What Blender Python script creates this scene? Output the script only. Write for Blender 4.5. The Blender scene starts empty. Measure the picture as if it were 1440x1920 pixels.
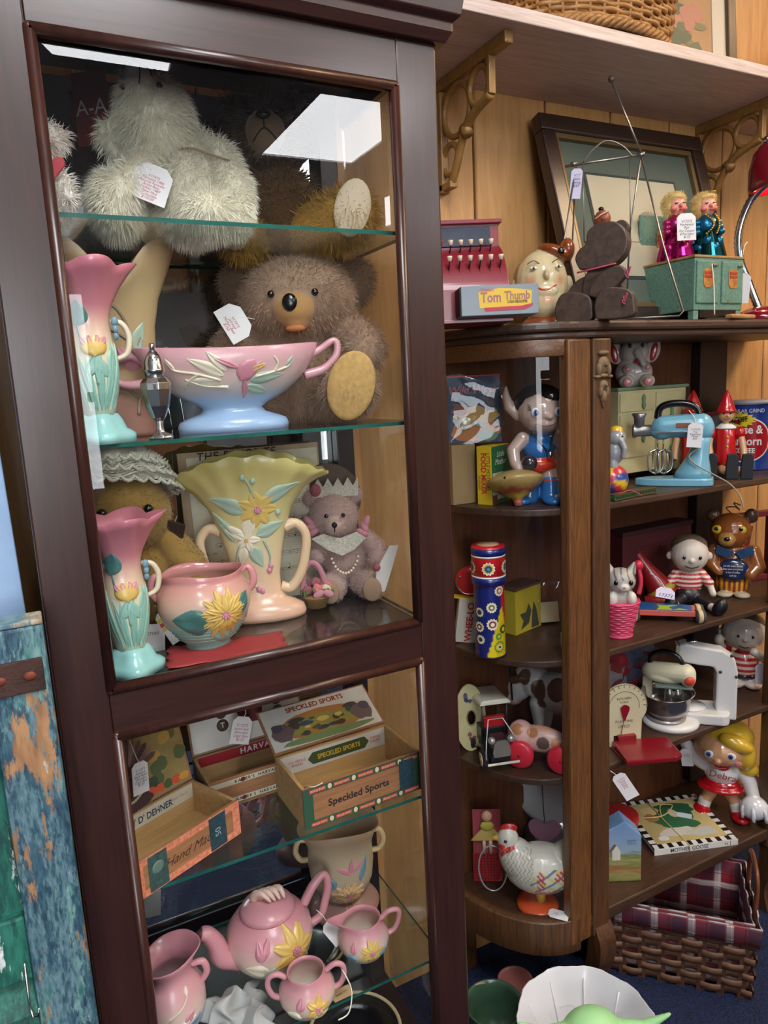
import bpy, bmesh, math, random
import numpy as np
from mathutils import Vector, Matrix, Euler
random.seed(7); np.random.seed(7)
R_ = math.radians
PI = math.pi
SC = bpy.context.scene
COL = SC.collection
H = 1.5                       # camera height
FPX = 1331.0                  # focal length in pixels of the 1440x1920 frame
# rows: world X (along the wall), Y (into the wall), Z (up) in lens axes (right, down, forward)
RW = np.array([[0.88852547, -0.12352876, 0.44188588],
               [-0.45594391, -0.12991185, 0.88047604],
               [-0.0513579, -0.98380057, -0.17175217]])
# ------------------------------------------------------------------ camera
cam = bpy.data.cameras.new('camera'); camo = bpy.data.objects.new('camera', cam); COL.objects.link(camo)
cam.sensor_fit = 'VERTICAL'; cam.sensor_height = 36.0; cam.lens = 36.0 * FPX / 1920.0
cam.clip_start = 0.02
m = Matrix.Identity(4)
for i in range(3):
    m[i][0] = RW[i, 0]; m[i][1] = -RW[i, 1]; m[i][2] = -RW[i, 2]
m[2][3] = H
camo.matrix_world = m
SC.camera = camo
# ------------------------------------------------------------------ world, exposure
w = bpy.data.worlds.new('world'); SC.world = w; w.use_nodes = True
w.node_tree.nodes['Background'].inputs[0].default_value = (0.75, 0.8, 0.9, 1)
w.node_tree.nodes['Background'].inputs[1].default_value = 0.12
SC.view_settings.view_transform = 'Standard'; SC.view_settings.look = 'None'
SC.view_settings.gamma = 1.0; SC.view_settings.exposure = 0.05
SC.view_settings.use_curve_mapping = False
PANEL_E = 21.0                # radiance of the ceiling troffers
def lamp(name, typ, loc, power, color, size=0.1, rot=(0, 0, 0), spot=None):
    l = bpy.data.lights.new(name, typ); l.energy = power; l.color = color
    if typ == 'AREA': l.size = size
    else: l.shadow_soft_size = size
    if spot: l.spot_size = R_(spot); l.spot_blend = 0.7
    o = bpy.data.objects.new(name, l); COL.objects.link(o); o.location = loc; o.rotation_euler = rot
    return o

# ------------------------------------------------------------------ placing
def ray(px, py):
    return RW @ np.array([px - 720.0, py - 960.0, FPX])
def at(px, py, Y):            # a point at distance Y in front of the lens
    d = ray(px, py); t = Y / d[1]
    return Vector((d[0] * t, Y, H + d[2] * t))
def mpp(px, py, Y): return Y / ray(px, py)[1]
# ------------------------------------------------------------------ materials
MATS = {}
def nodes(name):
    mt = bpy.data.materials.new(name); mt.use_nodes = True
    nt = mt.node_tree; b = nt.nodes['Principled BSDF']
    return mt, nt, b
def lin(c):                   # sRGB 0..255 -> linear
    return tuple(((v / 255.0) / 12.92 if v <= 10 else ((v / 255.0 + 0.055) / 1.055) ** 2.4) for v in c)
def mat(rgb, rough=0.5, metal=0.0, coat=0.0, var=0.0, scale=20.0, bump=0.0, bscale=200.0, name=None, sheen=0.0, spec=0.5):
    key = name or 'm%s_%s_%s_%s_%s_%s_%s' % (rgb, rough, metal, coat, var, scale, bump)
    if key in MATS: return MATS[key]
    mt, nt, b = nodes(key if name else 'paint_%d' % len(MATS))
    c = lin(rgb)
    b.inputs['Base Color'].default_value = (*c, 1); b.inputs['Roughness'].default_value = rough
    b.inputs['Metallic'].default_value = metal; b.inputs['Coat Weight'].default_value = coat
    b.inputs['Coat Roughness'].default_value = 0.08; b.inputs['Sheen Weight'].default_value = sheen
    b.inputs['Specular IOR Level'].default_value = spec
    if var > 0 or bump > 0:
        tc = nt.nodes.new('ShaderNodeTexCoord')
    if var > 0:
        n = nt.nodes.new('ShaderNodeTexNoise'); n.inputs['Scale'].default_value = scale; n.inputs['Detail'].default_value = 5
        nt.links.new(tc.outputs['Object'], n.inputs['Vector'])
        r = nt.nodes.new('ShaderNodeValToRGB')
        r.color_ramp.elements[0].color = (*[v * (1 - var) for v in c], 1); r.color_ramp.elements[0].position = 0.3
        r.color_ramp.elements[1].color = (*[min(1, v * (1 + var)) for v in c], 1); r.color_ramp.elements[1].position = 0.7
        nt.links.new(n.outputs['Fac'], r.inputs[0]); nt.links.new(r.outputs[0], b.inputs['Base Color'])
    if bump > 0:
        n2 = nt.nodes.new('ShaderNodeTexNoise'); n2.inputs['Scale'].default_value = bscale
        nt.links.new(tc.outputs['Object'], n2.inputs['Vector'])
        bp = nt.nodes.new('ShaderNodeBump'); bp.inputs['Strength'].default_value = bump; bp.inputs['Distance'].default_value = 0.002
        nt.links.new(n2.outputs['Fac'], bp.inputs['Height']); nt.links.new(bp.outputs[0], b.inputs['Normal'])
    MATS[key] = mt
    return mt
def wood(name, dark, light, axis='Z', scale=9.0, stretch=14.0, rough=0.4, coat=0.2, contrast=(0.3, 0.7), bump=0.15, fine=60):
    if name in MATS: return MATS[name]
    mt, nt, b = nodes(name)
    tc = nt.nodes.new('ShaderNodeTexCoord'); mp = nt.nodes.new('ShaderNodeMapping')
    s = [stretch] * 3; s['XYZ'.index(axis)] = 1.0
    mp.inputs['Scale'].default_value = s
    nt.links.new(tc.outputs['Object'], mp.inputs['Vector'])
    n = nt.nodes.new('ShaderNodeTexNoise'); n.inputs['Scale'].default_value = scale; n.inputs['Detail'].default_value = 8
    n.inputs['Roughness'].default_value = 0.65; n.inputs['Distortion'].default_value = 0.6
    nt.links.new(mp.outputs[0], n.inputs['Vector'])
    r = nt.nodes.new('ShaderNodeValToRGB'); r.color_ramp.elements[0].position = contrast[0]; r.color_ramp.elements[1].position = contrast[1]
    r.color_ramp.elements[0].color = (*lin(dark), 1); r.color_ramp.elements[1].color = (*lin(light), 1)
    nt.links.new(n.outputs['Fac'], r.inputs[0]); nt.links.new(r.outputs[0], b.inputs['Base Color'])
    b.inputs['Roughness'].default_value = rough; b.inputs['Coat Weight'].default_value = coat; b.inputs['Coat Roughness'].default_value = 0.2
    bp = nt.nodes.new('ShaderNodeBump'); bp.inputs['Strength'].default_value = bump; bp.inputs['Distance'].default_value = 0.001
    nt.links.new(n.outputs['Fac'], bp.inputs['Height']); nt.links.new(bp.outputs[0], b.inputs['Normal'])
    MATS[name] = mt
    return mt
def ramp_mat(name, stops, rough=0.3, coat=0.3, axis='Z', noise=0.06, nscale=25.0, smax=1.0, smin=0.0):
    """glaze that changes along the height of the thing itself; stops = [(pos, rgb)] over the object's own z from smin to smax (m)"""
    mt, nt, b = nodes(name)
    tc = nt.nodes.new('ShaderNodeTexCoord'); sx = nt.nodes.new('ShaderNodeSeparateXYZ')
    nt.links.new(tc.outputs['Object'], sx.inputs[0])
    mr = nt.nodes.new('ShaderNodeMapRange'); mr.inputs['From Min'].default_value = smin; mr.inputs['From Max'].default_value = smax
    nt.links.new(sx.outputs[axis], mr.inputs['Value'])
    n = nt.nodes.new('ShaderNodeTexNoise'); n.inputs['Scale'].default_value = nscale
    nt.links.new(tc.outputs['Object'], n.inputs['Vector'])
    ma = nt.nodes.new('ShaderNodeMath'); ma.operation = 'MULTIPLY_ADD'; ma.inputs[1].default_value = noise * 2
    nt.links.new(n.outputs['Fac'], ma.inputs[0]); 
    sb = nt.nodes.new('ShaderNodeMath'); sb.operation = 'SUBTRACT'; sb.inputs[1].default_value = noise
    nt.links.new(mr.outputs[0], sb.inputs[0]); nt.links.new(sb.outputs[0], ma.inputs[2])
    r = nt.nodes.new('ShaderNodeValToRGB'); cr = r.color_ramp
    while len(cr.elements) < len(stops): cr.elements.new(0.5)
    for e, (p, c) in zip(cr.elements, stops):
        e.position = p; e.color = (*lin(c), 1)
    nt.links.new(ma.outputs[0], r.inputs[0]); nt.links.new(r.outputs[0], b.inputs['Base Color'])
    b.inputs['Roughness'].default_value = rough; b.inputs['Coat Weight'].default_value = coat; b.inputs['Coat Roughness'].default_value = 0.1
    return mt
def vc_mat(name, rough=0.5, coat=0.0, metal=0.0, sheen=0.0, bump=0.0, bscale=300, spec=0.5, grime=0.0):
    """colours held by the mesh itself (painted figures, prints)"""
    if name in MATS: return MATS[name]
    mt, nt, b = nodes(name)
    a = nt.nodes.new('ShaderNodeAttribute'); a.attribute_name = 'Col'
    nt.links.new(a.outputs['Color'], b.inputs['Base Color'])
    b.inputs['Roughness'].default_value = rough; b.inputs['Coat Weight'].default_value = coat; b.inputs['Coat Roughness'].default_value = 0.06
    b.inputs['Metallic'].default_value = metal; b.inputs['Sheen Weight'].default_value = sheen; b.inputs['Specular IOR Level'].default_value = spec
    if bump > 0:
        tc = nt.nodes.new('ShaderNodeTexCoord'); n2 = nt.nodes.new('ShaderNodeTexNoise'); n2.inputs['Scale'].default_value = bscale
        nt.links.new(tc.outputs['Object'], n2.inputs['Vector'])
        bp = nt.nodes.new('ShaderNodeBump'); bp.inputs['Strength'].default_value = bump; bp.inputs['Distance'].default_value = 0.002
        nt.links.new(n2.outputs['Fac'], bp.inputs['Height']); nt.links.new(bp.outputs[0], b.inputs['Normal'])
    MATS[name] = mt
    return mt
def glass_mat(name, tint=(1, 1, 1), refl=1.0, ior=1.5):
    mt = bpy.data.materials.new(name); mt.use_nodes = True; nt = mt.node_tree
    for n in list(nt.nodes): nt.nodes.remove(n)
    out = nt.nodes.new('ShaderNodeOutputMaterial'); tr = nt.nodes.new('ShaderNodeBsdfTransparent'); gl = nt.nodes.new('ShaderNodeBsdfGlossy')
    tr.inputs[0].default_value = (*tint, 1); gl.inputs['Roughness'].default_value = 0.0
    ge = nt.nodes.new('ShaderNodeNewGeometry'); dt = nt.nodes.new('ShaderNodeVectorMath'); dt.operation = 'DOT_PRODUCT'
    nt.links.new(ge.outputs['Normal'], dt.inputs[0]); nt.links.new(ge.outputs['Incoming'], dt.inputs[1])
    def mth(op, a, b):
        n = nt.nodes.new('ShaderNodeMath'); n.operation = op
        for k, v in enumerate((a, b)):
            if v is None: continue
            if hasattr(v, 'links'): nt.links.new(v, n.inputs[k])
            else: n.inputs[k].default_value = v
        return n.outputs[0]
    f0 = ((ior - 1) / (ior + 1)) ** 2      # Schlick's reflectance, the same from both sides of a thin pane
    k5 = mth('POWER', mth('SUBTRACT', 1.0, mth('MINIMUM', mth('ABSOLUTE', dt.outputs['Value'], None), 1.0)), 5.0)
    fac = mth('ADD', mth('MULTIPLY', k5, 1 - f0), f0)
    mu = nt.nodes.new('ShaderNodeMath'); mu.operation = 'MULTIPLY'; mu.inputs[1].default_value = refl; mu.use_clamp = True
    nt.links.new(fac, mu.inputs[0])
    mx = nt.nodes.new('ShaderNodeMixShader'); nt.links.new(mu.outputs[0], mx.inputs[0]); nt.links.new(tr.outputs[0], mx.inputs[1]); nt.links.new(gl.outputs[0], mx.inputs[2])
    nt.links.new(mx.outputs[0], out.inputs[0])
    return mt
def emit_mat(name, rgb, strength):
    mt = bpy.data.materials.new(name); mt.use_nodes = True; nt = mt.node_tree; b = nt.nodes['Principled BSDF']
    b.inputs['Base Color'].default_value = (0.8, 0.8, 0.8, 1)
    b.inputs['Emission Color'].default_value = (*rgb, 1); b.inputs['Emission Strength'].default_value = strength
    return mt

# ------------------------------------------------------------------ mesh helpers
def rotm(rot): return Euler([R_(a) for a in rot]).to_matrix()
def link(name, me, parent=None):
    o = bpy.data.objects.new(name, me); COL.objects.link(o)
    if parent is not None: o.parent = parent
    return o
def tag(o, label=None, cat=None, group=None, kind=None):
    if label: o['label'] = label
    if cat: o['category'] = cat
    if group: o['group'] = group
    if kind: o['kind'] = kind
    return o
class MB:
    """collects shapes; coordinates are multiplied by s when the mesh is built"""
    def __init__(self, s=1.0):
        self.v = []; self.f = []; self.mi = []; self.sm = []; self.c = []; self.s = s; self.m = 0; self.col = (1, 1, 1); self.smooth = False
    def add(self, vs, fs, smooth=None, col=None):
        o = len(self.v)
        self.v += [tuple(p) for p in vs]
        sm = self.smooth if smooth is None else smooth
        self.c += [col or self.col] * len(vs)
        for f in fs:
            self.f.append(tuple(i + o for i in f)); self.mi.append(self.m); self.sm.append(sm)
        return self
    def box(self, c, size, rot=None, taper=None):
        x, y, z = [d / 2 for d in size]; vs = []
        for k, (sx, sy, sz) in enumerate([(-1, -1, -1), (1, -1, -1), (1, 1, -1), (-1, 1, -1), (-1, -1, 1), (1, -1, 1), (1, 1, 1), (-1, 1, 1)]):
            t = (taper or 1.0) if sz > 0 else 1.0
            vs.append(Vector((sx * x * t, sy * y * t, sz * z)))
        if rot is not None:
            r = rotm(rot); vs = [r @ p for p in vs]
        vs = [p + Vector(c) for p in vs]
        return self.add(vs, [(0, 3, 2, 1), (4, 5, 6, 7), (0, 1, 5, 4), (1, 2, 6, 5), (2, 3, 7, 6), (3, 0, 4, 7)], False)
    def lathe(self, prof, seg=32, c=(0, 0, 0), sx=1.0, sy=1.0, rot=None, fn=None, cap=True, col=None):
        vs = []; fs = []
        for (r, z) in prof:
            for k in range(seg):
                a = 2 * PI * k / seg
                p = Vector((r * math.cos(a) * sx, r * math.sin(a) * sy, z))
                if fn: p = Vector(fn(p, a, z))
                vs.append(p)
        n = len(prof)
        for i in range(n - 1):
            for k in range(seg):
                a, b = i * seg + k, i * seg + (k + 1) % seg
                fs.append((a, b, b + seg, a + seg))
        if cap:
            if prof[0][0] > 1e-6: fs.append(tuple(reversed(range(seg))))
            if prof[-1][0] > 1e-6: fs.append(tuple((n - 1) * seg + k for k in range(seg)))
        if rot is not None:
            rm = rotm(rot); vs = [rm @ p for p in vs]
        vs = [p + Vector(c) for p in vs]
        return self.add(vs, fs, True, col)
    def ell(self, c, r, rot=None, seg=16, rings=10, col=None):
        if not hasattr(r, '__len__'): r = (r, r, r)
        prof = []
        for i in range(rings + 1):
            a = -PI / 2 + PI * i / rings
            prof.append((max(math.cos(a), 1e-4), math.sin(a)))
        vs = []; fs = []
        for (q, z) in prof:
            for k in range(seg):
                a = 2 * PI * k / seg; vs.append(Vector((q * math.cos(a) * r[0], q * math.sin(a) * r[1], z * r[2])))
        for i in range(rings):
            for k in range(seg):
                a, b = i * seg + k, i * seg + (k + 1) % seg
                fs.append((a, b, b + seg, a + seg))
        if rot is not None:
            rm = rotm(rot); vs = [rm @ p for p in vs]
        vs = [p + Vector(c) for p in vs]
        return self.add(vs, fs, True, col)
    def tube(self, pts, rad, seg=8, closed=False, flat=1.0, col=None, cap=True):
        pts = [Vector(p) for p in pts]; n = len(pts)
        if not hasattr(rad, '__len__'): rad = [rad] * n
        vs = []; fs = []; prev = None
        for i in range(n):
            if closed: t = pts[(i + 1) % n] - pts[i - 1]
            else: t = pts[min(i + 1, n - 1)] - pts[max(i - 1, 0)]
            t.normalize()
            if prev is None:
                u = Vector((0, 0, 1)) if abs(t.z) < 0.9 else Vector((1, 0, 0))
            else: u = prev
            u = (u - t * u.dot(t)).normalized(); prev = u; q = t.cross(u)
            for k in range(seg):
                a = 2 * PI * k / seg
                vs.append(pts[i] + (u * math.cos(a) * flat + q * math.sin(a)) * rad[i])
        for i in range(n if closed else n - 1):
            j = (i + 1) % n
            for k in range(seg):
                fs.append((i * seg + k, i * seg + (k + 1) % seg, j * seg + (k + 1) % seg, j * seg + k))
        if not closed and cap:
            fs.append(tuple(reversed(range(seg)))); fs.append(tuple((n - 1) * seg + k for k in range(seg)))
        return self.add(vs, fs, True, col)
    def prism(self, out, y0, y1, plane='XZ', c=(0, 0, 0), rot=None, col=None):
        """outline (a, b) extruded from y0 to y1 along the third axis"""
        n = len(out); vs = []
        for y in (y0, y1):
            for (a, b) in out:
                vs.append(Vector((a, y, b)) if plane == 'XZ' else (Vector((a, b, y)) if plane == 'XY' else Vector((y, a, b))))
        fs = [tuple(range(n)), tuple(reversed(range(n, 2 * n)))]
        for k in range(n): fs.append((k, k + n, (k + 1) % n + n, (k + 1) % n))
        if rot is not None:
            rm = rotm(rot); vs = [rm @ p for p in vs]
        vs = [p + Vector(c) for p in vs]
        return self.add(vs, fs, False, col)
    def poly(self, pts, col=None):
        return self.add([Vector(p) for p in pts], [tuple(range(len(pts)))], False, col)
    def loft(self, secs, cap=True, smooth=True, col=None):
        """list of rings with equal point counts"""
        n = len(secs[0]); vs = [p for s in secs for p in s]; fs = []
        for i in range(len(secs) - 1):
            for k in range(n):
                a, b = i * n + k, i * n + (k + 1) % n
                fs.append((a, b, b + n, a + n))
        if cap: fs.append(tuple(reversed(range(n)))); fs.append(tuple((len(secs) - 1) * n + k for k in range(n)))
        return self.add(vs, fs, smooth, col)
    def mesh(self, name, mts, recalc=True):
        me = bpy.data.meshes.new(name)
        s = self.s
        me.from_pydata([(p[0] * s, p[1] * s, p[2] * s) for p in self.v], [], self.f)
        if not isinstance(mts, (list, tuple)): mts = [mts]
        for q in mts: me.materials.append(q)
        me.polygons.foreach_set('material_index', self.mi); me.polygons.foreach_set('use_smooth', self.sm)
        if recalc:
            bm = bmesh.new(); bm.from_mesh(me); bmesh.ops.recalc_face_normals(bm, faces=bm.faces); bm.to_mesh(me); bm.free()
        if any(c != (1, 1, 1) for c in self.c):
            a = me.color_attributes.new('Col', 'FLOAT_COLOR', 'POINT')
            arr = np.ones((len(self.v), 4), dtype=np.float32); arr[:, :3] = [lin(c) if max(c) > 1 else c for c in self.c]
            a.data.foreach_set('color', arr.ravel())
        me.update()
        return me
    def build(self, name, mts, parent=None, bevel=0.0, sub=0, recalc=True, seg=2, angle=30):
        o = link(name, self.mesh(name, mts, recalc), parent)
        if bevel > 0:
            b = o.modifiers.new('bevel', 'BEVEL'); b.width = bevel; b.segments = seg; b.limit_method = 'ANGLE'; b.angle_limit = R_(angle)
            b.harden_normals = False
        if sub:
            q = o.modifiers.new('sub', 'SUBSURF'); q.levels = sub; q.render_levels = sub
        return o
def struct(o): o['kind'] = 'structure'; return o
def thing(name, label, cat, loc=(0, 0, 0), rz=0.0, group=None):
    o = bpy.data.objects.new(name, None); COL.objects.link(o); o.empty_display_size = 0.02
    o.location = loc; o.rotation_euler = (0, 0, rz)
    return tag(o, label, cat, group)
def stand(name, label, cat, px, py, Y, Z, turn=0.0, group=None):
    """a thing standing on height Z, seen at pixel (px, py), facing the lens plus a turn; returns it and metres per pixel there"""
    d = ray(px, py); X = d[0] / d[1] * Y
    o = thing(name, label, cat, (X, Y, Z), -math.atan2(X, Y) + R_(turn), group)
    return o, mpp(px, py, Y)
def smoothpts(pts, n=8):
    """Catmull-Rom through points"""
    P = [np.array(p, float) for p in pts]; out = []
    for i in range(len(P) - 1):
        p0 = P[max(i - 1, 0)]; p1 = P[i]; p2 = P[i + 1]; p3 = P[min(i + 2, len(P) - 1)]
        for k in range(n):
            t = k / n
            out.append(0.5 * ((2 * p1) + (-p0 + p2) * t + (2 * p0 - 5 * p1 + 4 * p2 - p3) * t * t + (-p0 + 3 * p1 - 3 * p2 + p3) * t ** 3))
    out.append(P[-1])
    return [tuple(float(v) for v in q) for q in out]
def text(s, size, mt, parent, loc, rot=(90, 0, 0), name='lettering', align='CENTER', shear=0.0, wrap=0.0, bold=0.0, sx=1.0, spacing=1.0, vgrad=None):
    cu = bpy.data.curves.new('txt', 'FONT'); cu.body = s; cu.size = size; cu.align_x = align; cu.align_y = 'CENTER'; cu.shear = shear
    cu.offset = bold * size; cu.space_line = 0.9; cu.space_character = spacing; cu.resolution_u = 3
    to = bpy.data.objects.new('txt', cu); COL.objects.link(to)
    me = bpy.data.meshes.new_from_object(to.evaluated_get(bpy.context.evaluated_depsgraph_get()))
    bpy.data.objects.remove(to); bpy.data.curves.remove(cu)
    me.name = name
    for v in me.vertices:
        v.co.x *= sx
        if wrap:               # bend round a cylinder of that radius whose axis is local y
            a = v.co.x / wrap; v.co.x = wrap * math.sin(a); v.co.z = wrap * (math.cos(a) - 1)
    me.materials.clear(); me.materials.append(mt)
    o = link(name, me, parent); o.location = loc; o.rotation_euler = [R_(a) for a in rot]
    return o
# continuous bodies: overlapping volumes fused into one surface, colours by the nearest volume
class Blob:
    def __init__(self, s=1.0): self.p = []; self.s = s
    def e(self, c, r, col=(200, 200, 200), rot=(0, 0, 0), bias=0.0):
        if not hasattr(r, '__len__'): r = (r, r, r)
        self.p.append(('e', np.array(c, float), np.array(r, float), np.array(rotm(rot)), lin(col), bias)); return self
    def c(self, a, b, ra, rb=None, col=(200, 200, 200), bias=0.0):
        self.p.append(('c', np.array(a, float), np.array(b, float), (ra, ra if rb is None else rb), lin(col), bias)); return self
    def path(self, pts, rads, col=(200, 200, 200), bias=0.0):
        for i in range(len(pts) - 1): self.c(pts[i], pts[i + 1], rads[i], rads[i + 1], col, bias)
        return self
    def mesh(self, name, voxel, smooth=4, paint=None, raw=None):
        b = MB(1.0)
        for q in self.p:
            if q[0] == 'e':
                c, r, R = q[1], q[2], Matrix(q[3].tolist())
                t = MB(); t.ell((0, 0, 0), tuple(r), None, 20, 14)
                b.add([R @ Vector(v) + Vector(c) for v in t.v], t.f)
            else:
                a, d, (ra, rb) = Vector(q[1]), Vector(q[2]), q[3]
                n = 6; pts = []; rr = []
                L = d - a
                u = L.normalized() if L.length > 1e-9 else Vector((0, 0, 1))
                for k in range(n, 0, -1):
                    an = PI / 2 * k / n; pts.append(a - u * ra * math.sin(an)); rr.append(max(ra * math.cos(an), ra * 0.02))
                pts.append(a); rr.append(ra); pts.append(d); rr.append(rb)
                for k in range(1, n + 1):
                    an = PI / 2 * k / n; pts.append(d + u * rb * math.sin(an)); rr.append(max(rb * math.cos(an), rb * 0.02))
                b.tube(pts, rr, 14)
        if raw: raw(b)
        b.s = self.s
        me = b.mesh(name, [])
        o = bpy.data.objects.new('tmp', me); COL.objects.link(o)
        rm = o.modifiers.new('r', 'REMESH'); rm.mode = 'VOXEL'; rm.voxel_size = voxel; rm.use_smooth_shade = True
        if smooth:
            sm = o.modifiers.new('s', 'SMOOTH'); sm.factor = 0.5; sm.iterations = smooth
        out = bpy.data.meshes.new_from_object(o.evaluated_get(bpy.context.evaluated_depsgraph_get()))
        bpy.data.objects.remove(o); bpy.data.meshes.remove(me)
        out.name = name
        n = len(out.vertices); co = np.empty(n * 3, dtype=np.float32); out.vertices.foreach_get('co', co); co = co.reshape(-1, 3).astype(float) / self.s
        best = np.full(n, 1e9); cols = np.ones((n, 4), dtype=np.float32)
        for q in self.p:
            if q[0] == 'e':
                l = (co - q[1]) @ q[3]
                k0 = np.linalg.norm(l / q[2], axis=1); k1 = np.linalg.norm(l / (q[2] ** 2), axis=1)
                d = k0 * (k0 - 1.0) / np.maximum(k1, 1e-9)
            else:
                ab = q[2] - q[1]; L = max(ab @ ab, 1e-12)
                t = np.clip(((co - q[1]) @ ab) / L, 0, 1)
                d = np.linalg.norm(co - (q[1] + t[:, None] * ab), axis=1) - (q[3][0] + (q[3][1] - q[3][0]) * t)
            d = d - q[5]
            k = d < best; best[k] = d[k]; cols[k, :3] = q[4]
        if paint: cols = paint(co, cols)
        a = out.color_attributes.new('Col', 'FLOAT_COLOR', 'POINT'); a.data.foreach_set('color', cols.astype(np.float32).ravel())
        return out
    def build(self, name, mt, parent, voxel=0.002, smooth=4, paint=None, raw=None):
        me = self.mesh(name, voxel, smooth, paint, raw); me.materials.clear(); me.materials.append(mt)
        me.polygons.foreach_set('use_smooth', [True] * len(me.polygons)); me.update()
        return link(name, me, parent)
def fur(body, mt, n, length, width, comb=(0, 0, -0.4), jitter=0.35, cols=None, name='fur', keep=None, bright=(0.7, 1.25), lenfn=None):
    """loose strands grown from the body's own surface, one mesh"""
    me = body.data; nv = len(me.vertices); co = np.empty(nv * 3, dtype=np.float32); me.vertices.foreach_get('co', co); co = co.reshape(-1, 3)
    me.calc_loop_triangles(); nt = len(me.loop_triangles); tri = np.empty(nt * 3, dtype=np.int32); me.loop_triangles.foreach_get('vertices', tri); tri = tri.reshape(-1, 3)
    ca = np.empty(nv * 4, dtype=np.float32); me.color_attributes['Col'].data.foreach_get('color', ca); ca = ca.reshape(-1, 4)
    A, B, C = co[tri[:, 0]], co[tri[:, 1]], co[tri[:, 2]]
    nrm = np.cross(B - A, C - A); ar = np.linalg.norm(nrm, axis=1); nrm = nrm / np.maximum(ar[:, None], 1e-12)
    rng = np.random.default_rng(5)
    k = rng.choice(nt, n, p=ar / ar.sum()); u, v = rng.random(n), rng.random(n); fl = u + v > 1; u[fl] = 1 - u[fl]; v[fl] = 1 - v[fl]
    p = A[k] + (B[k] - A[k]) * u[:, None] + (C[k] - A[k]) * v[:, None]; nn = nrm[k]; c = ca[tri[k, 0]]
    if keep is not None:
        msk = keep(p, c); p, nn, c = p[msk], nn[msk], c[msk]; n = len(p)
    d = nn + np.array(comb) + rng.normal(0, jitter, (n, 3)); d /= np.linalg.norm(d, axis=1)[:, None]
    d2 = d + np.array(comb) * 0.8 + rng.normal(0, jitter * 0.6, (n, 3)); d2 /= np.linalg.norm(d2, axis=1)[:, None]
    L = (length * rng.uniform(0.6, 1.25, n))[:, None]
    if lenfn is not None: L = L * lenfn(p)[:, None]
    s = np.cross(d, rng.normal(0, 1, (n, 3))); s /= np.linalg.norm(s, axis=1)[:, None]; s *= width
    m1 = p + d * L * 0.5; tip = m1 + d2 * L * 0.5
    p = p - nn * length * 0.05
    vs = np.stack([p - s, p + s, m1 + s * 0.8, m1 - s * 0.8, tip], axis=1).reshape(-1, 3)
    cc = c.copy(); cc[:, :3] *= rng.uniform(bright[0], bright[1], n)[:, None]; cc = np.clip(np.repeat(cc, 5, axis=0), 0, 1)
    idx = np.arange(n)[:, None] * 5
    fs = np.concatenate([idx + np.array([[0, 1, 2, 3]])], axis=1).tolist() + (idx + np.array([[3, 2, 4]])).tolist()
    q = bpy.data.meshes.new(name); q.from_pydata(vs.tolist(), [], fs); q.materials.append(mt)
    a = q.color_attributes.new('Col', 'FLOAT_COLOR', 'POINT'); a.data.foreach_set('color', cc.astype(np.float32).ravel())
    o = link(name, q, body); o['kind'] = 'stuff'
    return o
# ================================================================== the room
MAH = wood('mahogany', (36, 18, 14), (62, 33, 25), 'Z', 7, 16, 0.34, 0.35, (0.25, 0.75), 0.06)
MAHX = wood('mahogany_across', (36, 18, 14), (64, 34, 25), 'X', 7, 16, 0.34, 0.35, (0.25, 0.75), 0.06)
DARKW = wood('dark_stain', (24, 14, 12), (44, 26, 20), 'Z', 8, 12, 0.5, 0.1)
OAK = wood('quarter_oak', (64, 36, 16), (124, 80, 40), 'Z', 16, 22, 0.42, 0.25, (0.32, 0.68), 0.3)
OAKX = wood('quarter_oak_across', (58, 33, 16), (122, 78, 40), 'X', 16, 22, 0.42, 0.25, (0.32, 0.68), 0.3)
OAKD = wood('dark_oak', (40, 25, 17), (80, 54, 36), 'X', 12, 16, 0.5, 0.15)
OAKDZ = wood('dark_oak_upright', (50, 29, 14), (98, 62, 32), 'Z', 12, 16, 0.5, 0.15)
PLANK = wood('wall_plank', (168, 118, 66), (203, 155, 98), 'Z', 5, 9, 0.55, 0.1, (0.3, 0.75), 0.05)
PINKW = wood('limed_board', (188, 162, 150), (214, 196, 188), 'X', 10, 18, 0.5, 0.1, (0.35, 0.65), 0.1)
RATTAN = wood('rattan', (120, 84, 38), (160, 118, 60), 'Z', 10, 4, 0.45, 0.2)
GLASS = glass_mat('pane_glass', (0.97, 0.985, 0.98), 1.0, 1.52)
SHELFGLASS = glass_mat('shelf_glass', (0.93, 0.97, 0.95), 1.0, 1.5)
GREENEDGE = mat((32, 92, 82), 0.12, 0, 0.6, 0.3, 14, name='glass_edge_green')
STEEL = mat((190, 190, 188), 0.25, 1.0, name='steel')
YW = 1.415
# carpet
mt, nt, b = nodes('navy_carpet')
tc = nt.nodes.new('ShaderNodeTexCoord'); vo = nt.nodes.new('ShaderNodeTexVoronoi'); vo.inputs['Scale'].default_value = 190
nt.links.new(tc.outputs['Object'], vo.inputs['Vector'])
r = nt.nodes.new('ShaderNodeValToRGB'); r.color_ramp.elements[0].color = (*lin((24, 44, 92)), 1); r.color_ramp.elements[1].color = (*lin((8, 15, 38)), 1)
r.color_ramp.elements[1].position = 0.8
nt.links.new(vo.outputs['Distance'], r.inputs[0]); nt.links.new(r.outputs[0], b.inputs['Base Color']); b.inputs['Roughness'].default_value = 0.95
bp = nt.nodes.new('ShaderNodeBump'); bp.inputs['Strength'].default_value = 0.9; bp.inputs['Distance'].default_value = 0.004; bp.invert = True
nt.links.new(vo.outputs['Distance'], bp.inputs['Height']); nt.links.new(bp.outputs[0], b.inputs['Normal'])
CARPET = mt
q = MB(); q.box((1.0, -2.3, -0.01), (8.0, 7.6, 0.02)); struct(q.build('floor', CARPET))
CEIL = mat((205, 205, 205), 0.9, var=0.04, scale=40, name='ceiling_paint')
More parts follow.
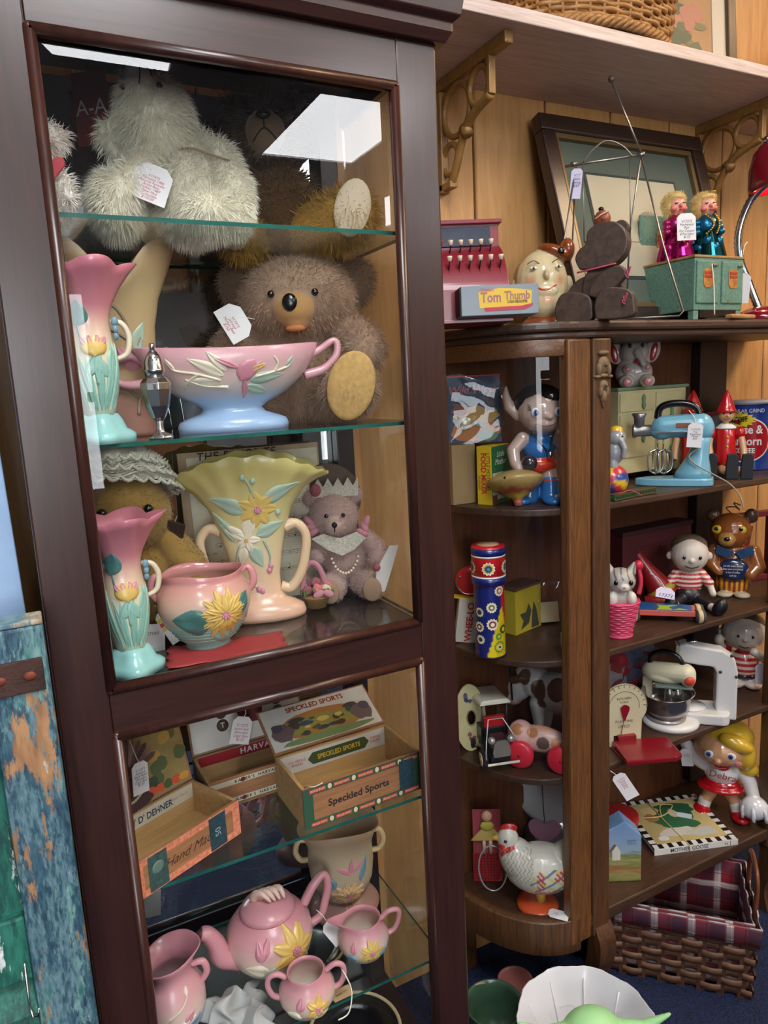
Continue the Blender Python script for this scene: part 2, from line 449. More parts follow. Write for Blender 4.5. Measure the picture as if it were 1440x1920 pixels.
q = MB(); q.box((1.0, -2.3, 3.02), (8.0, 7.6, 0.04)); struct(q.build('ceiling', CEIL))
GREYW = mat((120, 118, 120), 0.85, var=0.05, scale=4, name='far_wall_paint')
q = MB(); q.box((-3.0, -2.3, 1.5), (0.04, 7.6, 3.0)); struct(q.build('wall_left', GREYW))
q = MB(); q.box((5.0, -2.3, 1.5), (0.04, 7.6, 3.0)); struct(q.build('wall_right', PLANK))
q = MB(); q.box((1.0, -6.1, 1.5), (8.0, 0.04, 3.0)); struct(q.build('wall_front', GREYW))
q = MB(); q.box((1.0, YW + 0.03, 1.5), (8.0, 0.04, 3.0)); wb = struct(q.build('wall_back', mat((58, 36, 18), 0.8, name='groove_brown')))
# grooved boards of the back wall, each a board of its own
GX = 0.84 * YW; PWD = 0.145 * YW
q = MB(); q.box((0, 0, 1.5), (PWD - 0.006, 0.014, 3.0)); pm = q.mesh('plank', PLANK)
for k in range(-20, 19):
    o = link('plank', pm, wb); o.location = (GX + (k + 0.5) * PWD, YW + 0.007, 0)
    bv = o.modifiers.new('bevel', 'BEVEL'); bv.width = 0.003; bv.segments = 1
# ceiling troffers: the first is mirrored in the glass, the others are added fill
EM = emit_mat('diffuser_glow', (0.97, 0.98, 1.0), PANEL_E); EMW = emit_mat('warm_diffuser_glow', (1.0, 0.72, 0.45), PANEL_E * 0.9)
WHITEM = mat((225, 225, 225), 0.5, name='white_metal')
def troffer(x, y, label, em=None):
    t = thing('ceiling_light', label, 'ceiling light', (x, y, 3.0), 0, 'fluorescent ceiling panels')
    q = MB()
    for sx in (-1, 1): q.box((sx * 0.325, 0, -0.012), (0.03, 1.26, 0.024))
    for sy in (-1, 1): q.box((0, sy * 0.615, -0.012), (0.62, 0.03, 0.024))
    q.build('frame', WHITEM, t, 0.003)
    q = MB(); q.box((0, 0, -0.008), (0.62, 1.2, 0.008)); q.build('diffuser', em or EM, t)
troffer(1.87, -1.9, 'bright ceiling light panel mirrored in the upper cabinet glass')
troffer(-1.3, -3.0, 'added fill light panel far back on the left side of the shop')
troffer(0.35, -0.35, 'added fill light panel right above the lens')
troffer(3.7, -3.2, 'added fill light panel far back on the right side of the shop')
troffer(2.5, 0.1, 'added warm fill light panel above the open toy shelves', EMW)  # unseen panel, added to warm the light on the toy side
# glowing pane framed as a window, added behind the lens for frontal fill
wn = thing('fill_window_1', None, None, (-1.25, -6.06, 0)); wn['kind'] = 'structure'
q = MB(); q.box((0, 0.0, 1.6), (2.9, 0.02, 2.0)); q.build('pane', emit_mat('fill_glow', (0.92, 0.97, 1.0), 10.5), wn)
for x in (-1.49, 0, 1.49):
    q = MB(); q.box((x, 0.02, 1.6), (0.06, 0.05, 2.1)); q.build('fill_window_frame', WHITEM, wn, 0.004)
for z in (0.57, 2.63):
    q = MB(); q.box((0, 0.02, z), (3.04, 0.05, 0.06)); q.build('fill_window_frame', WHITEM, wn, 0.004)
# card hung inside the cabinet, standing in for the reflection of a sign
sg = thing('sign_reflection_card', 'small burgundy card standing in for a reflected A-A sign beside the white bear', 'sign', (0.172, 1.34, H + 0.42), R_(-38))
q = MB(); q.box((0, 0, 0.06), (0.062, 0.003, 0.112)); q.build('board', mat((128, 34, 42), 0.6, name='sign_burgundy'), sg, 0.0006)
q = MB(); q.tube([(0, 0, 0.116), (0, 0, 0.127)], 0.0006, 5); q.build('hanging_wire', STEEL, sg)
text('A-A', 0.034, WHITEM, sg, (0, -0.0022, 0.06), (90, 0, 0))
# furniture behind the lens, seen only in the mirror
bc = thing('shop_cabinet', 'dark wooden shop cupboard mirrored behind the bears', 'cabinet', (0.5, -2.0, 0), 0)
q = MB(); q.box((0, 0, 0.75), (1.1, 0.5, 1.5)); q.build('body', DARKW, bc, 0.006)
q = MB(); q.box((0, 0, 1.53), (1.2, 0.58, 0.05)); q.build('top', DARKW, bc, 0.01)
for sx in (-1, 1):
    q = MB(); q.box((sx * 0.27, 0.262, 0.78), (0.5, 0.02, 1.3)); dd = q.build('door', wood('red_oak', (86, 52, 34), (120, 78, 52)), bc, 0.006)
    q = MB(); q.ell((sx * 0.06, 0.285, 0.8), 0.014); q.build('knob', STEEL, dd)

# ================================================================== display cabinet (left)
D = 1.02
cab = thing('display_cabinet', 'tall dark mahogany display cabinet with glass doors, full of pottery and bears', 'cabinet', (0.32, 1.2, 0))
def cb(name, mt, fn, bevel=0.002, parent=None):
    q = MB(); fn(q); q.v = [(v[0] - 0.32, v[1] - 1.2, v[2]) for v in q.v]; return q.build(name, mt, parent or cab, bevel)
XL, XR = -0.002, 0.642
gl, gr = 0.066, 0.572
zt, zm1, zm2, zb = H + 0.452, H - 0.402, H - 0.466, 0.14
cb('stile', MAH, lambda q: q.box(((XL + gl) / 2, D + 0.0125, 1.05), (gl - XL, 0.025, 2.02)), 0.003)
cb('stile', MAH, lambda q: q.box(((XR + gr) / 2, D + 0.0125, 1.05), (XR - gr, 0.025, 2.02)), 0.003)
cb('rail', MAHX, lambda q: q.box(((gl + gr) / 2, D + 0.0125, zt + 0.045), (gr - gl, 0.024, 0.09)), 0.001)
cb('rail', MAHX, lambda q: q.box(((gl + gr) / 2, D + 0.0125, (zm1 + zm2) / 2), (gr - gl, 0.024, zm1 - zm2)), 0.001)
cb('rail', MAHX, lambda q: q.box(((gl + gr) / 2, D + 0.0125, zb - 0.05), (gr - gl, 0.024, 0.1)), 0.001)
def bead(z0, z1):
    def fn(q):
        r = 0.0085
        pts = [(gl + r * .4, D + 0.004, z0 + r * .4), (gr - r * .4, D + 0.004, z0 + r * .4), (gr - r * .4, D + 0.004, z1 - r * .4), (gl + r * .4, D + 0.004, z1 - r * .4)]
        for a, b in zip(pts, pts[1:] + pts[:1]): q.tube([a, b], r, 10)
        for p in pts: q.ell(p, r, None, 10, 8)
    return fn
BEAD = wood('bead_mahogany', (44, 22, 17), (70, 37, 28), 'Z', 9, 10, 0.34, 0.3)
cb('glazing_bead', BEAD, bead(zm1, zt), 0)
cb('glazing_bead', BEAD, bead(zb, zm2), 0)
# bevelled pane: flat field and a sloping margin, on the room side
def pane(z0, z1, bw=0.024, dep=0.0012):
    x0, x1 = gl + 0.003, gr - 0.003; z0 += 0.003; z1 -= 0.003; y = D + 0.008
    out = [(x0, z0), (x1, z0), (x1, z1), (x0, z1)]; inn = [(x0 + bw, z0 + bw), (x1 - bw, z0 + bw), (x1 - bw, z1 - bw), (x0 + bw, z1 - bw)]
    q = MB()
    q.add([(a, y + dep * 1.5, b) for a, b in out] + [(a, y, b) for a, b in inn], [(4, 5, 6, 7)] + [(k, (k + 1) % 4, (k + 1) % 4 + 4, k + 4) for k in range(4)])
    q.v = [(v[0] - 0.32, v[1] - 1.2, v[2]) for v in q.v]
    return q.build('pane', GLASS, cab)
pane(zm1, zt); pane(zb, zm2)
# carcass
YB = 1.395
cb('side_panel', DARKW, lambda q: q.box((0.008, (D + 0.026 + YB) / 2, 1.05), (0.018, YB - D - 0.026, 2.02)))
cb('back_post', DARKW, lambda q: q.box((0.604, YB - 0.012, 1.05), (0.038, 0.035, 2.02)))
cb('corner_post', DARKW, lambda q: q.box((0.632, D + 0.04, 1.05), (0.018, 0.03, 2.02)))
cb('bottom_panel', DARKW, lambda q: q.box((0.32, 1.21, 0.05), (0.62, 0.36, 0.1)))
cb('divider', DARKW, lambda q: q.box((0.313, 1.208, H - 0.434), (0.586, 0.312, 0.03)))
cb('top_panel', DARKW, lambda q: q.box((0.32, 1.21, 2.072), (0.64, 0.37, 0.03)))
MIRROR = mat((200, 205, 206), 0.0, 1.0, name='mirror_silver')
cb('mirror', MIRROR, lambda q: q.box((0.302, YB + 0.002, 1.07), (0.564, 0.004, 1.95)), 0)
q = MB(); q.box((0.637 - 0.32, (D + 0.055 + YB - 0.03) / 2 - 1.2, 1.07), (0.004, YB - D - 0.09, 1.94)); q.build('side_pane', GLASS, cab)
for zz in (H + 0.245, H - 0.06, H - 0.415, H - 0.75, H - 1.10):
    q = MB(); q.box((0.313 - 0.32, 1.215 - 1.2, zz), (0.590, 0.31 if zz != H - 0.415 else 0.32, 0.006))
    q.mi = [0, 0, 1, 1, 1, 1]
    sh = q.build('glass_shelf', [SHELFGLASS, GREENEDGE], cab)
# shelf pins
# crown moulding
def crown(q):
    prof = [(0, 0), (0.012, 0.0), (0.02, 0.014), (0.02, 0.026), (0.03, 0.034), (0.034, 0.06), (0.05, 0.085), (0.062, 0.11), (0.062, 0.135), (0, 0.135)]
    z0 = H + 0.515; rings = []
    # front run, then the return along the right side
    for (cx, cy, dx, dy) in ((XL - 0.0, D, -1, -1), (XR, D, 1, -1), (XR, 1.39, 1, 0)):
        rings.append([Vector((cx + dx * a, cy + dy * a, z0 + h)) for a, h in prof])
    q.loft(rings, True, False)
cb('crown_moulding', MAHX, crown, 0.0015)

# ================================================================== curio (right): oak china cabinet with a bowed glass side
CF = 1.12
cur = thing('china_cabinet', 'oak china cabinet with curved glass side and open toy shelves', 'cabinet', (1.38, 1.25, 0))
def cu(name, mt, fn, bevel=0.002):
    q = MB(); fn(q); q.v = [(v[0] - 1.38, v[1] - 1.25, v[2]) for v in q.v]; return q.build(name, mt, cur, bevel)
def arcL(off=0.0, n=14, y1=1.40):
    # plan of the bowed side from the wall to the front post
    cx, cy, rx, ry = 1.02, 1.40, 0.19 + off, 0.268 + off
    return [(cx - rx * math.cos(PI / 2 * k / n), cy - ry * math.sin(PI / 2 * k / n)) for k in range(n + 1)]
def arcR(off=0.0, n=14):
    cx, cy, rx, ry = 1.72, 1.40, 0.2 + off, 0.27 + off
    return [(cx + rx * math.sin(PI / 2 * k / n), cy - ry * math.cos(PI / 2 * k / n)) for k in range(n + 1)]
def plan(off=0.0, front=CF):
    return arcL(off) + [(1.06, front - off)] + [(1.69, front - off)] + arcR(off)
ZA, ZB_, ZC, ZD = H - 0.268, H - 0.605, H - 0.885, H - 1.245
TOPZ = H + 0.113
for zz in (ZA, ZB_, ZC):
    cu('shelf', OAKD, lambda q: q.prism(plan(-0.012), zz - 0.016, zz, 'XY'), 0.003)
cu('shelf', OAKD, lambda q: q.prism(plan(0.0), ZD - 0.03, ZD, 'XY'), 0.004)
cu('top', OAKD, lambda q: q.prism(plan(0.012), TOPZ - 0.02, TOPZ, 'XY'), 0.006)
cu('top_moulding', OAKD, lambda q: q.prism(plan(0.004), TOPZ - 0.034, TOPZ - 0.02, 'XY'), 0.005)
# frame of the bowed pane
def bent(q, z0, z1, th=0.022, arc=None):
    a = arc or arcL(0.004); vs = []
    i = arc2 = [(x + (1.02 - x) * th / 0.2, y + (1.40 - y) * th / 0.27) for x, y in a]
    n = len(a)
    for z in (z0, z1):
        vs += [(x, y, z) for x, y in a] + [(x, y, z) for x, y in i]
    fs = []
    for k in range(n - 1):
        fs += [(k, k + 1, 2 * n + k + 1, 2 * n + k), (n + k, 3 * n + k, 3 * n + k + 1, n + k + 1), (k, n + k, n + k + 1, k + 1), (2 * n + k, 2 * n + k + 1, 3 * n + k + 1, 3 * n + k)]
    fs += [(0, 2 * n, 3 * n, n), (n - 1, 2 * n - 1, 4 * n - 1, 3 * n - 1)]
    q.add(vs, fs, True)
cu('curved_rail', OAKX, lambda q: bent(q, H + 0.045, TOPZ - 0.034), 0.002)
cu('curved_rail', OAKDZ, lambda q: bent(q, ZD - 0.075, ZD + 0.012, 0.03, arcL(0.012)), 0.004)
q = MB(); a = arcL(-0.006); n = len(a)
q.add([(x - 1.38, y - 1.25, z) for z in (ZD + 0.01, H + 0.047) for x, y in a], [(k, k + 1, n + k + 1, n + k) for k in range(n - 1)], True)
CGLASS = glass_mat('curved_glass', (0.9, 0.91, 0.92), 0.7, 1.52)
q.build('curved_pane', CGLASS, cur)
cu('pane_stile', OAK, lambda q: q.box((1.022, CF + 0.016, (ZD + TOPZ - 0.05) / 2 - 0.02), (0.062, 0.03, TOPZ - ZD + 0.02)), 0.005)
cu('front_post', OAKDZ, lambda q: q.box((1.08, CF + 0.016, (ZD + TOPZ - 0.05) / 2 - 0.02), (0.05, 0.036, TOPZ - ZD + 0.02)), 0.004)
cu('front_post', OAKDZ, lambda q: q.box((1.715, CF + 0.016, (ZD + TOPZ - 0.05) / 2 - 0.02), (0.06, 0.036, TOPZ - ZD + 0.02)), 0.004)
cu('back_panel', wood('back_board', (70, 36, 16), (104, 58, 28), 'Z', 6, 10, 0.6, 0.05), lambda q: q.box((1.27, 1.406, (ZD + TOPZ) / 2 - 0.02), (0.82, 0.01, TOPZ - ZD + 0.01)), 0)
cu('back_post', DARKW, lambda q: q.box((1.735, 1.385, (ZD + TOPZ) / 2), (0.11, 0.03, TOPZ - ZD - 0.03)), 0.003)
def sleg(q, x):
    prof = smoothpts([(0, ZD - 0.03), (-0.018, ZD - 0.07), (-0.016, ZD - 0.12), (0.0, ZD - 0.17), (0.004, 0.05), (-0.006, 0.012), (-0.012, 0.0)], 5)
    out = [(CF + 0.0 + a, z) for a, z in prof] + [(CF + 0.036 + a * 0.6, z) for a, z in reversed(prof)]
    q.prism(out, x - 0.025, x + 0.025, 'YZ')
cu('leg', OAKDZ, lambda q: sleg(q, 1.085), 0.004)
cu('leg', OAKDZ, lambda q: sleg(q, 1.715), 0.004)
cu('leg', OAKDZ, lambda q: q.box((0.87, 1.385, ZD / 2 - 0.01), (0.04, 0.035, ZD - 0.02)), 0.003)
cu('leg', OAKDZ, lambda q: q.box((1.9, 1.385, ZD / 2 - 0.01), (0.04, 0.035, ZD - 0.02)), 0.003)
# carved drop on the post
def drop(q):
    x, y = 1.08, CF - 0.004
    def e(dx, z, rx, rz, ry=0.008): q.ell((x + dx, y, H + z), (rx, ry, rz), None, 14, 10)
    e(0, 0.048, 0.014, 0.006); e(0, 0.024, 0.016, 0.018, 0.007); e(0, 0.024, 0.006, 0.006, 0.014)
    for s in (-1, 1):
        e(s * 0.013, 0.014, 0.006, 0.014); e(s * 0.017, 0.0, 0.007, 0.004)
        e(s * 0.008, -0.03, 0.005, 0.012)
    e(0, 0.002, 0.012, 0.005); e(0, -0.018, 0.012, 0.012); e(0, -0.018, 0.005, 0.005, 0.013); e(0, -0.04, 0.008, 0.014)
    q.lathe([(0.0005, -0.066), (0.006, -0.05), (0.007, -0.045)], 12, (x, y, H), 1, 0.6)
cu('carved_drop', mat((112, 88, 60), 0.6, var=0.25, scale=60, name='carved_oak'), drop, 0)

# ================================================================== limed wall shelf, its brackets
sh = tag(MB().box((1.92, 1.276, H + 0.6525), (2.4, 0.282, 0.025)).build('wall_shelf', PINKW, None, 0.002), 'pale limed wall shelf above the toys', 'shelf')
def bracket(x, label):
    t = thing('shelf_bracket', label, 'bracket', (x, YW, H + 0.64), 0, 'ring-pierced wooden shelf brackets')
    q = MB(); q.box((0, -0.125, -0.011), (0.02, 0.25, 0.022)); q.build('top_bar', RATTAN, t, 0.003)
    q = MB(); q.box((0, -0.009, -0.125), (0.02, 0.018, 0.205)); q.build('wall_bar', RATTAN, t, 0.003)
    q = MB(); q.box((0, -0.19, -0.055), (0.016, 0.012, 0.068)); q.build('front_bar', RATTAN, t, 0.002)
    q = MB(); q.box((0, -0.024, -0.216), (0.02, 0.05, 0.014)); q.build('foot', RATTAN, t, 0.002)
    br = smoothpts([(0, -0.19, -0.088), (0, -0.125, -0.105), (0, -0.085, -0.14), (0, -0.06, -0.185), (0, -0.04, -0.212)], 6)
    q = MB(); q.tube(br, 0.009, 10); q.build('curved_brace', RATTAN, t)
    for (yy, zz, rr) in ((-0.068, -0.076, 0.05), (-0.15, -0.06, 0.034), (-0.04, -0.165, 0.03)):
        q = MB(); q.tube([(0, yy + rr * math.cos(2 * PI * k / 28), zz + rr * math.sin(2 * PI * k / 28)) for k in range(28)], 0.0065, 8, True); q.build('ring', RATTAN, t)
    q = MB(); q.tube([(0, -0.092, -0.118), (0, -0.108, -0.134)], 0.0115, 10); q.build('binding', RATTAN, t)
bracket(0.895, 'wooden ring bracket under the shelf next to the dark cabinet')
bracket(1.70, 'wooden ring bracket under the shelf beside the red lamp')

# ================================================================== left edge: weathered shutter and pale blue board
def chippy(name, cols, scale=18.0, stretch=(1, 1, 0.25)):
    mt, nt, b = nodes(name)
    tc = nt.nodes.new('ShaderNodeTexCoord'); mp = nt.nodes.new('ShaderNodeMapping'); mp.inputs['Scale'].default_value = stretch
    nt.links.new(tc.outputs['Object'], mp.inputs['Vector'])
    prev = None
    for i, (c, sc, thr, c2) in enumerate(cols):
        n = nt.nodes.new('ShaderNodeTexNoise'); n.inputs['Scale'].default_value = sc; n.inputs['Detail'].default_value = 9; n.inputs['Roughness'].default_value = 0.7
        ofs = nt.nodes.new('ShaderNodeVectorMath'); ofs.operation = 'ADD'; ofs.inputs[1].default_value = (i * 7.3, i * 3.1, i * 5.7)
        nt.links.new(mp.outputs[0], ofs.inputs[0]); nt.links.new(ofs.outputs[0], n.inputs['Vector'])
        rr = nt.nodes.new('ShaderNodeValToRGB'); rr.color_ramp.elements[0].position = thr; rr.color_ramp.elements[1].position = thr + 0.03
        nt.links.new(n.outputs['Fac'], rr.inputs[0])
        cn = nt.nodes.new('ShaderNodeTexNoise'); cn.inputs['Scale'].default_value = sc * 6; cn.inputs['Detail'].default_value = 6
        nt.links.new(ofs.outputs[0], cn.inputs['Vector'])
        cr = nt.nodes.new('ShaderNodeValToRGB'); cr.color_ramp.elements[0].color = (*lin(c), 1); cr.color_ramp.elements[1].color = (*lin(c2), 1)
        cr.color_ramp.elements[0].position = 0.35; cr.color_ramp.elements[1].position = 0.65
        nt.links.new(cn.outputs['Fac'], cr.inputs[0])
        if prev is None: prev = cr.outputs[0]
        else:
            mx = nt.nodes.new('ShaderNodeMixRGB'); nt.links.new(rr.outputs[0], mx.inputs[0]); nt.links.new(prev, mx.inputs[1]); nt.links.new(cr.outputs[0], mx.inputs[2]); prev = mx.outputs[0]
    nt.links.new(prev, b.inputs['Base Color']); b.inputs['Roughness'].default_value = 0.6
    bp = nt.nodes.new('ShaderNodeBump'); bp.inputs['Strength'].default_value = 0.4; bp.inputs['Distance'].default_value = 0.002
    nt.links.new(n.outputs['Fac'], bp.inputs['Height']); nt.links.new(bp.outputs[0], b.inputs['Normal'])
    return mt
CHB = chippy('chipped_blue', [((40, 76, 92), 44, 0.5, (104, 136, 146)), ((26, 54, 76), 36, 0.5, (60, 98, 112)), ((44, 100, 100), 34, 0.55, (120, 156, 154)), ((142, 100, 66), 16, 0.56, (178, 134, 92)), ((196, 194, 184), 60, 0.63, (140, 120, 90))])
CHG = chippy('chipped_green', [((20, 84, 74), 26, 0.5, (44, 120, 102)), ((16, 64, 60), 30, 0.52, (32, 98, 84)), ((196, 206, 204), 34, 0.61, (226, 230, 228))])
ENDG = chippy('raw_end_grain', [((96, 62, 34), 14, 0.5, (150, 106, 64)), ((196, 188, 166), 16, 0.56, (220, 214, 196)), ((40, 74, 92), 12, 0.62, (70, 110, 120))])
SX = -0.004
st = thing('shutter', 'weathered blue and green louvred shutter leaning beside the cabinet', 'shutter', (-0.2, 0.97, 0))
ZS = H - 0.262
def sp(name, mt, fn, bevel=0.003):
    q = MB(); fn(q); q.v = [(v[0] + 0.2, v[1] - 0.97, v[2]) for v in q.v]; return q.build(name, mt, st, bevel)
sp('stile', CHB, lambda q: q.box((SX - 0.034, 0.955, ZS / 2), (0.068, 0.034, ZS)), 0.005)
sp('stile', CHB, lambda q: q.box((SX - 0.43, 0.955, ZS / 2), (0.068, 0.034, ZS)), 0.005)
sp('rail', ENDG, lambda q: q.box((SX - 0.232, 0.955, ZS - 0.035), (0.328, 0.03, 0.07)))
sp('rail', CHG, lambda q: q.box((SX - 0.232, 0.955, 0.815), (0.328, 0.03, 0.09)))
sp('panel', CHG, lambda q: q.box((SX - 0.232, 0.962, 1.02), (0.328, 0.016, 0.36)))
for k in range(14):
    sp('slat', CHG, lambda q: q.box((SX - 0.232, 0.955, 0.745 - k * 0.047), (0.328, 0.008, 0.062), (-38, 0, 0)), 0.002)
HR = mat((66, 42, 34), 0.6, 0.3, var=0.4, scale=30, bump=0.5, name='rusty_iron')
hs = sp('hinge_strap', HR, lambda q: q.box((SX - 0.091, 0.9365, ZS - 0.062), (0.17, 0.004, 0.042)), 0.001)
for dx in (0.055, 0.022, 0.12):
    q = MB(); q.ell((SX - dx + 0.2, 0.935 - 0.97, ZS - 0.062), (0.008, 0.003, 0.006), None, 12, 8); q.build('screw', mat((120, 60, 44), 0.6, 0.4, name='screw_rust'), hs)
sp('hook', STEEL, lambda q: q.tube([(SX - 0.075, 0.934, 0.80), (SX - 0.076, 0.932, 0.74), (SX - 0.074, 0.928, 0.725), (SX - 0.068, 0.926, 0.725), (SX - 0.066, 0.928, 0.735)], 0.0016, 6), 0)
sp('shutter_cap', chippy('cap_wood', [((150, 130, 100), 14, 0.5, (190, 176, 150)), ((70, 104, 116), 10, 0.52, (120, 150, 156)), ((210, 206, 194), 12, 0.6, (190, 170, 130))]), lambda q: q.box((SX - 0.232, 0.958, ZS + 0.003), (0.464, 0.04, 0.007)), 0.002)
pb = thing('painted_board', 'tall pale blue painted board standing behind the shutter', 'board', (-0.22, 1.08, 0))
q = MB(); q.box((0, 0, 1.0), (0.40, 0.02, 2.0), (0, -0.9, 0)); q.build('panel', mat((150, 178, 212), 0.6, var=0.06, scale=30, bump=0.3, bscale=60, name='pale_blue_paint'), pb, 0.002)
q = MB(); q.box((0, 0.022, 1.0), (0.36, 0.02, 1.9), (0, -0.9, 0)); q.build('backing', DARKW, pb, 0.002)
# ================================================================== shared makers for small things
S1, S2, S3, S4, S5 = H + 0.248, H - 0.057, H - 0.412, H - 0.747, H - 1.097
CARD = mat((226, 222, 222), 0.7, name='tag_card'); LILAC = mat((206, 198, 220), 0.7, name='tag_lilac')
STRING = mat((226, 220, 206), 0.8, name='string'); INKR = mat((176, 58, 84), 0.8, name='ink_red'); INKB = mat((40, 44, 96), 0.8, name='ink_blue'); INKK = mat((22, 22, 24), 0.7, name='ink_black')
BLACK = mat((12, 11, 12), 0.25, 0, 0.3, name='black_gloss'); EYE = mat((8, 7, 7), 0.05, 0, 1.0, name='eye_black')
WHITE = mat((228, 224, 218), 0.5, name='white_paint'); RED = mat((176, 22, 30), 0.35, 0, 0.3, name='red_paint')
FURM = vc_mat('fur_strands', 0.75, 0, 0, 0.2, spec=0.2); PLUSH = vc_mat('plush_cloth', 0.95, 0, 0, 0.3, 0.3, 400, 0.1)
GLAZE = vc_mat('painted_glaze', 0.18, 0.5); VINYL = vc_mat('painted_vinyl', 0.38, 0.1); PRINT = vc_mat('colour_print', 0.55); TIN = vc_mat('tin_print', 0.3, 0.35)
def price_tag(parent, s, loc, w=34, h=52, rot=(0, 0, 0), lines=(), ink=None, mt=None, string=None, name='price_tag', size=None):
    """card hung on its own string; loc = top hole, in the parent's own pixel units"""
    q = MB(s); c = 0.22 * w
    out = [(-w / 2 + c, 0), (w / 2 - c, 0), (w / 2, -c), (w / 2, -h), (-w / 2, -h), (-w / 2, -c)]
    q.prism([(a, b + 4) for a, b in out], -0.5, 0.5)
    o = q.build(name, mt or CARD, parent); o.location = [v * s for v in loc]; o.rotation_euler = [R_(a) for a in rot]
    if lines:
        n = len(lines); fs = size or min((h - c - 4) / (n + 0.6), w / 6.0)
        for i, ln in enumerate(lines):
            text(ln, fs * 1.15 * s, ink or INKB, o, (0, -0.9 * s, (-c - fs * (i + 0.6)) * s), (90, 0, 0), 'handwriting', shear=0.25, sx=min(1.0, w * 0.9 / max(1, len(ln) * fs * 0.62)))
    q = MB(s); q.lathe([(2.6, -0.9), (2.6, -0.3)], 12, (0, 0, 0), rot=(90, 0, 0)); q.build('eyelet', mat((120, 90, 80), 0.6, name='eyelet'), o)
    if string:
        q = MB(s); q.tube(smoothpts([(0, -0.6, 0)] + [tuple(p) for p in string], 6), 0.8, 5); q.build('string', STRING, o)
    return o
def prof_r(prof, z):
    zs = [p[1] for p in prof]; rs = [p[0] for p in prof]
    return float(np.interp(z, zs, rs))
class Surf:
    """outside of a turned body; P(theta, z, h): theta 0 = front"""
    def __init__(self, prof, sx=1.0, sy=1.0, fn=None): self.p = prof; self.sx = sx; self.sy = sy; self.fn = fn
    def P(self, th, z, h=0.0):
        r = prof_r(self.p, z) + h; a = th - PI / 2
        v = Vector((r * math.cos(a) * self.sx, r * math.sin(a) * self.sy, z))
        if self.fn: v = Vector(self.fn(v, a, z))
        return v
def leaf_on(q, S, x, z, ang, L, Wd, hgt=3.0, shape='leaf', rib=True, nu=8, nv=4, curl=0.0):
    """a raised leaf or petal that hugs the surface; x, z = its root (x measured round the front)"""
    ca, sa = math.cos(R_(ang)), math.sin(R_(ang)); vs = []; fs = []
    r0 = max(prof_r(S.p, z), 1e-3) * S.sx
    for i in range(nu + 1):
        u = i / nu
        if shape == 'leaf': wd = math.sin(PI * min(1, u ** 0.75 * 0.98 + 0.02)) ** 0.9
        elif shape == 'petal': wd = (math.sin(PI * (0.12 + 0.80 * u ** 0.8))) ** 0.8 * (0.5 + 0.5 * min(1, u * 2.5))
        elif shape == 'round': wd = math.sqrt(max(0, 1 - (2 * u - 1) ** 2))
        else: wd = 1.0 - 0.6 * u
        wd = max(wd, 0.03) * Wd / 2
        for j in range(-nv, nv + 1):
            v = j / nv; a = u * L; b = v * wd + curl * u * u * L
            px = x + a * ca - b * sa; pz = z + a * sa + b * ca
            hh = hgt * (1 - v * v) ** 0.5 * (0.45 + 0.55 * math.sin(PI * min(1, 0.15 + u * 0.8)))
            if rib: hh -= hgt * 0.45 * math.exp(-(v * 5) ** 2)
            if abs(j) == nv: hh = -hgt * 0.25
            vs.append(S.P(px / r0, pz, hh))
    n = 2 * nv + 1
    for i in range(nu):
        for j in range(2 * nv):
            k = i * n + j; fs.append((k, k + 1, k + n + 1, k + n))
    q.add(vs, fs, True); return q
def stem_on(q, S, pts, rad, hgt=1.0):
    r = [Vector(S.P(x / (max(prof_r(S.p, z), 1e-3) * S.sx), z, hgt)) for x, z in smoothpts(pts, 5)]
    n = len(r); q.tube(r, [rad * (1 - 0.35 * i / n) for i in range(n)], 6); return q
def flower_on(S, s, parent, x, z, R, n, mt_p, mt_c, rc=0.22, hgt=4.0, width=0.62, two=False, rot=0.0, squash=1.0):
    c = S.P(x / (prof_r(S.p, z) * S.sx), z, hgt * 0.6)
    q = MB(s); q.ell(c, (R * rc, R * rc * 0.7, R * rc), None, 12, 8)
    for k in range(7):
        a = 2 * PI * k / 7; q.ell(Vector(c) + Vector((math.cos(a) * R * rc * 0.7, -R * rc * 0.45, math.sin(a) * R * rc * 0.7)), R * rc * 0.32, None, 8, 6)
    fo = q.build('flower_centre', mt_c, parent)
    for lay in range(2 if two else 1):
        for k in range(n):
            a = rot + 360.0 * (k + 0.5 * lay) / n
            q = MB(s); leaf_on(q, S, x, z, a, R * (1 - 0.25 * lay), R * width, hgt * (1 + 0.9 * lay), 'petal'); q.build('petal', mt_p, fo)
    return fo
def vessel(root, s, prof, mt, seg=48, sx=1.0, sy=1.0, wall=4.0, fn=None, name='body', inner=None, floor=6.0, sub=0):
    """turned body with a real inside"""
    inn = [(max(r - wall, 0.2), max(z, floor)) for r, z in reversed(prof) if z >= floor]
    pr = [(0.01, prof[0][1])] + prof + [(prof[-1][0] - wall * 0.5, prof[-1][1] + wall * 0.35)] + inn + [(0.01, floor)]
    q = MB(s); q.lathe(pr, seg, (0, 0, 0), sx, sy, None, fn, cap=False)
    return q.build(name, mt, root)
def handle(root, s, pts, rad, mt, n=8, flat=1.0, name='handle'):
    P = smoothpts(pts, n); k = len(P)
    if hasattr(rad, '__len__'): rr = [float(np.interp(i / (k - 1), np.linspace(0, 1, len(rad)), rad)) for i in range(k)]
    else: rr = rad
    q = MB(s); q.tube(P, rr, 12, flat=flat); return q.build(name, mt, root)
YEL = ramp_mat('petal_yellow', [(0, (214, 176, 92)), (1, (232, 206, 128))], 0.35, 0.2, noise=0.2, nscale=40)
GRN = ramp_mat('leaf_sage', [(0, (160, 182, 164)), (1, (188, 200, 172))], 0.4, 0.2, noise=0.35, nscale=30)
TEAL = ramp_mat('leaf_teal', [(0, (132, 180, 166)), (1, (176, 200, 180))], 0.35, 0.2, noise=0.35, nscale=30)
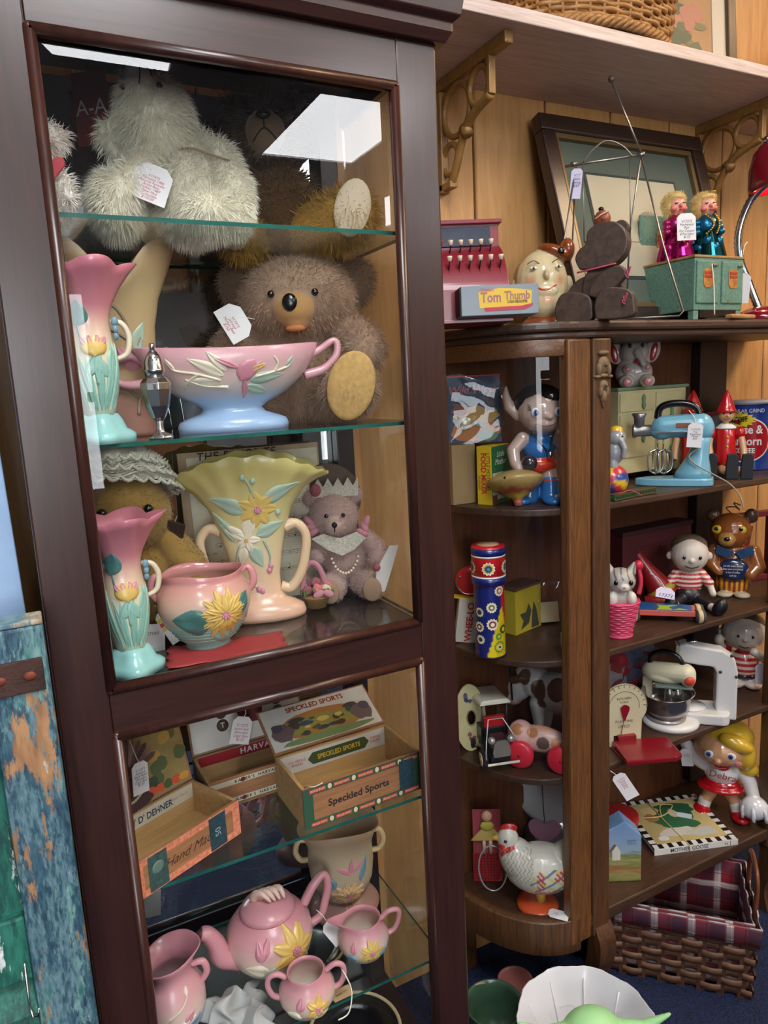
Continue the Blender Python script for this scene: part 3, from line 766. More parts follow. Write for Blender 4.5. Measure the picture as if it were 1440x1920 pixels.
PNK = ramp_mat('petal_pink', [(0, (206, 136, 150)), (1, (222, 166, 172))], 0.35, 0.2, noise=0.3, nscale=30)
CRM = mat((226, 214, 190), 0.4, 0, 0.2, name='cream_relief'); BLU = mat((112, 148, 166), 0.4, 0, 0.2, var=0.2, scale=30, name='blue_relief'); PCTR = mat((204, 130, 150), 0.4, name='flower_pink_eye'); MGRN = mat((74, 122, 118), 0.4, 0, 0.2, var=0.25, scale=40, name='leaf_deep_teal'); GOLDC = mat((210, 160, 70), 0.4, name='flower_gold_eye'); BRR = mat((150, 132, 110), 0.5, 0, 0.1, name='twig_taupe')

# ---------------------------------------------------------- tulip vases (a pair)
def tulip_vase(px, py, Y, Z, Ht, label, turn):
    t, s = stand('tulip_vase', label, 'vase', px, py, Y, Z, turn, 'matching pink and turquoise tulip vases')
    k = Ht / 300.0
    base = MB(s * k)
    def bf(p, a, z): return (p[0] * (1 + 0.10 * math.cos(4 * a)), p[1] * (1 + 0.10 * math.cos(4 * a)), z)
    base.lathe([(0.1, 0), (52, 0), (53, 14), (46, 20), (40, 24), (34, 40), (28, 50), (0.1, 52)], 48, fn=lambda p, a, z: bf(p, a, z))
    base.build('foot', mat((150, 204, 200), 0.3, 0, 0.4, var=0.06, scale=20, name='turquoise_glaze'), t, 0)
    prof = [(26, 46), (30, 60), (37, 90), (40, 120), (39, 150), (35, 180), (33, 200), (34, 215), (40, 232), (52, 255), (66, 275), (78, 290)]
    def rim(p, a, z):
        f = max(0.0, (z - 215) / 75.0); w = 1 + 0.13 * f * math.cos(5 * a + 0.6)
        return (p[0] * w, p[1] * w, z + 10 * f * abs(math.cos(2.5 * a + 0.3)))
    g = ramp_mat('tulip_glaze', [(0.0, (176, 200, 186)), (0.3, (214, 212, 180)), (0.58, (224, 206, 172)), (0.70, (216, 170, 156)), (0.80, (206, 132, 142)), (1.0, (202, 122, 136))], 0.3, 0.4, smax=290 * s * k, noise=0.04)
    vessel(t, s * k, prof, g, 60, wall=3, fn=rim, floor=60)
    S = Surf(prof)
    for x, a in ((-30, 98), (-14, 92), (4, 88), (20, 84), (34, 80), (-6, 100), (12, 78)):
        q = MB(s * k); leaf_on(q, S, x * 0.55, 56, a, 92 + (x % 7) * 4, 11, 3.2); q.build('relief_leaf', TEAL, t)
    for x, z, a, L in ((-16, 112, 60, 50), (18, 112, 120, 46), (26, 120, 80, 44)):
        q = MB(s * k); leaf_on(q, S, x, z, a, L, 22, 3.2); q.build('relief_leaf', TEAL, t)
    for x0, z0, mt, mt2 in ((0, 168, YEL, PNK),):
        q = MB(s * k); leaf_on(q, S, x0, z0 - 22, 90, 34, 52, 6, 'round', False); fo = q.build('relief_tulip', mt, t)
        for a in (55, 78, 102, 125):
            q = MB(s * k); leaf_on(q, S, x0 + (90 - a) * 0.3, z0 - 4, a, 17, 12, 6, 'petal'); q.build('petal', mt2, fo)
    q = MB(s * k); leaf_on(q, S, -24, 196, 78, 42, 38, 4); q.build('relief_leaf', MGRN, t)
    q = MB(s * k); stem_on(q, S, [(0, 100), (-2, 130), (0, 152)], 2.6); q.build('relief_stem', TEAL, t)
    q = MB(s * k); stem_on(q, S, [(-10, 150), (-20, 180), (-22, 200)], 1.8); q.build('relief_stem', MGRN, t)
    hm = ramp_mat('tulip_handle', [(0, (220, 206, 176)), (1, (222, 196, 176))], 0.3, 0.4)
    handle(t, s * k, [(34, -4, 205), (52, -6, 202), (62, -6, 180), (56, -6, 152), (38, -4, 142)], [4, 5, 5.5, 5, 4], hm)
    for zz, rr in ((205, 6), (192, 5), (180, 5)):
        q = MB(s * k); q.ell((40, -14, zz), (rr, 4, rr * 1.3)); q.build('relief_bud', BLU, t)
    handle(t, s * k, [(-34, 4, 205), (-52, 6, 202), (-62, 6, 180), (-56, 6, 152), (-38, 4, 142)], [4, 5, 5.5, 5, 4], hm)
tulip_vase(193, 832, 1.095, S2, 322, 'pink and turquoise tulip vase left of the silver shaker', 6)
tulip_vase(252, 1262, 1.115, S3, 298, 'pink and turquoise tulip vase in front of the bonneted bear', 6)

# ---------------------------------------------------------- tall tan fan vase
t, s = stand('fan_vase', 'tall tan V-necked vase with magnolia relief behind the tulip vase', 'vase', 240, 820, 1.25, S2, 8)
prof = [(62, 0), (64, 6), (62, 12), (58, 40), (62, 80), (66, 140), (70, 200), (80, 250), (98, 300), (112, 350)]
def vn(p, a, z):
    f = max(0.0, (z - 230) / 120.0); x = p[0]
    return (x * (1 + 0.1 * f), p[1], z - f * 75 * math.exp(-(x / 42.0) ** 2) + 0)
vessel(t, s, prof, ramp_mat('tan_glaze', [(0, (138, 92, 78)), (0.15, (150, 106, 88)), (0.3, (186, 158, 118)), (0.75, (190, 164, 120)), (1, (168, 132, 96))], 0.5, 0.1, smax=345 * s), 56, 1.0, 0.5, 4, vn)
S = Surf(prof, 1, 0.5, vn)
for pts in ([(20, 150), (14, 200), (-6, 235), (-30, 262), (-34, 285)], [(18, 170), (-10, 190), (-40, 200), (-58, 210)], [(20, 40), (26, 70), (50, 95), (62, 100)], [(24, 70), (-6, 92), (-30, 90)]):
    q = MB(s); stem_on(q, S, pts, 3.4); q.build('relief_stem', BRR, t)
for x, z, a, L, wd, mt in ((-10, 130, 160, 62, 34, GRN), (24, 150, 70, 58, 30, GRN), (-36, 285, 100, 20, 12, GRN), (-20, 268, 70, 20, 10, GRN), (-58, 210, 120, 22, 12, GRN), (30, 160, 60, 30, 14, BRR)):
    q = MB(s); leaf_on(q, S, x, z, a, L, wd, 4); q.build('relief_leaf', mt, t)
q = MB(s); leaf_on(q, S, 18, 118, 90, 26, 34, 6, 'round', False); fo = q.build('relief_magnolia', PNK, t)
for a in (60, 90, 122): 
    q = MB(s); leaf_on(q, S, 18, 124, a, 42, 24, 6, 'petal'); q.build('petal', PNK, fo)

# ---------------------------------------------------------- silver shaker
t, s = stand('sugar_shaker', 'silver panelled sugar shaker beside the pink bowl handle', 'shaker', 303, 827, 1.075, S2, 10)
q = MB(s); q.lathe([(0.1, 0), (22, 0), (23, 4), (20, 9), (8, 14), (6, 24), (7, 34), (0.1, 36)], 8); q.build('foot', STEEL, t, 0.0004)
q = MB(s); q.lathe([(6, 33), (12, 40), (22, 62), (28, 92), (28, 104), (22, 112), (17, 116), (0.1, 117)], 8); q.sm = [False] * len(q.sm); q.build('body', STEEL, t, 0.0006)
q = MB(s); q.lathe([(17, 114), (18, 124), (20, 127), (18, 129), (17, 140), (13, 152), (6, 162), (0.1, 163)], 28); cp = q.build('cap', STEEL, t)
q = MB(s); q.lathe([(5, 160), (5.5, 172), (4, 176), (0.1, 176)], 16); q.build('finial', STEEL, cp)
for k in range(7):
    a = R_(-130 + k * 14); q = MB(s); q.ell((15.6 * math.cos(a), 15.6 * math.sin(a), 145 + (k % 2) * 5), 1.2, None, 8, 6); q.build('pouring_hole', BLACK, cp)
q = MB(s); q.box((0, -26, 97), (19, 1, 9)); q.build('engraved_band', mat((120, 118, 112), 0.4, 0.9, bump=1.0, bscale=900, name='etched_silver'), t, 0.0003)

# ---------------------------------------------------------- pink and blue console bowl
t, s = stand('console_bowl', 'long pink and blue two-handled footed bowl with magnolia relief', 'bowl', 441, 812, 1.175, S2, 3)
g = ramp_mat('console_glaze', [(0.0, (160, 186, 218)), (0.22, (150, 178, 212)), (0.36, (154, 180, 208)), (0.52, (206, 196, 194)), (0.66, (224, 192, 184)), (0.82, (222, 176, 178)), (1, (216, 158, 166))], 0.3, 0.4, smax=150 * s, noise=0.05)
prof = [(100, 0), (102, 10), (98, 20), (84, 26), (60, 34), (54, 42), (64, 50), (100, 68), (130, 92), (150, 120), (158, 146)]
vessel(t, s, prof, g, 60, 1.0, 0.52, 5, lambda p, a, z: (p[0] * (1 + 0.06 * max(0, (z - 100) / 50.0)), p[1], z + 8 * max(0, (z - 100) / 46.0) * (p[0] / 158.0) ** 2), floor=60)
S = Surf(prof, 1.0, 0.52)
for pts in ([(-20, 92), (-60, 104), (-105, 112), (-118, 124)], [(-60, 104), (-80, 92), (-92, 80)], [(40, 96), (80, 104), (110, 112), (120, 122)], [(80, 104), (86, 118), (78, 130)], [(-8, 80), (-50, 84), (-86, 96)]):
    q = MB(s); stem_on(q, S, pts, 3.0); q.build('relief_stem', CRM, t)
for x, z, a, L, wd in ((-15, 100, 150, 62, 24), (-20, 88, 178, 70, 22), (30, 90, 8, 64, 24), (20, 80, -14, 56, 18), (-105, 114, 120, 22, 10), (104, 112, 60, 22, 10), (-10, 108, 130, 44, 20)):
    q = MB(s); leaf_on(q, S, x, z, a, L, wd, 5); q.build('relief_leaf', CRM if x < 0 else GRN, t)
q = MB(s); leaf_on(q, S, 14, 90, 60, 40, 36, 8, 'round', False); fo = q.build('relief_magnolia', PNK, t)
for x, z, a, L in ((10, 112, 155, 40), (20, 92, -75, 34), (18, 96, 40, 38), (22, 104, 20, 36)):
    q = MB(s); leaf_on(q, S, x, z, a, L, 14, 8, 'petal'); q.build('petal', PNK if a != 20 else YEL, fo)
hm = mat((214, 156, 164), 0.3, 0, 0.4, name='pink_glaze')
for sg in (-1, 1):
    handle(t, s, [(sg * 146, 0, 132), (sg * 170, 0, 142), (sg * 196, 0, 158 if sg > 0 else 136), (sg * 205, 0, 150 if sg > 0 else 124), (sg * 200, 0, 128 if sg > 0 else 100), (sg * 176, 0, 106 if sg > 0 else 92), (sg * 138, 0, 96)], [9, 7, 6, 7, 7, 8, 10], hm)

# ---------------------------------------------------------- jardiniere, yellow vase
t, s = stand('jardiniere', 'round pink and teal jardiniere with yellow water lily', 'vase', 392, 1212, 1.165, S3, 0)
g = ramp_mat('jardiniere_glaze', [(0, (120, 166, 156)), (0.28, (140, 172, 160)), (0.42, (186, 170, 158)), (0.6, (220, 186, 166)), (0.78, (222, 168, 152)), (1, (204, 130, 134))], 0.22, 0.5, smax=146 * s, noise=0.04)
prof = [(40, 0), (42, 5), (40, 9), (56, 24), (76, 52), (86, 82), (84, 108), (74, 126), (70, 134), (75, 143)]
vessel(t, s, prof, g, 56, 1, 0.86, 4, lambda p, a, z: (p[0], p[1], z + 3 * math.cos(3 * a) * max(0, (z - 126) / 17.0)))
S = Surf(prof, 1, 0.86)
q = MB(s); leaf_on(q, S, 8, 60, 172, 70, 58, 4); q.build('relief_leaf', MGRN, t)
q = MB(s); leaf_on(q, S, 52, 66, 50, 52, 40, 4); q.build('relief_leaf', MGRN, t)
q = MB(s); leaf_on(q, S, 10, 38, -30, 50, 26, 3); q.build('relief_leaf', TEAL, t)
flower_on(S, s, t, 34, 74, 48, 11, YEL, PCTR, 0.18, 5, 0.36, True, 10)
for k in range(5):
    q = MB(s); S_ = S; pts = [S.P(a, 22 + k * 7, 0.4) for a in np.linspace(-1.3, 1.3, 30)]; q.tube(pts, 0.9, 5); q.build('relief_ripple', mat((126, 170, 160), 0.25, 0, 0.4, name='ripple_teal'), t)
for sg in (-1, 1):
    handle(t, s, [(sg * 72, 0, 134), (sg * 82, -2, 142), (sg * 90, -2, 132), (sg * 92, -2, 112), (sg * 84, 0, 96)], [5, 6, 7, 7, 5], mat((212, 146, 146), 0.25, 0, 0.4, name='pink_glaze_light'))
t, s = stand('fan_vase', 'tall yellow-to-pink fan vase with two handles and wild flowers', 'vase', 487, 1152, 1.262, S3, -4)
g = ramp_mat('yellow_glaze', [(0, (220, 172, 146)), (0.18, (222, 182, 152)), (0.38, (222, 198, 158)), (0.6, (214, 198, 140)), (1, (204, 186, 110))], 0.32, 0.3, smax=318 * s, noise=0.04)
prof = [(86, 0), (88, 8), (84, 20), (70, 28), (52, 36), (44, 50), (44, 80), (50, 120), (60, 165), (76, 210), (98, 250), (120, 280), (138, 306)]
def yr(p, a, z):
    f = max(0.0, (z - 200) / 106.0); x = p[0]
    return (x * (1 + 0.06 * f), p[1] * (1 + 0.04 * f * math.cos(16 * a)), z - 44 * f * (x / 138.0) ** 2 + 2.5 * f * f * math.cos(18 * a))
vessel(t, s, prof, g, 90, 1, 0.5, 4, yr)
S = Surf(prof, 1, 0.5, yr)
for x, z, a, L, wd, mt in ((-10, 205, 150, 62, 36, GRN), (22, 218, 38, 72, 32, GRN), (-30, 150, 118, 64, 26, GRN), (-6, 150, 145, 66, 26, CRM), (8, 160, 22, 56, 30, GRN), (-4, 140, -62, 46, 30, GRN), (-16, 140, -110, 36, 24, CRM), (-10, 160, 70, 40, 26, CRM)):
    q = MB(s); leaf_on(q, S, x, z, a, L, wd, 5); q.build('relief_leaf', mt, t)
for pts in ([(10, 230), (2, 258), (-4, 268)], [(-20, 150), (-34, 110), (-20, 80), (4, 60)], [(20, 150), (30, 120), (26, 100)]):
    q = MB(s); stem_on(q, S, pts, 2.4); q.build('relief_stem', GRN, t)
for x, z in ((-6, 270), (10, 262), (52, 200), (30, 100), (26, 92), (4, 58), (10, 54)):
    q = MB(s); q.ell(S.P(x / prof_r(prof, z), z, 2), (5, 4, 6)); q.build('relief_bud', GRN if z > 150 else PNK, t)
flower_on(S, s, t, 14, 208, 34, 7, YEL, PCTR, 0.2, 6, 0.75)
flower_on(S, s, t, -10, 152, 24, 5, CRM, GOLDC, 0.16, 6, 0.7)
hm = mat((224, 192, 154), 0.32, 0, 0.3, name='cream_pink_glaze')
for sg in (-1, 1):
    handle(t, s, [(sg * 58, 0, 168), (sg * 80, 0, 172), (sg * 96, 0, 150), (sg * 92, 0, 110), (sg * 80, 0, 74), (sg * 62, 0, 52), (sg * 44, 0, 56)], [9, 6.5, 6, 6.5, 6.5, 7, 7], hm, 8, 1.4)

# ---------------------------------------------------------- tea set on the low shelf
TG = lambda n, hh, s: ramp_mat(n, [(0, (190, 190, 180)), (0.2, (214, 202, 184)), (0.48, (226, 198, 182)), (0.74, (216, 160, 162)), (1, (204, 134, 146))], 0.35, 0.25, smax=hh * s, noise=0.04)
HP = mat((208, 144, 152), 0.35, 0, 0.25, name='rose_glaze')
def low(name, label, cat, x, y, turn): return thing(name, label, cat, (x, y, S5), -math.atan2(x, y) + R_(turn))
s = 0.001      # millimetres from here
t = low('teapot', 'round pink magnolia teapot with swirled knob', 'teapot', 0.312, 1.212, 8)
prof = [(40, 0), (43, 6), (62, 16), (78, 38), (84, 62), (80, 88), (66, 108), (44, 120)]
vessel(t, s, prof, TG('teapot_glaze', 120, s), 56, 1, 0.95, 4)
S = Surf(prof, 1, 0.95)
flower_on(S, s, t, 36, 72, 46, 7, YEL, PCTR, 0.18, 6, 0.6)
for x, z, a, L, wd, mt in ((-16, 46, 170, 46, 34, CRM), (20, 36, 0, 50, 26, CRM), (-30, 30, 40, 40, 24, GRN)):
    q = MB(s); leaf_on(q, S, x, z, a, L, wd, 4); q.build('relief_leaf', mt, t)
q = MB(s); leaf_on(q, S, -28, 72, 100, 28, 26, 6, 'round', False); fo = q.build('relief_bud', PNK, t)
for a in (70, 115):
    q = MB(s); leaf_on(q, S, -26, 78, a, 30, 18, 7, 'petal'); q.build('petal', PNK, fo)
q = MB(s); q.lathe([(0.1, 114), (52, 116), (54, 120), (50, 128), (32, 137), (12, 141), (0.1, 142)], 40); ld = q.build('lid', HP, t)
for k in range(4):
    q = MB(s); q.tube(smoothpts([(-24 + k * 13, 10, 138), (-20 + k * 13, 2, 154), (-10 + k * 12, -10, 160), (4 + k * 9, -20, 146)], 5), [5, 8, 9, 9, 8.5, 8, 7.5, 7, 6.5, 6, 5.5, 5, 4.5, 4, 3, 2], 8); q.build('knob_petal', mat((222, 186, 170), 0.35, 0, 0.3, name='cream_rose'), ld)
P = smoothpts([(-66, -8, 44), (-94, -14, 60), (-104, -16, 92), (-116, -18, 116), (-128, -18, 122)], 6); n = len(P)
q = MB(s); q.tube(P, [26 - 14 * (i / (n - 1)) ** 0.7 for i in range(n)], 16, cap=True); sp_ = q.build('spout', HP, t)
q = MB(s); q.ell((-128, -18, 122), (8, 9, 7), (0, 40, 0)); q.build('spout_mouth', mat((96, 44, 50), 0.6, name='spout_dark'), sp_)
handle(t, s, [(72, 4, 102), (92, 6, 132), (116, 8, 150), (124, 8, 128), (116, 8, 92), (104, 6, 64), (78, 4, 52)], [9, 9, 7, 8, 8, 8, 9], HP)
price_tag(t, s, (112, -20, 62), 34, 46, (-35, -25, 20), string=[(2, 0, 20), (0, 4, 34)])
t = low('sugar_bowl', 'small pink open sugar bowl with two handles', 'bowl', 0.336, 1.078, 0)
prof = [(24, 0), (26, 4), (40, 12), (50, 30), (50, 46), (42, 62), (33, 72), (34, 78)]
vessel(t, s, prof, TG('sugar_glaze', 80, s), 48, 1, 1, 3)
S = Surf(prof)
flower_on(S, s, t, 16, 40, 22, 5, YEL, PCTR, 0.22, 4, 0.7)
for x, z, a, L, wd, mt in ((-14, 26, 165, 26, 20, CRM), (8, 20, -8, 34, 16, CRM), (-16, 40, 80, 22, 18, PNK)):
    q = MB(s); leaf_on(q, S, x, z, a, L, wd, 3); q.build('relief_leaf', mt, t)
for sg in (-1, 1): handle(t, s, [(sg * 36, 0, 70), (sg * 52, 0, 80), (sg * 66, 0, 74), (sg * 68, 0, 56), (sg * 60, 0, 38), (sg * 46, 0, 32)], [5, 5, 5, 5, 5, 6], HP)
q = MB(s); q.tube(smoothpts([(64, -2, 70), (78, -20, 40), (70, -34, 8), (50, -40, 2)], 8), 1.2, 6); q.build('string', STRING, t)
t = low('creamer', 'small pink creamer jug with spout, right of the teapot', 'jug', 0.478, 1.14, 6)
prof = [(24, 0), (26, 4), (40, 12), (50, 30), (50, 46), (42, 62), (34, 72), (36, 80)]
def cs(p, a, z):
    f = max(0.0, (z - 62) / 18.0); k = math.exp(-((abs(a - PI)) / 0.45) ** 2); return (p[0] - 34 * f * k, p[1], z + 6 * f * k)
vessel(t, s, prof, TG('creamer_glaze', 82, s), 48, 1, 1, 3, cs)
S = Surf(prof)
flower_on(S, s, t, 10, 40, 24, 7, YEL, PCTR, 0.2, 4, 0.6)
for x, z, a, L, wd, mt in ((-20, 26, 160, 22, 18, BLU), (20, 30, 10, 26, 12, BLU), (-26, 40, 90, 22, 16, PNK)):
    q = MB(s); leaf_on(q, S, x, z, a, L, wd, 3); q.build('relief_leaf', mt, t)
handle(t, s, [(36, 0, 70), (54, 0, 84), (72, 0, 82), (72, 0, 62), (62, 0, 42), (48, 0, 36)], [5, 5, 5, 5, 5, 6], HP)
t = low('pitcher_vase', 'tall pink flared vase in the lower left corner of the cabinet', 'vase', 0.118, 1.155, -10)
prof = [(34, 0), (36, 6), (46, 24), (54, 50), (54, 80), (42, 104), (34, 118), (40, 136), (52, 152)]
vessel(t, s, prof, ramp_mat('pink_vase_glaze', [(0, (150, 178, 204)), (0.2, (176, 180, 190)), (0.36, (224, 200, 186)), (0.62, (214, 160, 164)), (1, (202, 134, 146))], 0.35, 0.25, smax=152 * s), 48, 1, 1, 3, lambda p, a, z: (p[0] * (1 + 0.05 * math.cos(4 * a) * max(0, (z - 118) / 34.0)), p[1], z + 10 * max(0, (z - 118) / 34.0) * math.cos(a)))
S = Surf(prof)
for pts in ([(-2, 70), (20, 84), (30, 96)], [(0, 72), (-10, 60), (4, 48)]):
    q = MB(s); stem_on(q, S, pts, 2); q.build('relief_stem', CRM, t)
for x, z, a, L, wd, mt in ((8, 44, 20, 36, 16, CRM), (24, 50, 50, 26, 16, PNK), (28, 96, 70, 14, 8, CRM), (30, 40, 30, 24, 14, BLU)):
    q = MB(s); leaf_on(q, S, x, z, a, L, wd, 3); q.build('relief_leaf', mt, t)
for sg in (-1, 1): handle(t, s, [(sg * 36, 0, 122), (sg * 54, 0, 124), (sg * 60, 0, 104), (sg * 50, 0, 86)], [5, 6, 6, 5], HP)
t = low('lotus_vase', 'tan lotus vase on a wide foot behind the teapot', 'vase', 0.498, 1.285, 4)
prof = [(76, 0), (78, 8), (72, 18), (58, 24), (44, 30), (42, 36), (56, 46), (66, 74), (70, 110), (68, 150), (76, 180), (88, 200)]
vessel(t, s, prof, ramp_mat('lotus_glaze', [(0, (158, 122, 116)), (0.15, (166, 130, 122)), (0.24, (190, 174, 150)), (0.7, (196, 180, 150)), (1, (178, 152, 124))], 0.45, 0.15, smax=200 * s), 56, 1, 0.9, 4, lambda p, a, z: (p[0], p[1], z + 10 * max(0, (z - 150) / 50.0) * math.cos(2 * a + PI)))
S = Surf(prof, 1, 0.9)
flower_on(S, s, t, 8, 60, 36, 11, mat((206, 172, 128), 0.45, var=0.1, scale=40, name='lotus_petal'), PCTR, 0.2, 5, 0.34, True)
for x, z, a, L, wd, mt in ((-20, 84, 120, 34, 26, BLU), (34, 90, 70, 60, 16, BLU), (0, 40, 180, 34, 16, GRN), (14, 116, 150, 34, 12, PNK), (14, 118, 30, 36, 12, PNK), (14, 118, 80, 30, 12, PNK)):
    q = MB(s); leaf_on(q, S, x, z, a, L, wd, 4); q.build('relief_leaf', mt, t)
for sg in (-1, 1): handle(t, s, [(sg * 66, 0, 164), (sg * 86, 0, 166), (sg * 94, 0, 142), (sg * 84, 0, 122), (sg * 66, 0, 120)], [5, 6, 6, 6, 6], mat((206, 184, 140), 0.4, 0, 0.2, name='lotus_handle'))
# plate lying on the cabinet floor, crumpled cloth, little card
t = thing('plate', 'black plate with a cream rim below the lowest glass shelf', 'plate', (0.49, 1.25, 0.1))
q = MB(); q.lathe([(0.001, 0.0), (0.06, 0.0), (0.085, 0.012), (0.098, 0.016), (0.098, 0.02), (0.06, 0.006), (0.001, 0.005)], 48); q.build('dish', BLACK, t)
q = MB(); q.tube([(0.1 * math.cos(2 * PI * k / 48), 0.1 * math.sin(2 * PI * k / 48), 0.019) for k in range(48)], 0.004, 8, True); q.build('rim', mat((206, 186, 150), 0.5, name='cream_rim'), t)
def cloth_mesh(w, d, h, n=18, seed=1, e=1.0):
    rng = np.random.default_rng(seed); ph = rng.uniform(0, 6.28, 6); q = MB(); vs = []
    for i in range(n + 1):
        for j in range(n + 1):
            u, v = i / n - 0.5, j / n - 0.5
            z = h * (0.5 + 0.5 * math.sin(9 * u + ph[0] + 3 * math.sin(5 * v + ph[1])) * math.cos(8 * v + ph[2])) * (1 - (2 * max(abs(u), abs(v))) ** 4) + 0.002
            vs.append((u * w + 0.01 * math.sin(20 * v + ph[3]) * e, v * d + 0.01 * math.sin(18 * u + ph[4]) * e, z))
    q.add(vs, [(i * (n + 1) + j, (i + 1) * (n + 1) + j, (i + 1) * (n + 1) + j + 1, i * (n + 1) + j + 1) for i in range(n) for j in range(n)], True)
    return q
q = cloth_mesh(0.11, 0.14, 0.05, 20, 3); o = q.build('cloth', mat((178, 180, 180), 0.9, name='grey_cloth'), None, sub=1); o.location = (0.215, 1.11, S5); tag(o, 'crumpled pale grey cloth between the pink vase and the teapot', 'cloth')
so = o.modifiers.new('solid', 'SOLIDIFY'); so.thickness = 0.0015
q = MB(); q.box((0, 0, 0.0015), (0.1, 0.09, 0.003), (0, 0, 10)); o = tag(q.build('paper_sheet', WHITE, None, 0.0005), 'folded white paper lying behind the pink vase', 'paper'); o.location = (0.1, 1.28, S5)
q = MB(); q.prism([(-0.018, -0.012), (0.018, -0.012), (0.021, 0), (0.018, 0.012), (-0.018, 0.012), (-0.021, 0)], 0, 0.0015, 'XY'); o = q.build('card', mat((188, 160, 118), 0.7, name='kraft'), None); o.location = (0.4, 1.075, S5 ); tag(o, 'little kraft paper card beside the sugar bowl', 'card')
text('thank you', 0.006, INKK, o, (0, 0, 0.002), (0, 0, 10))

# ---------------------------------------------------------- wooden cigar boxes
BOXW = wood('cigar_cedar', (138, 90, 58), (174, 124, 82), 'X', 9, 12, 0.6, 0.05); BOXIN = wood('cigar_inside', (176, 138, 84), (204, 168, 112), 'X', 6, 12, 0.7, 0)
EDGEP = mat((214, 128, 96), 0.7, var=0.35, scale=160, name='salmon_edging'); STAMP = mat((52, 78, 74), 0.7, var=0.4, scale=140, name='tax_stamp'); STAMP2 = mat((36, 62, 72), 0.7, var=0.35, scale=140, name='tax_stamp_dark')
def cigar_box(label, cx, cy, rz, w_, d, h, lid_deg, lid_mt, front_mt, lid_h=None, z=S4):
    t = thing('cigar_box', label, 'box', (cx, cy, z), rz, 'old wooden cigar boxes'); th = 0.006
    q = MB(); q.box((0, 0, th / 2 + 0.0005), (w_, d, th)); q.build('bottom', BOXIN, t, 0.0005)
    q = MB(); q.box((0, -d / 2 + th / 2, h / 2 + 0.001), (w_, th, h)); fr = q.build('front_board', front_mt, t, 0.0006)
    q = MB(); q.box((0, d / 2 - th / 2, h / 2 + 0.001), (w_, th, h)); bk = q.build('back_board', BOXIN, t, 0.0006)
    for sg in (-1, 1):
        q = MB(); q.box((sg * (w_ / 2 - th / 2), 0, h / 2 + 0.001), (th, d - 2 * th - 0.0004, h)); q.build('side_board', BOXIN, t, 0.0006)
    L = lid_h or d
    q = MB(); q.box((0, 0, L / 2), (w_, 0.005, L)); ld = q.build('lid', BOXW, t, 0.0006); ld.location = (0, d / 2 + 0.002, h + 0.002); ld.rotation_euler = (R_(-(lid_deg - 90)), 0, 0)
    q = MB(); q.box((0, -0.0031, L / 2), (w_ - 0.008, 0.001, L - 0.008)); q.build('lid_label', lid_mt, ld)
    return t, fr, ld, bk, L
def edging(fr, w_, d, h, mt, wd=0.009, sides=True):
    th = 0.0007
    for zz in (wd / 2 + 0.001, h - wd / 2 + 0.001):
        q = MB(); q.box((0, -d / 2 - th / 2, zz), (w_, th, wd)); q.build('paper_edging', mt, fr)
    if sides:
        for sg in (-1, 1):
            q = MB(); q.box((sg * (w_ / 2 - wd * 0.7), -d / 2 - th / 2, h / 2 + 0.001), (wd * 1.4, th * 1.2, h - 2 * wd)); q.build('paper_edging', mt, fr)
PAPER = mat((208, 200, 176), 0.75, var=0.1, scale=30, name='aged_paper'); PAPERW = mat((212, 206, 198), 0.75, var=0.08, scale=25, name='pale_paper')
def printed(parent, L, w_, shapes, y=-0.0042):
    """flat printed colour shapes on a label, in label coordinates (x -.5...5, z 0..1)"""
    q = MB()
    for k, (pts, col) in enumerate(shapes): q.poly([(x * w_, y - 0.00004 * k, z * L) for x, z in pts], col)
    o = q.build('printed_picture', PRINT, parent, recalc=False); o['kind'] = 'stuff'; return o
def blobpts(cx, cz, rx, rz, n=14, j=0.15, rng=random): return [(cx + rx * math.cos(2 * PI * k / n) * (1 + rng.uniform(-j, j)), cz + rz * math.sin(2 * PI * k / n) * (1 + rng.uniform(-j, j))) for k in range(n)]
# the open box at the left
rz18 = math.atan2(1.125 - 1.038, 0.255 - 0.073); w18, d18, h18 = 0.205, 0.124, 0.062
ux, uy = math.cos(rz18), math.sin(rz18)
t, fr, ld, bk, L = cigar_box('open cigar box with a feathered portrait inside its lid', 0.255 - ux * w18 / 2 - uy * d18 / 2 + 0.0, 1.125 - uy * w18 / 2 + ux * d18 / 2, rz18, w18, d18, h18, 103, mat((150, 128, 76), 0.7, var=0.2, scale=22, name='lid_landscape'), BOXW, 0.125)
edging(fr, w18, d18, h18, EDGEP, 0.011)
sh = []
for k in range(9): sh.append((blobpts(random.uniform(0.05, 0.45), random.uniform(0.12, 0.9), 0.06, 0.1), random.choice([(106, 100, 48), (86, 96, 56), (176, 140, 70), (60, 78, 50), (150, 110, 56)])))
for k in range(5): sh.append((blobpts(0.1 + 0.08 * k, 0.12, 0.05, 0.06), random.choice([(206, 88, 50), (214, 150, 60), (72, 92, 48)])))
for k in range(15):
    a = R_(20 + k * 11); cx, cz = -0.1, 0.44
    dx, dz = math.cos(a), math.sin(a); l1 = 0.3; l2 = 0.48
    sh.append(([(cx + dx * 0.1 - dz * 0.02, cz + dz * 0.18 + dx * 0.03), (cx + dx * 0.1 + dz * 0.02, cz + dz * 0.18 - dx * 0.03), (cx + dx * l1 + dz * 0.02, cz + dz * l2 - dx * 0.04), (cx + dx * (l1 + 0.04), cz + dz * (l2 + 0.06)), (cx + dx * l1 - dz * 0.02, cz + dz * l2 + dx * 0.04)], [(104, 70, 62), (146, 110, 98), (80, 54, 50)][k % 3]))
sh.append((blobpts(-0.1, 0.36, 0.12, 0.25, 18, 0.05), (112, 70, 52))); sh.append((blobpts(-0.1, 0.1, 0.2, 0.12, 18, 0.1), (70, 46, 42)))
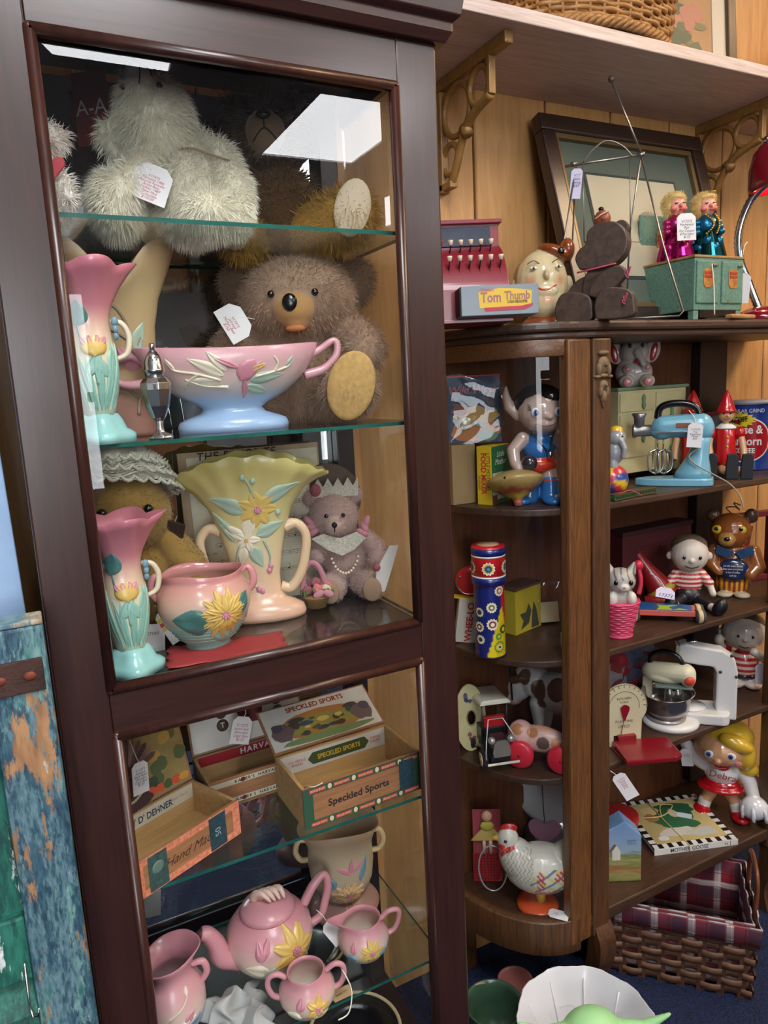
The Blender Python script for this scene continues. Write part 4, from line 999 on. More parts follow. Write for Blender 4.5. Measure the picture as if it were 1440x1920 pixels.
for k in range(11): sh.append((blobpts(-0.2 + 0.02 * k, 0.18 - 0.06 * math.sin(PI * k / 10), 0.012, 0.02, 8, 0), (206, 196, 170)))
for sx in (-0.15, -0.05): sh.append((blobpts(sx, 0.42, 0.022, 0.018, 8, 0), (30, 20, 18)))
printed(ld, L, w18, sh)
q = MB(); q.box((0, d18 / 2 - 0.0066, h18 - 0.014), (w18 - 0.014, 0.001, 0.026)); st_ = q.build('inner_label', PAPER, bk)
text("DY D' DEHNER", 0.017, mat((30, 50, 84), 0.7, name='print_navy'), st_, (0.006, d18 / 2 - 0.0074, h18 - 0.015), (90, 0, 0), bold=0.02, sx=0.8)
text('Havana Cigar Co.', 0.007, mat((190, 80, 70), 0.7, name='print_rose'), st_, (0.068, d18 / 2 - 0.0074, h18 - 0.012), (90, 0, 0), shear=0.3, sx=0.7)
text('Hand Made', 0.022, mat((70, 40, 26), 0.7, name='brand_burn'), fr, (0.0, -d18 / 2 - 0.0004, h18 * 0.5), (90, 0, 0), shear=0.5)
for x, mt in ((-0.062, STAMP), (0.055, STAMP2)):
    q = MB(); q.box((x, -d18 / 2 - 0.0011, h18 / 2 + 0.001), (0.034, 0.0006, h18 - 0.004)); sp_ = q.build('tax_stamp', mt, fr)
    if mt is STAMP2: text('50', 0.016, mat((150, 170, 170), 0.7, name='stamp_light'), sp_, (x, -d18 / 2 - 0.0016, h18 / 2), (90, -90, 0))
    else:
        q = MB(); q.lathe([(0.006, 0), (0.011, 0), (0.011, 0.0004), (0.006, 0.0004)], 24, (x, -d18 / 2 - 0.0012, h18 * 0.6), rot=(90, 0, 0)); q.build('printed_ring', mat((96, 120, 108), 0.7, name='stamp_green'), sp_)
price_tag(t, 0.001, (-8, 46, 150), 30, 54, (-4, 5, 0), ['V17373', 'Antique', 'Black Hawk', 'Wooden', 'Cigar Box', '$120'], INKB, string=[(-3, 6, 18), (-6, 14, 40)])
# the box with the white lid behind it
t, fr, ld, bk, L = cigar_box('open cigar box with white lid paper and a red lettered band', 0.338, 1.27, R_(2), 0.235, 0.11, 0.058, 104, PAPERW, BOXW, 0.115)
for zz in (0.012, 0.048):
    q = MB(); q.box((0, -0.0553, zz), (0.235, 0.0008, 0.010)); e_ = q.build('paper_edging', PAPER, fr)
    text('KAISER\'S  HARVARD  TRAINER', 0.0085, INKK, e_, (0, -0.0561, zz), (90, 0, 0), bold=0.02, spacing=1.2)
    for x in (-0.052, 0.04):
        q = MB(); q.ell((x, -0.0557, zz), (0.005, 0.0006, 0.0045)); q.build('printed_seal', mat((110, 30, 30), 0.7, name='seal_red'), e_)
q = MB(); q.box((0, 0.0482, 0.048), (0.215, 0.001, 0.02), (0, 0, 0)); rb = q.build('red_band', mat((160, 26, 36), 0.7, name='band_red'), bk)
text('HARVARD', 0.017, WHITE, rb, (0.02, 0.0474, 0.048), (90, 0, 0), bold=0.02, spacing=1.2)
for x in (-0.05, 0.066):
    for zz in (0.045, 0.07):
        q = MB(); q.lathe([(0.001, 0), (0.012, 0), (0.012, 0.0005), (0.001, 0.0005)], 24, (x, -0.0039, zz), rot=(90, 0, 0)); m_ = q.build('printed_medal', mat((84, 62, 48), 0.7, var=0.3, scale=300, name='medal_brown'), ld)
        text('T', 0.014, PAPERW, m_, (x, -0.0048, zz), (90, 0, 0), bold=0.02)
q = MB(); q.prism([(-0.012, 0.04), (0.03, 0.035), (0.034, 0.06), (0.04, 0.085), (0.02, 0.1), (-0.016, 0.09), (-0.018, 0.06)], -0.0045, -0.004); q.build('printed_crest', mat((98, 24, 30), 0.7, var=0.3, scale=60, name='crest_red'), ld)
price_tag(t, 0.001, (-20, 20, 128), 40, 52, (-12, 20, 0), ['V17373', 'Harvard Trainer', 'Wooden', 'Cigar Box', '$120'], INKR, string=[(2, -2, 14), (-8, 4, 24), (6, 8, 34)])
# the patterned box at the right
w20, d20, h20 = 0.238, 0.135, 0.075
t, fr, ld, bk, L = cigar_box('cigar box with red and green edging and flowery open lid', 0.470, 1.142, R_(2), w20, d20, h20, 152, PAPERW, BOXW, 0.105)
G20 = mat((44, 84, 60), 0.7, name='edging_green'); R20 = mat((176, 52, 44), 0.7, name='edging_red'); CRE = mat((220, 200, 160), 0.7, name='edging_cream')
edging(fr, w20, d20, h20, G20, 0.013)
for zz in (0.0075, h20 - 0.0055):
    for k in range(5):
        x = -0.092 + k * 0.047
        q = MB(); q.box((x, -d20 / 2 - 0.0011, zz), (0.032, 0.0006, 0.008)); b_ = q.build('red_cartouche', R20, fr)
        text('SPECKLED SPORTS', 0.0055, CRE, b_, (x, -d20 / 2 - 0.0016, zz), (90, 0, 0), bold=0.02, sx=0.62)
        q = MB(); q.ell((x + 0.0235, -d20 / 2 - 0.001, zz), (0.004, 0.0006, 0.005)); q.build('cream_rosette', CRE, fr)
text('Speckled Sports', 0.019, INKK, fr, (-0.012, -d20 / 2 - 0.0006, h20 * 0.5), (90, 0, 0), bold=0.015)
q = MB(); q.box((0.086, -d20 / 2 - 0.0016, h20 * 0.55), (0.03, 0.0006, h20 * 0.78)); q.build('tax_stamp', STAMP2, fr)
q = MB(); q.box((0, d20 / 2 - 0.0068, h20 - 0.02), (w20 - 0.014, 0.001, 0.036)); il = q.build('inner_label', PAPERW, bk)
q = MB(); q.prism([(-0.056, -0.012), (0.056, -0.012), (0.066, 0), (0.056, 0.012), (-0.056, 0.012), (-0.066, 0)], -0.0006, 0.0, c=(0.01, d20 / 2 - 0.0074, h20 - 0.02)); pl_ = q.build('green_plaque', mat((62, 82, 40), 0.7, name='plaque_green'), bk)
text('SPECKLED SPORTS', 0.0135, mat((214, 178, 52), 0.7, name='print_gold'), pl_, (0.01, d20 / 2 - 0.0085, h20 - 0.02), (90, 0, 0), bold=0.03, sx=0.82)
for x, tx in ((-0.078, 'F.H. MERKLE\nMAKERS'), (0.09, 'SABINA\nMAKERS')): text(tx, 0.008, R20, il, (x, d20 / 2 - 0.0078, h20 - 0.02), (90, 0, 0), sx=0.8)
text('SPECKLED SPORTS', 0.016, mat((150, 62, 30), 0.7, name='print_rust'), ld, (0.0, -0.0042, L * 0.84), (90, 0, 0), bold=0.03, sx=0.95)
sh = [(blobpts(0, 0.42, 0.4, 0.3, 24, 0.04), (176, 120, 60)), (blobpts(0, 0.40, 0.33, 0.2, 24, 0.06), (150, 140, 70)), (blobpts(0, 0.12, 0.42, 0.08, 20, 0.1), (120, 140, 90))]
for k in range(26): sh.append((blobpts(random.uniform(-0.3, 0.3), random.uniform(0.22, 0.6), random.uniform(0.02, 0.07), random.uniform(0.03, 0.08), 10), random.choice([(70, 92, 60), (54, 80, 96), (196, 110, 54), (90, 60, 40), (206, 180, 96), (70, 70, 64)])))
for sx in (-1, 1): sh.append((blobpts(sx * 0.36, 0.38, 0.09, 0.2, 12, 0.2), (112, 92, 92))); sh.append((blobpts(sx * 0.4, 0.5, 0.05, 0.09, 10, 0.2), (84, 74, 84)))
printed(ld, L, w20, sh)
q = MB(0.001); q.tube(smoothpts([(-100, 40, 60), (-96, 0, 40), (-104, -50, 72), (-98, -66, 76), (-80, -66, 78)], 6), 0.9, 6); q.build('string', STRING, t)
# ================================================================== teddy bears
def bead(parent, s, c, r, mt, name='eye', sq=(1, 1, 1)):
    q = MB(s); q.ell(c, (r * sq[0], r * sq[1], r * sq[2]), None, 12, 8); return q.build(name, mt, parent)
STITCH = mat((20, 16, 16), 0.8, name='stitch_black')
def mouth(parent, s, pts, r=1.3, name='mouth_stitch', mt=None):
    q = MB(s); q.tube(smoothpts(pts, 5), r, 6); return q.build(name, mt or STITCH, parent)
# --- white bear, nose in the air
WB = (238, 231, 212)
t, s = stand('teddy_bear', 'shaggy white teddy bear with its nose in the air, top shelf', 'teddy bear', 325, 405, 1.215, S1, 0)
b = Blob(s); b.e((32, 0, 92), (72, 58, 96), WB).e((-14, -6, 205), (64, 58, 78), WB, (0, -12, 0)).e((-36, -34, 252), (34, 36, 36), (226, 220, 200)).e((-42, -46, 268), (20, 22, 20), (232, 228, 214))
b.e((-98, -24, 58), (42, 66, 56), WB).e((62, -46, 36), (48, 62, 38), WB).path([(90, -6, 150), (112, -26, 90), (108, -46, 32)], [30, 32, 28], WB).path([(-26, -26, 140), (-60, -50, 100), (-84, -70, 70)], [26, 26, 26], WB)
b.e((-86, 14, 185), (34, 14, 36), WB).e((66, 22, 170), (30, 14, 34), WB)
bo = b.build('body', PLUSH, t, 0.0035)
fur(bo, FURM, 30000, 0.019, 0.0005, (0, -0.12, -0.62), 0.26, bright=(0.85, 1.3), keep=lambda p, c: ~((p[:, 2] > 252 * s) & (p[:, 1] < -30 * s)))
bead(t, s, (-34, -48, 292), 9, BLACK, 'nose', (1.3, 0.8, 0.8)); mouth(t, s, [(-34, -58, 288), (-32, -70, 268), (-36, -68, 246)]); mouth(t, s, [(-34, -58, 286), (-18, -62, 276), (-12, -54, 262)])
bead(t, s, (-64, -52, 246), 6, EYE); bead(t, s, (-2, -58, 250), 6, EYE)
q = MB(s); q.tube(smoothpts([(20, -48, 150), (45, -64, 146), (75, -62, 138), (108, -50, 132)], 6), 2, 6); q.build('neck_cord', mat((150, 132, 100), 0.9, name='cord_tan'), t)
price_tag(t, s, (-20, -78, 108), 62, 66, (-8, 22, 0), ['V17373', 'Vermont 1985', 'Annette Funicello', 'Artist Bear', 'Mohair 1987', 'New Mint', 'Collectible', '$150.00'], INKR, string=[(10, 10, 16), (30, 20, 30)])
# --- golden brown bear with a big pale foot sole
t, s = stand('teddy_bear', 'dark golden teddy bear showing one big cream foot sole, top shelf', 'teddy bear', 560, 412, 1.275, S1, 0)
GB = (98, 70, 38); GO = (186, 144, 62)
b = Blob(s); b.e((-40, 0, 78), (82, 56, 84), GB).e((-50, 0, 205), (64, 58, 66), (72, 54, 40)).e((-48, -50, 200), (34, 30, 36), (120, 98, 74)).e((-100, 6, 260), (26, 14, 26), (72, 54, 40)).e((4, 6, 262), (26, 14, 26), (72, 54, 40))  # head and ears browner than the torso: cabinet-top shade put into their colour
b.path([(20, -20, 40), (64, -50, 44), (92, -66, 52)], [44, 44, 46], GO).path([(-90, -20, 30), (-110, -60, 24)], [38, 34], GO)
bo = b.build('body', PLUSH, t, 0.0035)
q = MB(s); q.ell((94, -112, 54), (32, 7, 48), (10, 16, 0), 20, 12); sole = q.build('foot_sole', mat((214, 196, 166), 0.9, name='felt_cream'), t)
q = MB(s); q.ell((-112, -94, 24), (26, 6, 30)); q.build('foot_sole', mat((214, 196, 166), 0.9, name='felt_cream'), t)
fur(bo, FURM, 12000, 0.024, 0.0006, (0, -0.15, -0.35), 0.4, keep=lambda p, c: ~((p[:, 2] > 170 * s) & (p[:, 1] < -52 * s)))
bead(t, s, (-48, -82, 218), 10, BLACK, 'nose', (1.3, 0.7, 0.8)); mouth(t, s, [(-48, -86, 214), (-48, -84, 196)]); mouth(t, s, [(-70, -70, 178), (-48, -84, 196), (-26, -70, 178)])
bead(t, s, (-72, -56, 232), 6, EYE); bead(t, s, (-26, -56, 232), 6, EYE)
# --- little white-haired doll at the far left of the top shelf
t, s = stand('plush_lamb', 'small white shaggy plush lamb with a red heart, left end of the top shelf', 'plush toy', 102, 398, 1.12, S1, 0)
b = Blob(s); b.e((0, 0, 50), (34, 28, 52), (224, 218, 208)).e((-4, -6, 140), (30, 28, 34), (222, 214, 204)).e((-8, -30, 130), (16, 14, 16), (214, 192, 178)).c((-24, 0, 80), (-30, -22, 40), 11, 10, (224, 218, 208)).c((24, 0, 80), (28, -22, 40), 11, 10, (224, 218, 208)).e((-36, 4, 150), (12, 8, 20), (214, 200, 190)).e((28, 4, 150), (12, 8, 20), (214, 200, 190))
bo = b.build('body', PLUSH, t, 0.003); fur(bo, FURM, 3500, 0.014, 0.0005, (0, 0, -0.4), 0.4)
bead(t, s, (-16, -38, 142), 4, EYE); bead(t, s, (2, -38, 142), 4, EYE)
q = MB(s); q.prism([(0, -18), (22, 8), (20, 20), (10, 22), (0, 14), (-10, 22), (-20, 20), (-22, 8)], -3, 3, c=(6, -36, 84), rot=None); q.build('heart', mat((170, 30, 44), 0.6, name='heart_red'), t, 0.001)
# --- brown mohair bear
t, s = stand('teddy_bear', 'large brown mohair bear with open mouth sitting behind the pink bowl', 'teddy bear', 562, 800, 1.29, S2, -4)
MO = (160, 130, 108); MOD = (112, 88, 70)
b = Blob(s); b.e((0, 10, 96), (98, 72, 100), MO).e((14, -14, 220), (104, 84, 76), MO).e((10, -84, 196), (36, 34, 30), (176, 134, 84)).e((12, -86, 170), (22, 22, 11), (170, 118, 74))
b.e((118, 0, 248), (36, 20, 44), MOD, (0, 14, 0)).e((-92, 0, 250), (36, 20, 42), MOD, (0, -14, 0))
b.path([(86, -10, 168), (122, -50, 140), (128, -90, 118)], [34, 36, 34], MO).path([(-86, -10, 168), (-116, -44, 120), (-100, -80, 96)], [34, 36, 32], MO)
b.path([(60, -20, 42), (92, -80, 52), (96, -110, 60)], [50, 48, 50], MO).path([(-60, -20, 42), (-92, -60, 46)], [48, 44], MO)
bo = b.build('body', PLUSH, t, 0.004)
q = MB(s); q.ell((100, -156, 62), (40, 9, 58), (8, 16, 0), 20, 12); q.build('foot_pad', mat((198, 158, 96), 0.95, var=0.15, scale=120, name='felt_tan'), t)
fur(bo, FURM, 26000, 0.014, 0.00045, (0.1, -0.05, -0.45), 0.32, bright=(0.75, 1.5), keep=lambda p, c: ~((p[:, 1] < -86 * s) & (p[:, 2] > 150 * s) & (p[:, 2] < 228 * s) & (p[:, 0] < 48 * s) & (p[:, 0] > -30 * s)))
bead(t, s, (6, -114, 204), 12, BLACK, 'nose', (1.1, 0.6, 1.3)); bead(t, s, (48, -93, 222), 6.5, EYE); bead(t, s, (-26, -93, 222), 6.5, EYE)
q = MB(s); q.ell((12, -102, 163), (17, 8, 6)); q.build('open_mouth', mat((176, 112, 66), 0.9, name='mouth_felt'), t)
price_tag(t, s, (-74, -96, 186), 62, 44, (-15, 62, 0), ['V17373', 'Jointed', 'Mohair Bear', '$150'], INKR, string=[(10, 10, 16)])
# little white pitcher seen behind
t, s = stand('pitcher', 'tiny pale blue pitcher standing behind the bowl rim', 'jug', 357, 672, 1.33, S2, 0)
vessel(t, s, [(20, 0), (22, 4), (26, 60), (24, 110), (20, 140), (22, 150)], mat((170, 184, 196), 0.2, 0, 0.5, name='pale_blue_glaze'), 32, wall=3)
handle(t, s, [(-22, 0, 138), (-44, 0, 150), (-48, 0, 120), (-24, 0, 90)], 4, mat((200, 206, 210), 0.2, 0, 0.5, name='white_handle'))
# --- bonneted bear
t, s = stand('teddy_bear', 'honey mohair bear in a white lace bonnet behind the tulip vase', 'teddy bear', 274, 1178, 1.285, S3, 4); s *= 0.94
HB = (150, 118, 64)
b = Blob(s); b.e((6, 4, 100), (74, 58, 105), HB).e((-14, -10, 248), (86, 72, 76), HB).e((-30, -72, 222), (36, 32, 32), (164, 134, 82)).path([(58, -10, 190), (92, -26, 130), (106, -44, 84)], [34, 36, 32], HB).path([(-60, -10, 180), (-80, -40, 110)], [32, 30], HB).path([(46, -24, 34), (78, -70, 36)], [38, 38], HB).path([(-46, -24, 34), (-70, -66, 36)], [38, 36], HB)
bo = b.build('body', PLUSH, t, 0.004); fur(bo, FURM, 12000, 0.006, 0.00045, (0, -0.05, -0.35), 0.4)
bead(t, s, (22, -76, 262), 9, EYE); bead(t, s, (-58, -72, 262), 9, EYE); bead(t, s, (-32, -104, 234), 10, BLACK, 'nose', (1.2, 0.6, 0.9))
LACE = mat((206, 200, 184), 0.9, bump=1.0, bscale=700, var=0.25, scale=300, name='lace'); LACED = mat((160, 146, 120), 0.9, name='lace_shadow_thread')
q = MB(s)
def bon(p, a, z):
    k = 1 + 0.05 * math.sin(11 * a + z * 0.2); return (p[0] * k, p[1] * k, z + 4 * math.sin(5 * a))
q.lathe([(98, -8), (96, 6), (88, 26), (74, 46), (50, 62), (22, 70), (0.1, 72)], 72, (-8, 10, 306), 1, 0.86, (-16, 8, 0), bon, cap=False); bn = q.build('bonnet', LACE, t)
for ring, (rr, zz) in enumerate(((100, 300), (92, 322), (78, 344))):
    q = MB(s); n = 26
    for k in range(n):
        pass
    pts = []
    for k in range(n * 6):
        a = 2 * PI * k / (n * 6); sc_ = abs(math.sin(n * a / 2)); pts.append((-8 + (rr + 7 * sc_) * math.cos(a), 2 + (rr + 7 * sc_) * 0.86 * math.sin(a), zz - 9 * sc_ - 0.28 * rr * math.sin(a) - 0.12 * rr * math.cos(a)))
    q.tube(pts, 3.4, 6, True); q.build('lace_scallop', LACE, bn)
for k in range(9):
    q = MB(s); z0 = 330 + k * 4; a0 = -150 + k * 9
    q.tube([(-8 + (93 - k * 5) * math.cos(R_(a0 + j * 7)), -2 + (90 - k * 5) * 0.86 * math.sin(R_(a0 + j * 7)), z0 + 5 * math.sin(j * 0.7 + k)) for j in range(18)], 2.2, 5); q.build('lace_fold', LACE, bn)
q = MB(s); q.box((66, -40, 214), (46, 4, 30), (20, 20, -20)); q.build('collar_label', mat((44, 30, 24), 0.7, name='label_dark'), t)
o = price_tag(t, s, (26, -84, 62), 34, 66, (-10, -26, 0), string=[(-4, 8, 20)])
for k, c in enumerate(((216, 186, 40), (196, 40, 30), (224, 170, 60))):
    q = MB(s); q.box((0, -1.2, -10 - k * 9), (32, 0.6, 8)); q.build('printed_band', mat(c, 0.6, name='tagband%d' % k), o)
price_tag(t, s, (6, -84, 40), 44, 70, (-8, 6, 0), ['STEIFF'], INKK, size=7)
# --- little pink bear with a crown
t, s = stand('teddy_bear', 'small pink bear with lace crown, pearls and ribbons', 'teddy bear', 652, 1112, 1.315, S3, -2)
PB_ = (176, 148, 142)
b = Blob(s); b.e((0, 4, 72), (44, 34, 54), PB_).e((-16, -6, 146), (44, 38, 42), PB_).e((-14, -42, 134), (18, 16, 16), (186, 160, 150)).e((22, 4, 182), (16, 9, 16), PB_).e((-56, 4, 178), (16, 9, 16), PB_)
b.path([(38, -4, 102), (58, -16, 84), (58, -34, 62)], [17, 18, 16], PB_).path([(-40, -4, 100), (-52, -20, 74)], [17, 16], PB_).path([(-22, -20, 22), (-28, -56, 22)], [22, 25], PB_).path([(28, -20, 22), (46, -54, 24)], [22, 25], PB_)
bo = b.build('body', PLUSH, t, 0.0028); fur(bo, FURM, 9000, 0.007, 0.0004, (0, 0, -0.3), 0.45, bright=(0.8, 1.3))
for x in (-28, 46): 
    q = MB(s); q.ell((x, -79, 23), (17, 4, 22)); q.build('foot_sole', mat((156, 128, 104), 0.9, name='felt_taupe'), t)
bead(t, s, (-28, -42, 152), 4, EYE); bead(t, s, (2, -42, 152), 4, EYE); bead(t, s, (-14, -58, 138), 5, STITCH, 'nose'); mouth(t, s, [(-14, -60, 134), (-14, -58, 126)], 1)
q = MB(s); q.ell((-26, 24, 176), (62, 7, 64)); q.build('hat_back', mat((92, 76, 68), 0.9, name='hat_taupe'), t)
out = []
for k in range(5): out += [(-36 + k * 18, 18), (-27 + k * 18, 34)]
q = MB(s); q.prism([(-38, 0), (44, 0), (46, 18)] + list(reversed(out)), -1.5, 1.5, c=(-14, -14, 182)); q.build('lace_crown', LACE, t)
ROSE = mat((196, 132, 146), 0.7, name='ribbon_pink'); ROSE2 = mat((150, 84, 96), 0.8, name='silk_rose')
q = MB(s); q.ell((-46, -18, 196), (10, 8, 12)); q.build('crown_rose', ROSE2, t)
q = MB(s); q.prism([(-52, 12), (-30, 20), (0, 10), (30, 20), (46, 8), (24, -12), (2, -22), (-24, -10)], -3, 3, c=(-6, -40, 100)); q.build('lace_collar', LACE, t, 0.001)
for sg in (-1, 1):
    for k in range(3):
        q = MB(s); q.ell((-10 + sg * (44 + 4 * k), -24, 118 + k * 10 - sg * 3), (12, 6, 7), (0, 30 * sg + 40 * k, 0)); q.build('ribbon_bow', ROSE, t)
for k in range(13):
    a = R_(205 + k * 11); bead(t, s, (0 + 26 * math.cos(a), -44 + 2 * abs(k - 6) * 0.5, 92 + 46 * math.sin(a)), 2.6, mat((226, 208, 180), 0.2, 0, 0.5, name='pearl'), 'pearl')
q = MB(s); q.prism([(0, 0), (16, 4), (22, 50), (26, 90), (10, 86), (-6, 40)], -3, 3, c=(52, -72, 16), rot=(0, 12, 0)); q.build('white_sachet', mat((220, 214, 208), 0.9, name='sachet_white'), t, 0.001)
q = MB(s); q.ell((56, -78, 62), (7, 5, 7)); q.build('sachet_rose', ROSE2, t)
# --- flower basket
t, s = stand('flower_basket', 'tiny basket of pink roses with a ribbon handle', 'basket', 592, 1106, 1.255, S3, 0)
q = MB(s); q.lathe([(0.1, 0), (18, 0), (26, 20), (28, 22), (20, 24), (0.1, 24)], 24); q.build('basket', mat((150, 118, 74), 0.8, bump=1, bscale=500, name='tiny_wicker'), t)
for k, (x, y, z) in enumerate(((-16, -8, 34), (2, -14, 38), (18, -8, 34), (-6, 6, 42), (12, 6, 42), (-22, 4, 34), (0, -4, 48), (24, 4, 36))):
    q = MB(s)
    for j in range(4): q.ell((x + 3 * math.cos(j * 1.6), y - j, z + 3 * math.sin(j * 1.6)), (8 - j, 5, 8 - j))
    q.build('rose', (ROSE2, mat((202, 120, 116), 0.8, name='rose_coral'), mat((214, 200, 176), 0.8, name='rose_cream'))[k % 3], t)
for k in range(8):
    q = MB(s); a = k * 0.8; q.ell((26 * math.cos(a), -18 * abs(math.sin(a)), 28 + 3 * (k % 3)), (9, 3, 5), (0, 30 * k, 20 * k)); q.build('leaf', mat((96, 112, 66), 0.8, name='leaf_olive'), t)
handle(t, s, [(-24, 0, 22), (-20, -4, 66), (-6, -6, 86), (10, -6, 74), (24, 0, 24)], 2.6, ROSE, 6, 2.0)
for sg in (-1, 1):
    q = MB(s); q.ell((14 + sg * 9, -24, 30), (11, 4, 7), (0, sg * 25, 0)); q.build('bow_loop', ROSE, t)
# --- sheet music standing at the back, red paper on the shelf floor
t = thing('sheet_music', 'aged song sheet on a board at the back of the middle shelf', 'sheet music', (0.40, 1.365, S3), R_(0))
q = MB(); q.box((0, 0, 0.155), (0.285, 0.006, 0.31), (-3, 0, 0)); q.build('board', mat((176, 152, 124), 0.8, var=0.08, scale=14, name='song_sheet_paper'), t)
q = MB(); q.box((0.005, -0.006, 0.15), (0.265, 0.002, 0.30), (-3, 0, 0)); pg = q.build('page', PAPER, t)
text('THE FAVORITE', 0.021, INKK, pg, (-0.03, -0.0015, 0.30), (87, 0, 0), shear=0.15, bold=0.01, spacing=1.15)
text('D A N C E S', 0.026, INKK, pg, (-0.05, -0.003, 0.27), (87, 0, 0), bold=0.0, spacing=1.1)
for g in range(7):
    z0 = 0.232 - g * 0.034; yy = -0.0072 + (0.15 - z0) * -0.052
    for k in range(5):
        q = MB(); q.box((0.02, yy, z0 - k * 0.0035), (0.22, 0.0004, 0.0006)); q.build('stave_line', INKK, pg)
    for k in range(12):
        x = -0.08 + k * 0.017 + random.uniform(-0.003, 0.003); zz = z0 - random.uniform(0, 0.014)
        q = MB(); q.ell((x, yy, zz), (0.0022, 0.0003, 0.0016), None, 8, 6); q.box((x + 0.002, yy, zz + 0.005), (0.0006, 0.0004, 0.01)); o = q.build('music_note', INKK, pg)
q = MB(); q.prism([(0, -0.017), (0.016, 0.002), (0.014, 0.012), (0.007, 0.014), (0, 0.008), (-0.007, 0.014), (-0.014, 0.012), (-0.016, 0.002)], -0.0006, 0.0, c=(-0.1, -0.0085, 0.1)); q.build('printed_heart', mat((190, 140, 110), 0.8, name='heart_faded'), pg)
q = cloth_mesh(0.19, 0.10, 0.003, 14, 8, 0.3); o = q.build('red_paper', mat((170, 56, 58), 0.6, name='red_tissue'), None); o.location = (0.26, 1.12, S3); o.rotation_euler = (0, 0, R_(-12)); tag(o, 'crinkled red paper under the pink jardiniere', 'paper')
so = o.modifiers.new('solid', 'SOLIDIFY'); so.thickness = 0.001
# ================================================================== on top of the china cabinet
def bx(parent, name, mt, s, c, size, bevel=0.001, rot=None):
    q = MB(s); q.box(c, size, rot); return q.build(name, mt, parent, bevel)
def tb(parent, name, mt, s, pts, r, seg=8, n=6, closed=False):
    q = MB(s); q.tube(smoothpts(pts, n) if n else pts, r, seg, closed); return q.build(name, mt, parent)
def lt(parent, name, mt, s, prof, c=(0, 0, 0), rot=None, seg=32, sx=1, sy=1, fn=None):
    q = MB(s); q.lathe(prof, seg, c, sx, sy, rot, fn); return q.build(name, mt, parent)
def el(parent, name, mt, s, c, r, rot=None):
    q = MB(s); q.ell(c, r, rot, 16, 10); return q.build(name, mt, parent)
def pr(parent, name, mt, s, out, y0, y1, c=(0, 0, 0), rot=None, bevel=0.0, plane='XZ'):
    q = MB(s); q.prism(out, y0, y1, plane, c, rot); return q.build(name, mt, parent, bevel)
def oval(rx, rz, n=24, cx=0, cz=0): return [(cx + rx * math.cos(2 * PI * k / n), cz + rz * math.sin(2 * PI * k / n)) for k in range(n)]
# --- toy cash register
t, s = stand('toy_cash_register', 'burgundy toy cash register with grey drawer', 'toy', 888, 600, 1.205, TOPZ, 12)
BUR = mat((122, 26, 40), 0.35, 0, 0.25, name='burgundy_enamel'); GRY = mat((112, 122, 130), 0.4, 0, 0.15, name='drawer_grey'); KEYC = mat((214, 196, 168), 0.4, name='key_cream')
out = smoothpts([(-62, 58), (-58, 70), (-44, 96), (-24, 122), (2, 140), (12, 142)], 4)
pr(t, 'housing', BUR, s, [(-62, 4), (-62, 57)] + out + [(12, 184), (56, 184), (62, 150), (62, 4)], -88, 54, bevel=0.002, plane='YZ')
bx(t, 'base', BUR, s, (-16, 0, 3), (150, 132, 7), 0.001)
bx(t, 'top_lip', BUR, s, (-16, 32, 186), (150, 56, 8), 0.002)
bx(t, 'price_window', mat((32, 38, 60), 0.08, 0, 0.8, var=0.3, scale=30, name='dark_window'), s, (-22, 9.5, 160), (118, 6, 34), 0.001)
def slope(f): 
    p = smoothpts([(-58, 66), (-44, 96), (-24, 122), (2, 140)], 8); i = f * (len(p) - 1); k = int(min(i, len(p) - 2)); a, b = p[k], p[k + 1]; u = i - k
    return a[0] + (b[0] - a[0]) * u, a[1] + (b[1] - a[1]) * u
for row, (n, f, x0) in enumerate(((6, 0.80, -62), (7, 0.36, -70))):
    for k in range(n):
        x = x0 + k * 18.5; y, z = slope(f)
        o = tb(t, 'key', STITCH, s, [(x - 1, y + 2, z - 6), (x, y - 10, z + 4), (x, y - 12, z + 10)], 1.3, 6, 0)
        q = MB(s); q.lathe([(0.1, 0), (3.4, 0), (4.6, 7), (4.8, 9), (0.1, 9.4)], 14, (x, y - 12, z + 9)); q.build('key_cap', RED if (row == 0 and k == 0) else KEYC, o)
        y2, z2 = slope(max(0, f - 0.3)); q = MB(s); q.tube([(x, y - 0.4, z), (x, y2 - 0.4, z2)], 1.0, 5); q.build('key_slot', STITCH, o)
dr = bx(t, 'drawer', GRY, s, (24, -76, 32), (136, 66, 50), 0.0012)
bx(t, 'drawer_side', mat((56, 50, 48), 0.6, name='drawer_dark'), s, (-44.6, -74, 32), (1.2, 58, 46), 0)
pr(dr, 'label', mat((216, 176, 50), 0.5, name='label_yellow'), s, [(-44, -15), (46, -15), (48, 12), (20, 16), (-10, 18), (-30, 14), (-46, 12)], -0.6, 0, (32, -109, 34))
pr(dr, 'label_ribbon', mat((176, 44, 66), 0.5, name='label_pink'), s, [(-34, -6), (34, -5), (48, 0), (50, 5), (30, 1), (-36, 0)], -0.5, 0, (32, -109.8, 20))
for tx, x, z, sz, mt in (('Tom', 8, 36, 24, RED), ('Thumb', 54, 38, 20, RED), ('CASH REGISTER', 54, 28, 6.5, INKK), ('Western', 2, 49, 8, RED)):
    text(tx, sz * s, mt if mt is INKK else BUR if tx != 'Western' else RED, dr, (x * s, -110 * s, z * s), (90, 0, 0), bold=0.02, sx=0.78)
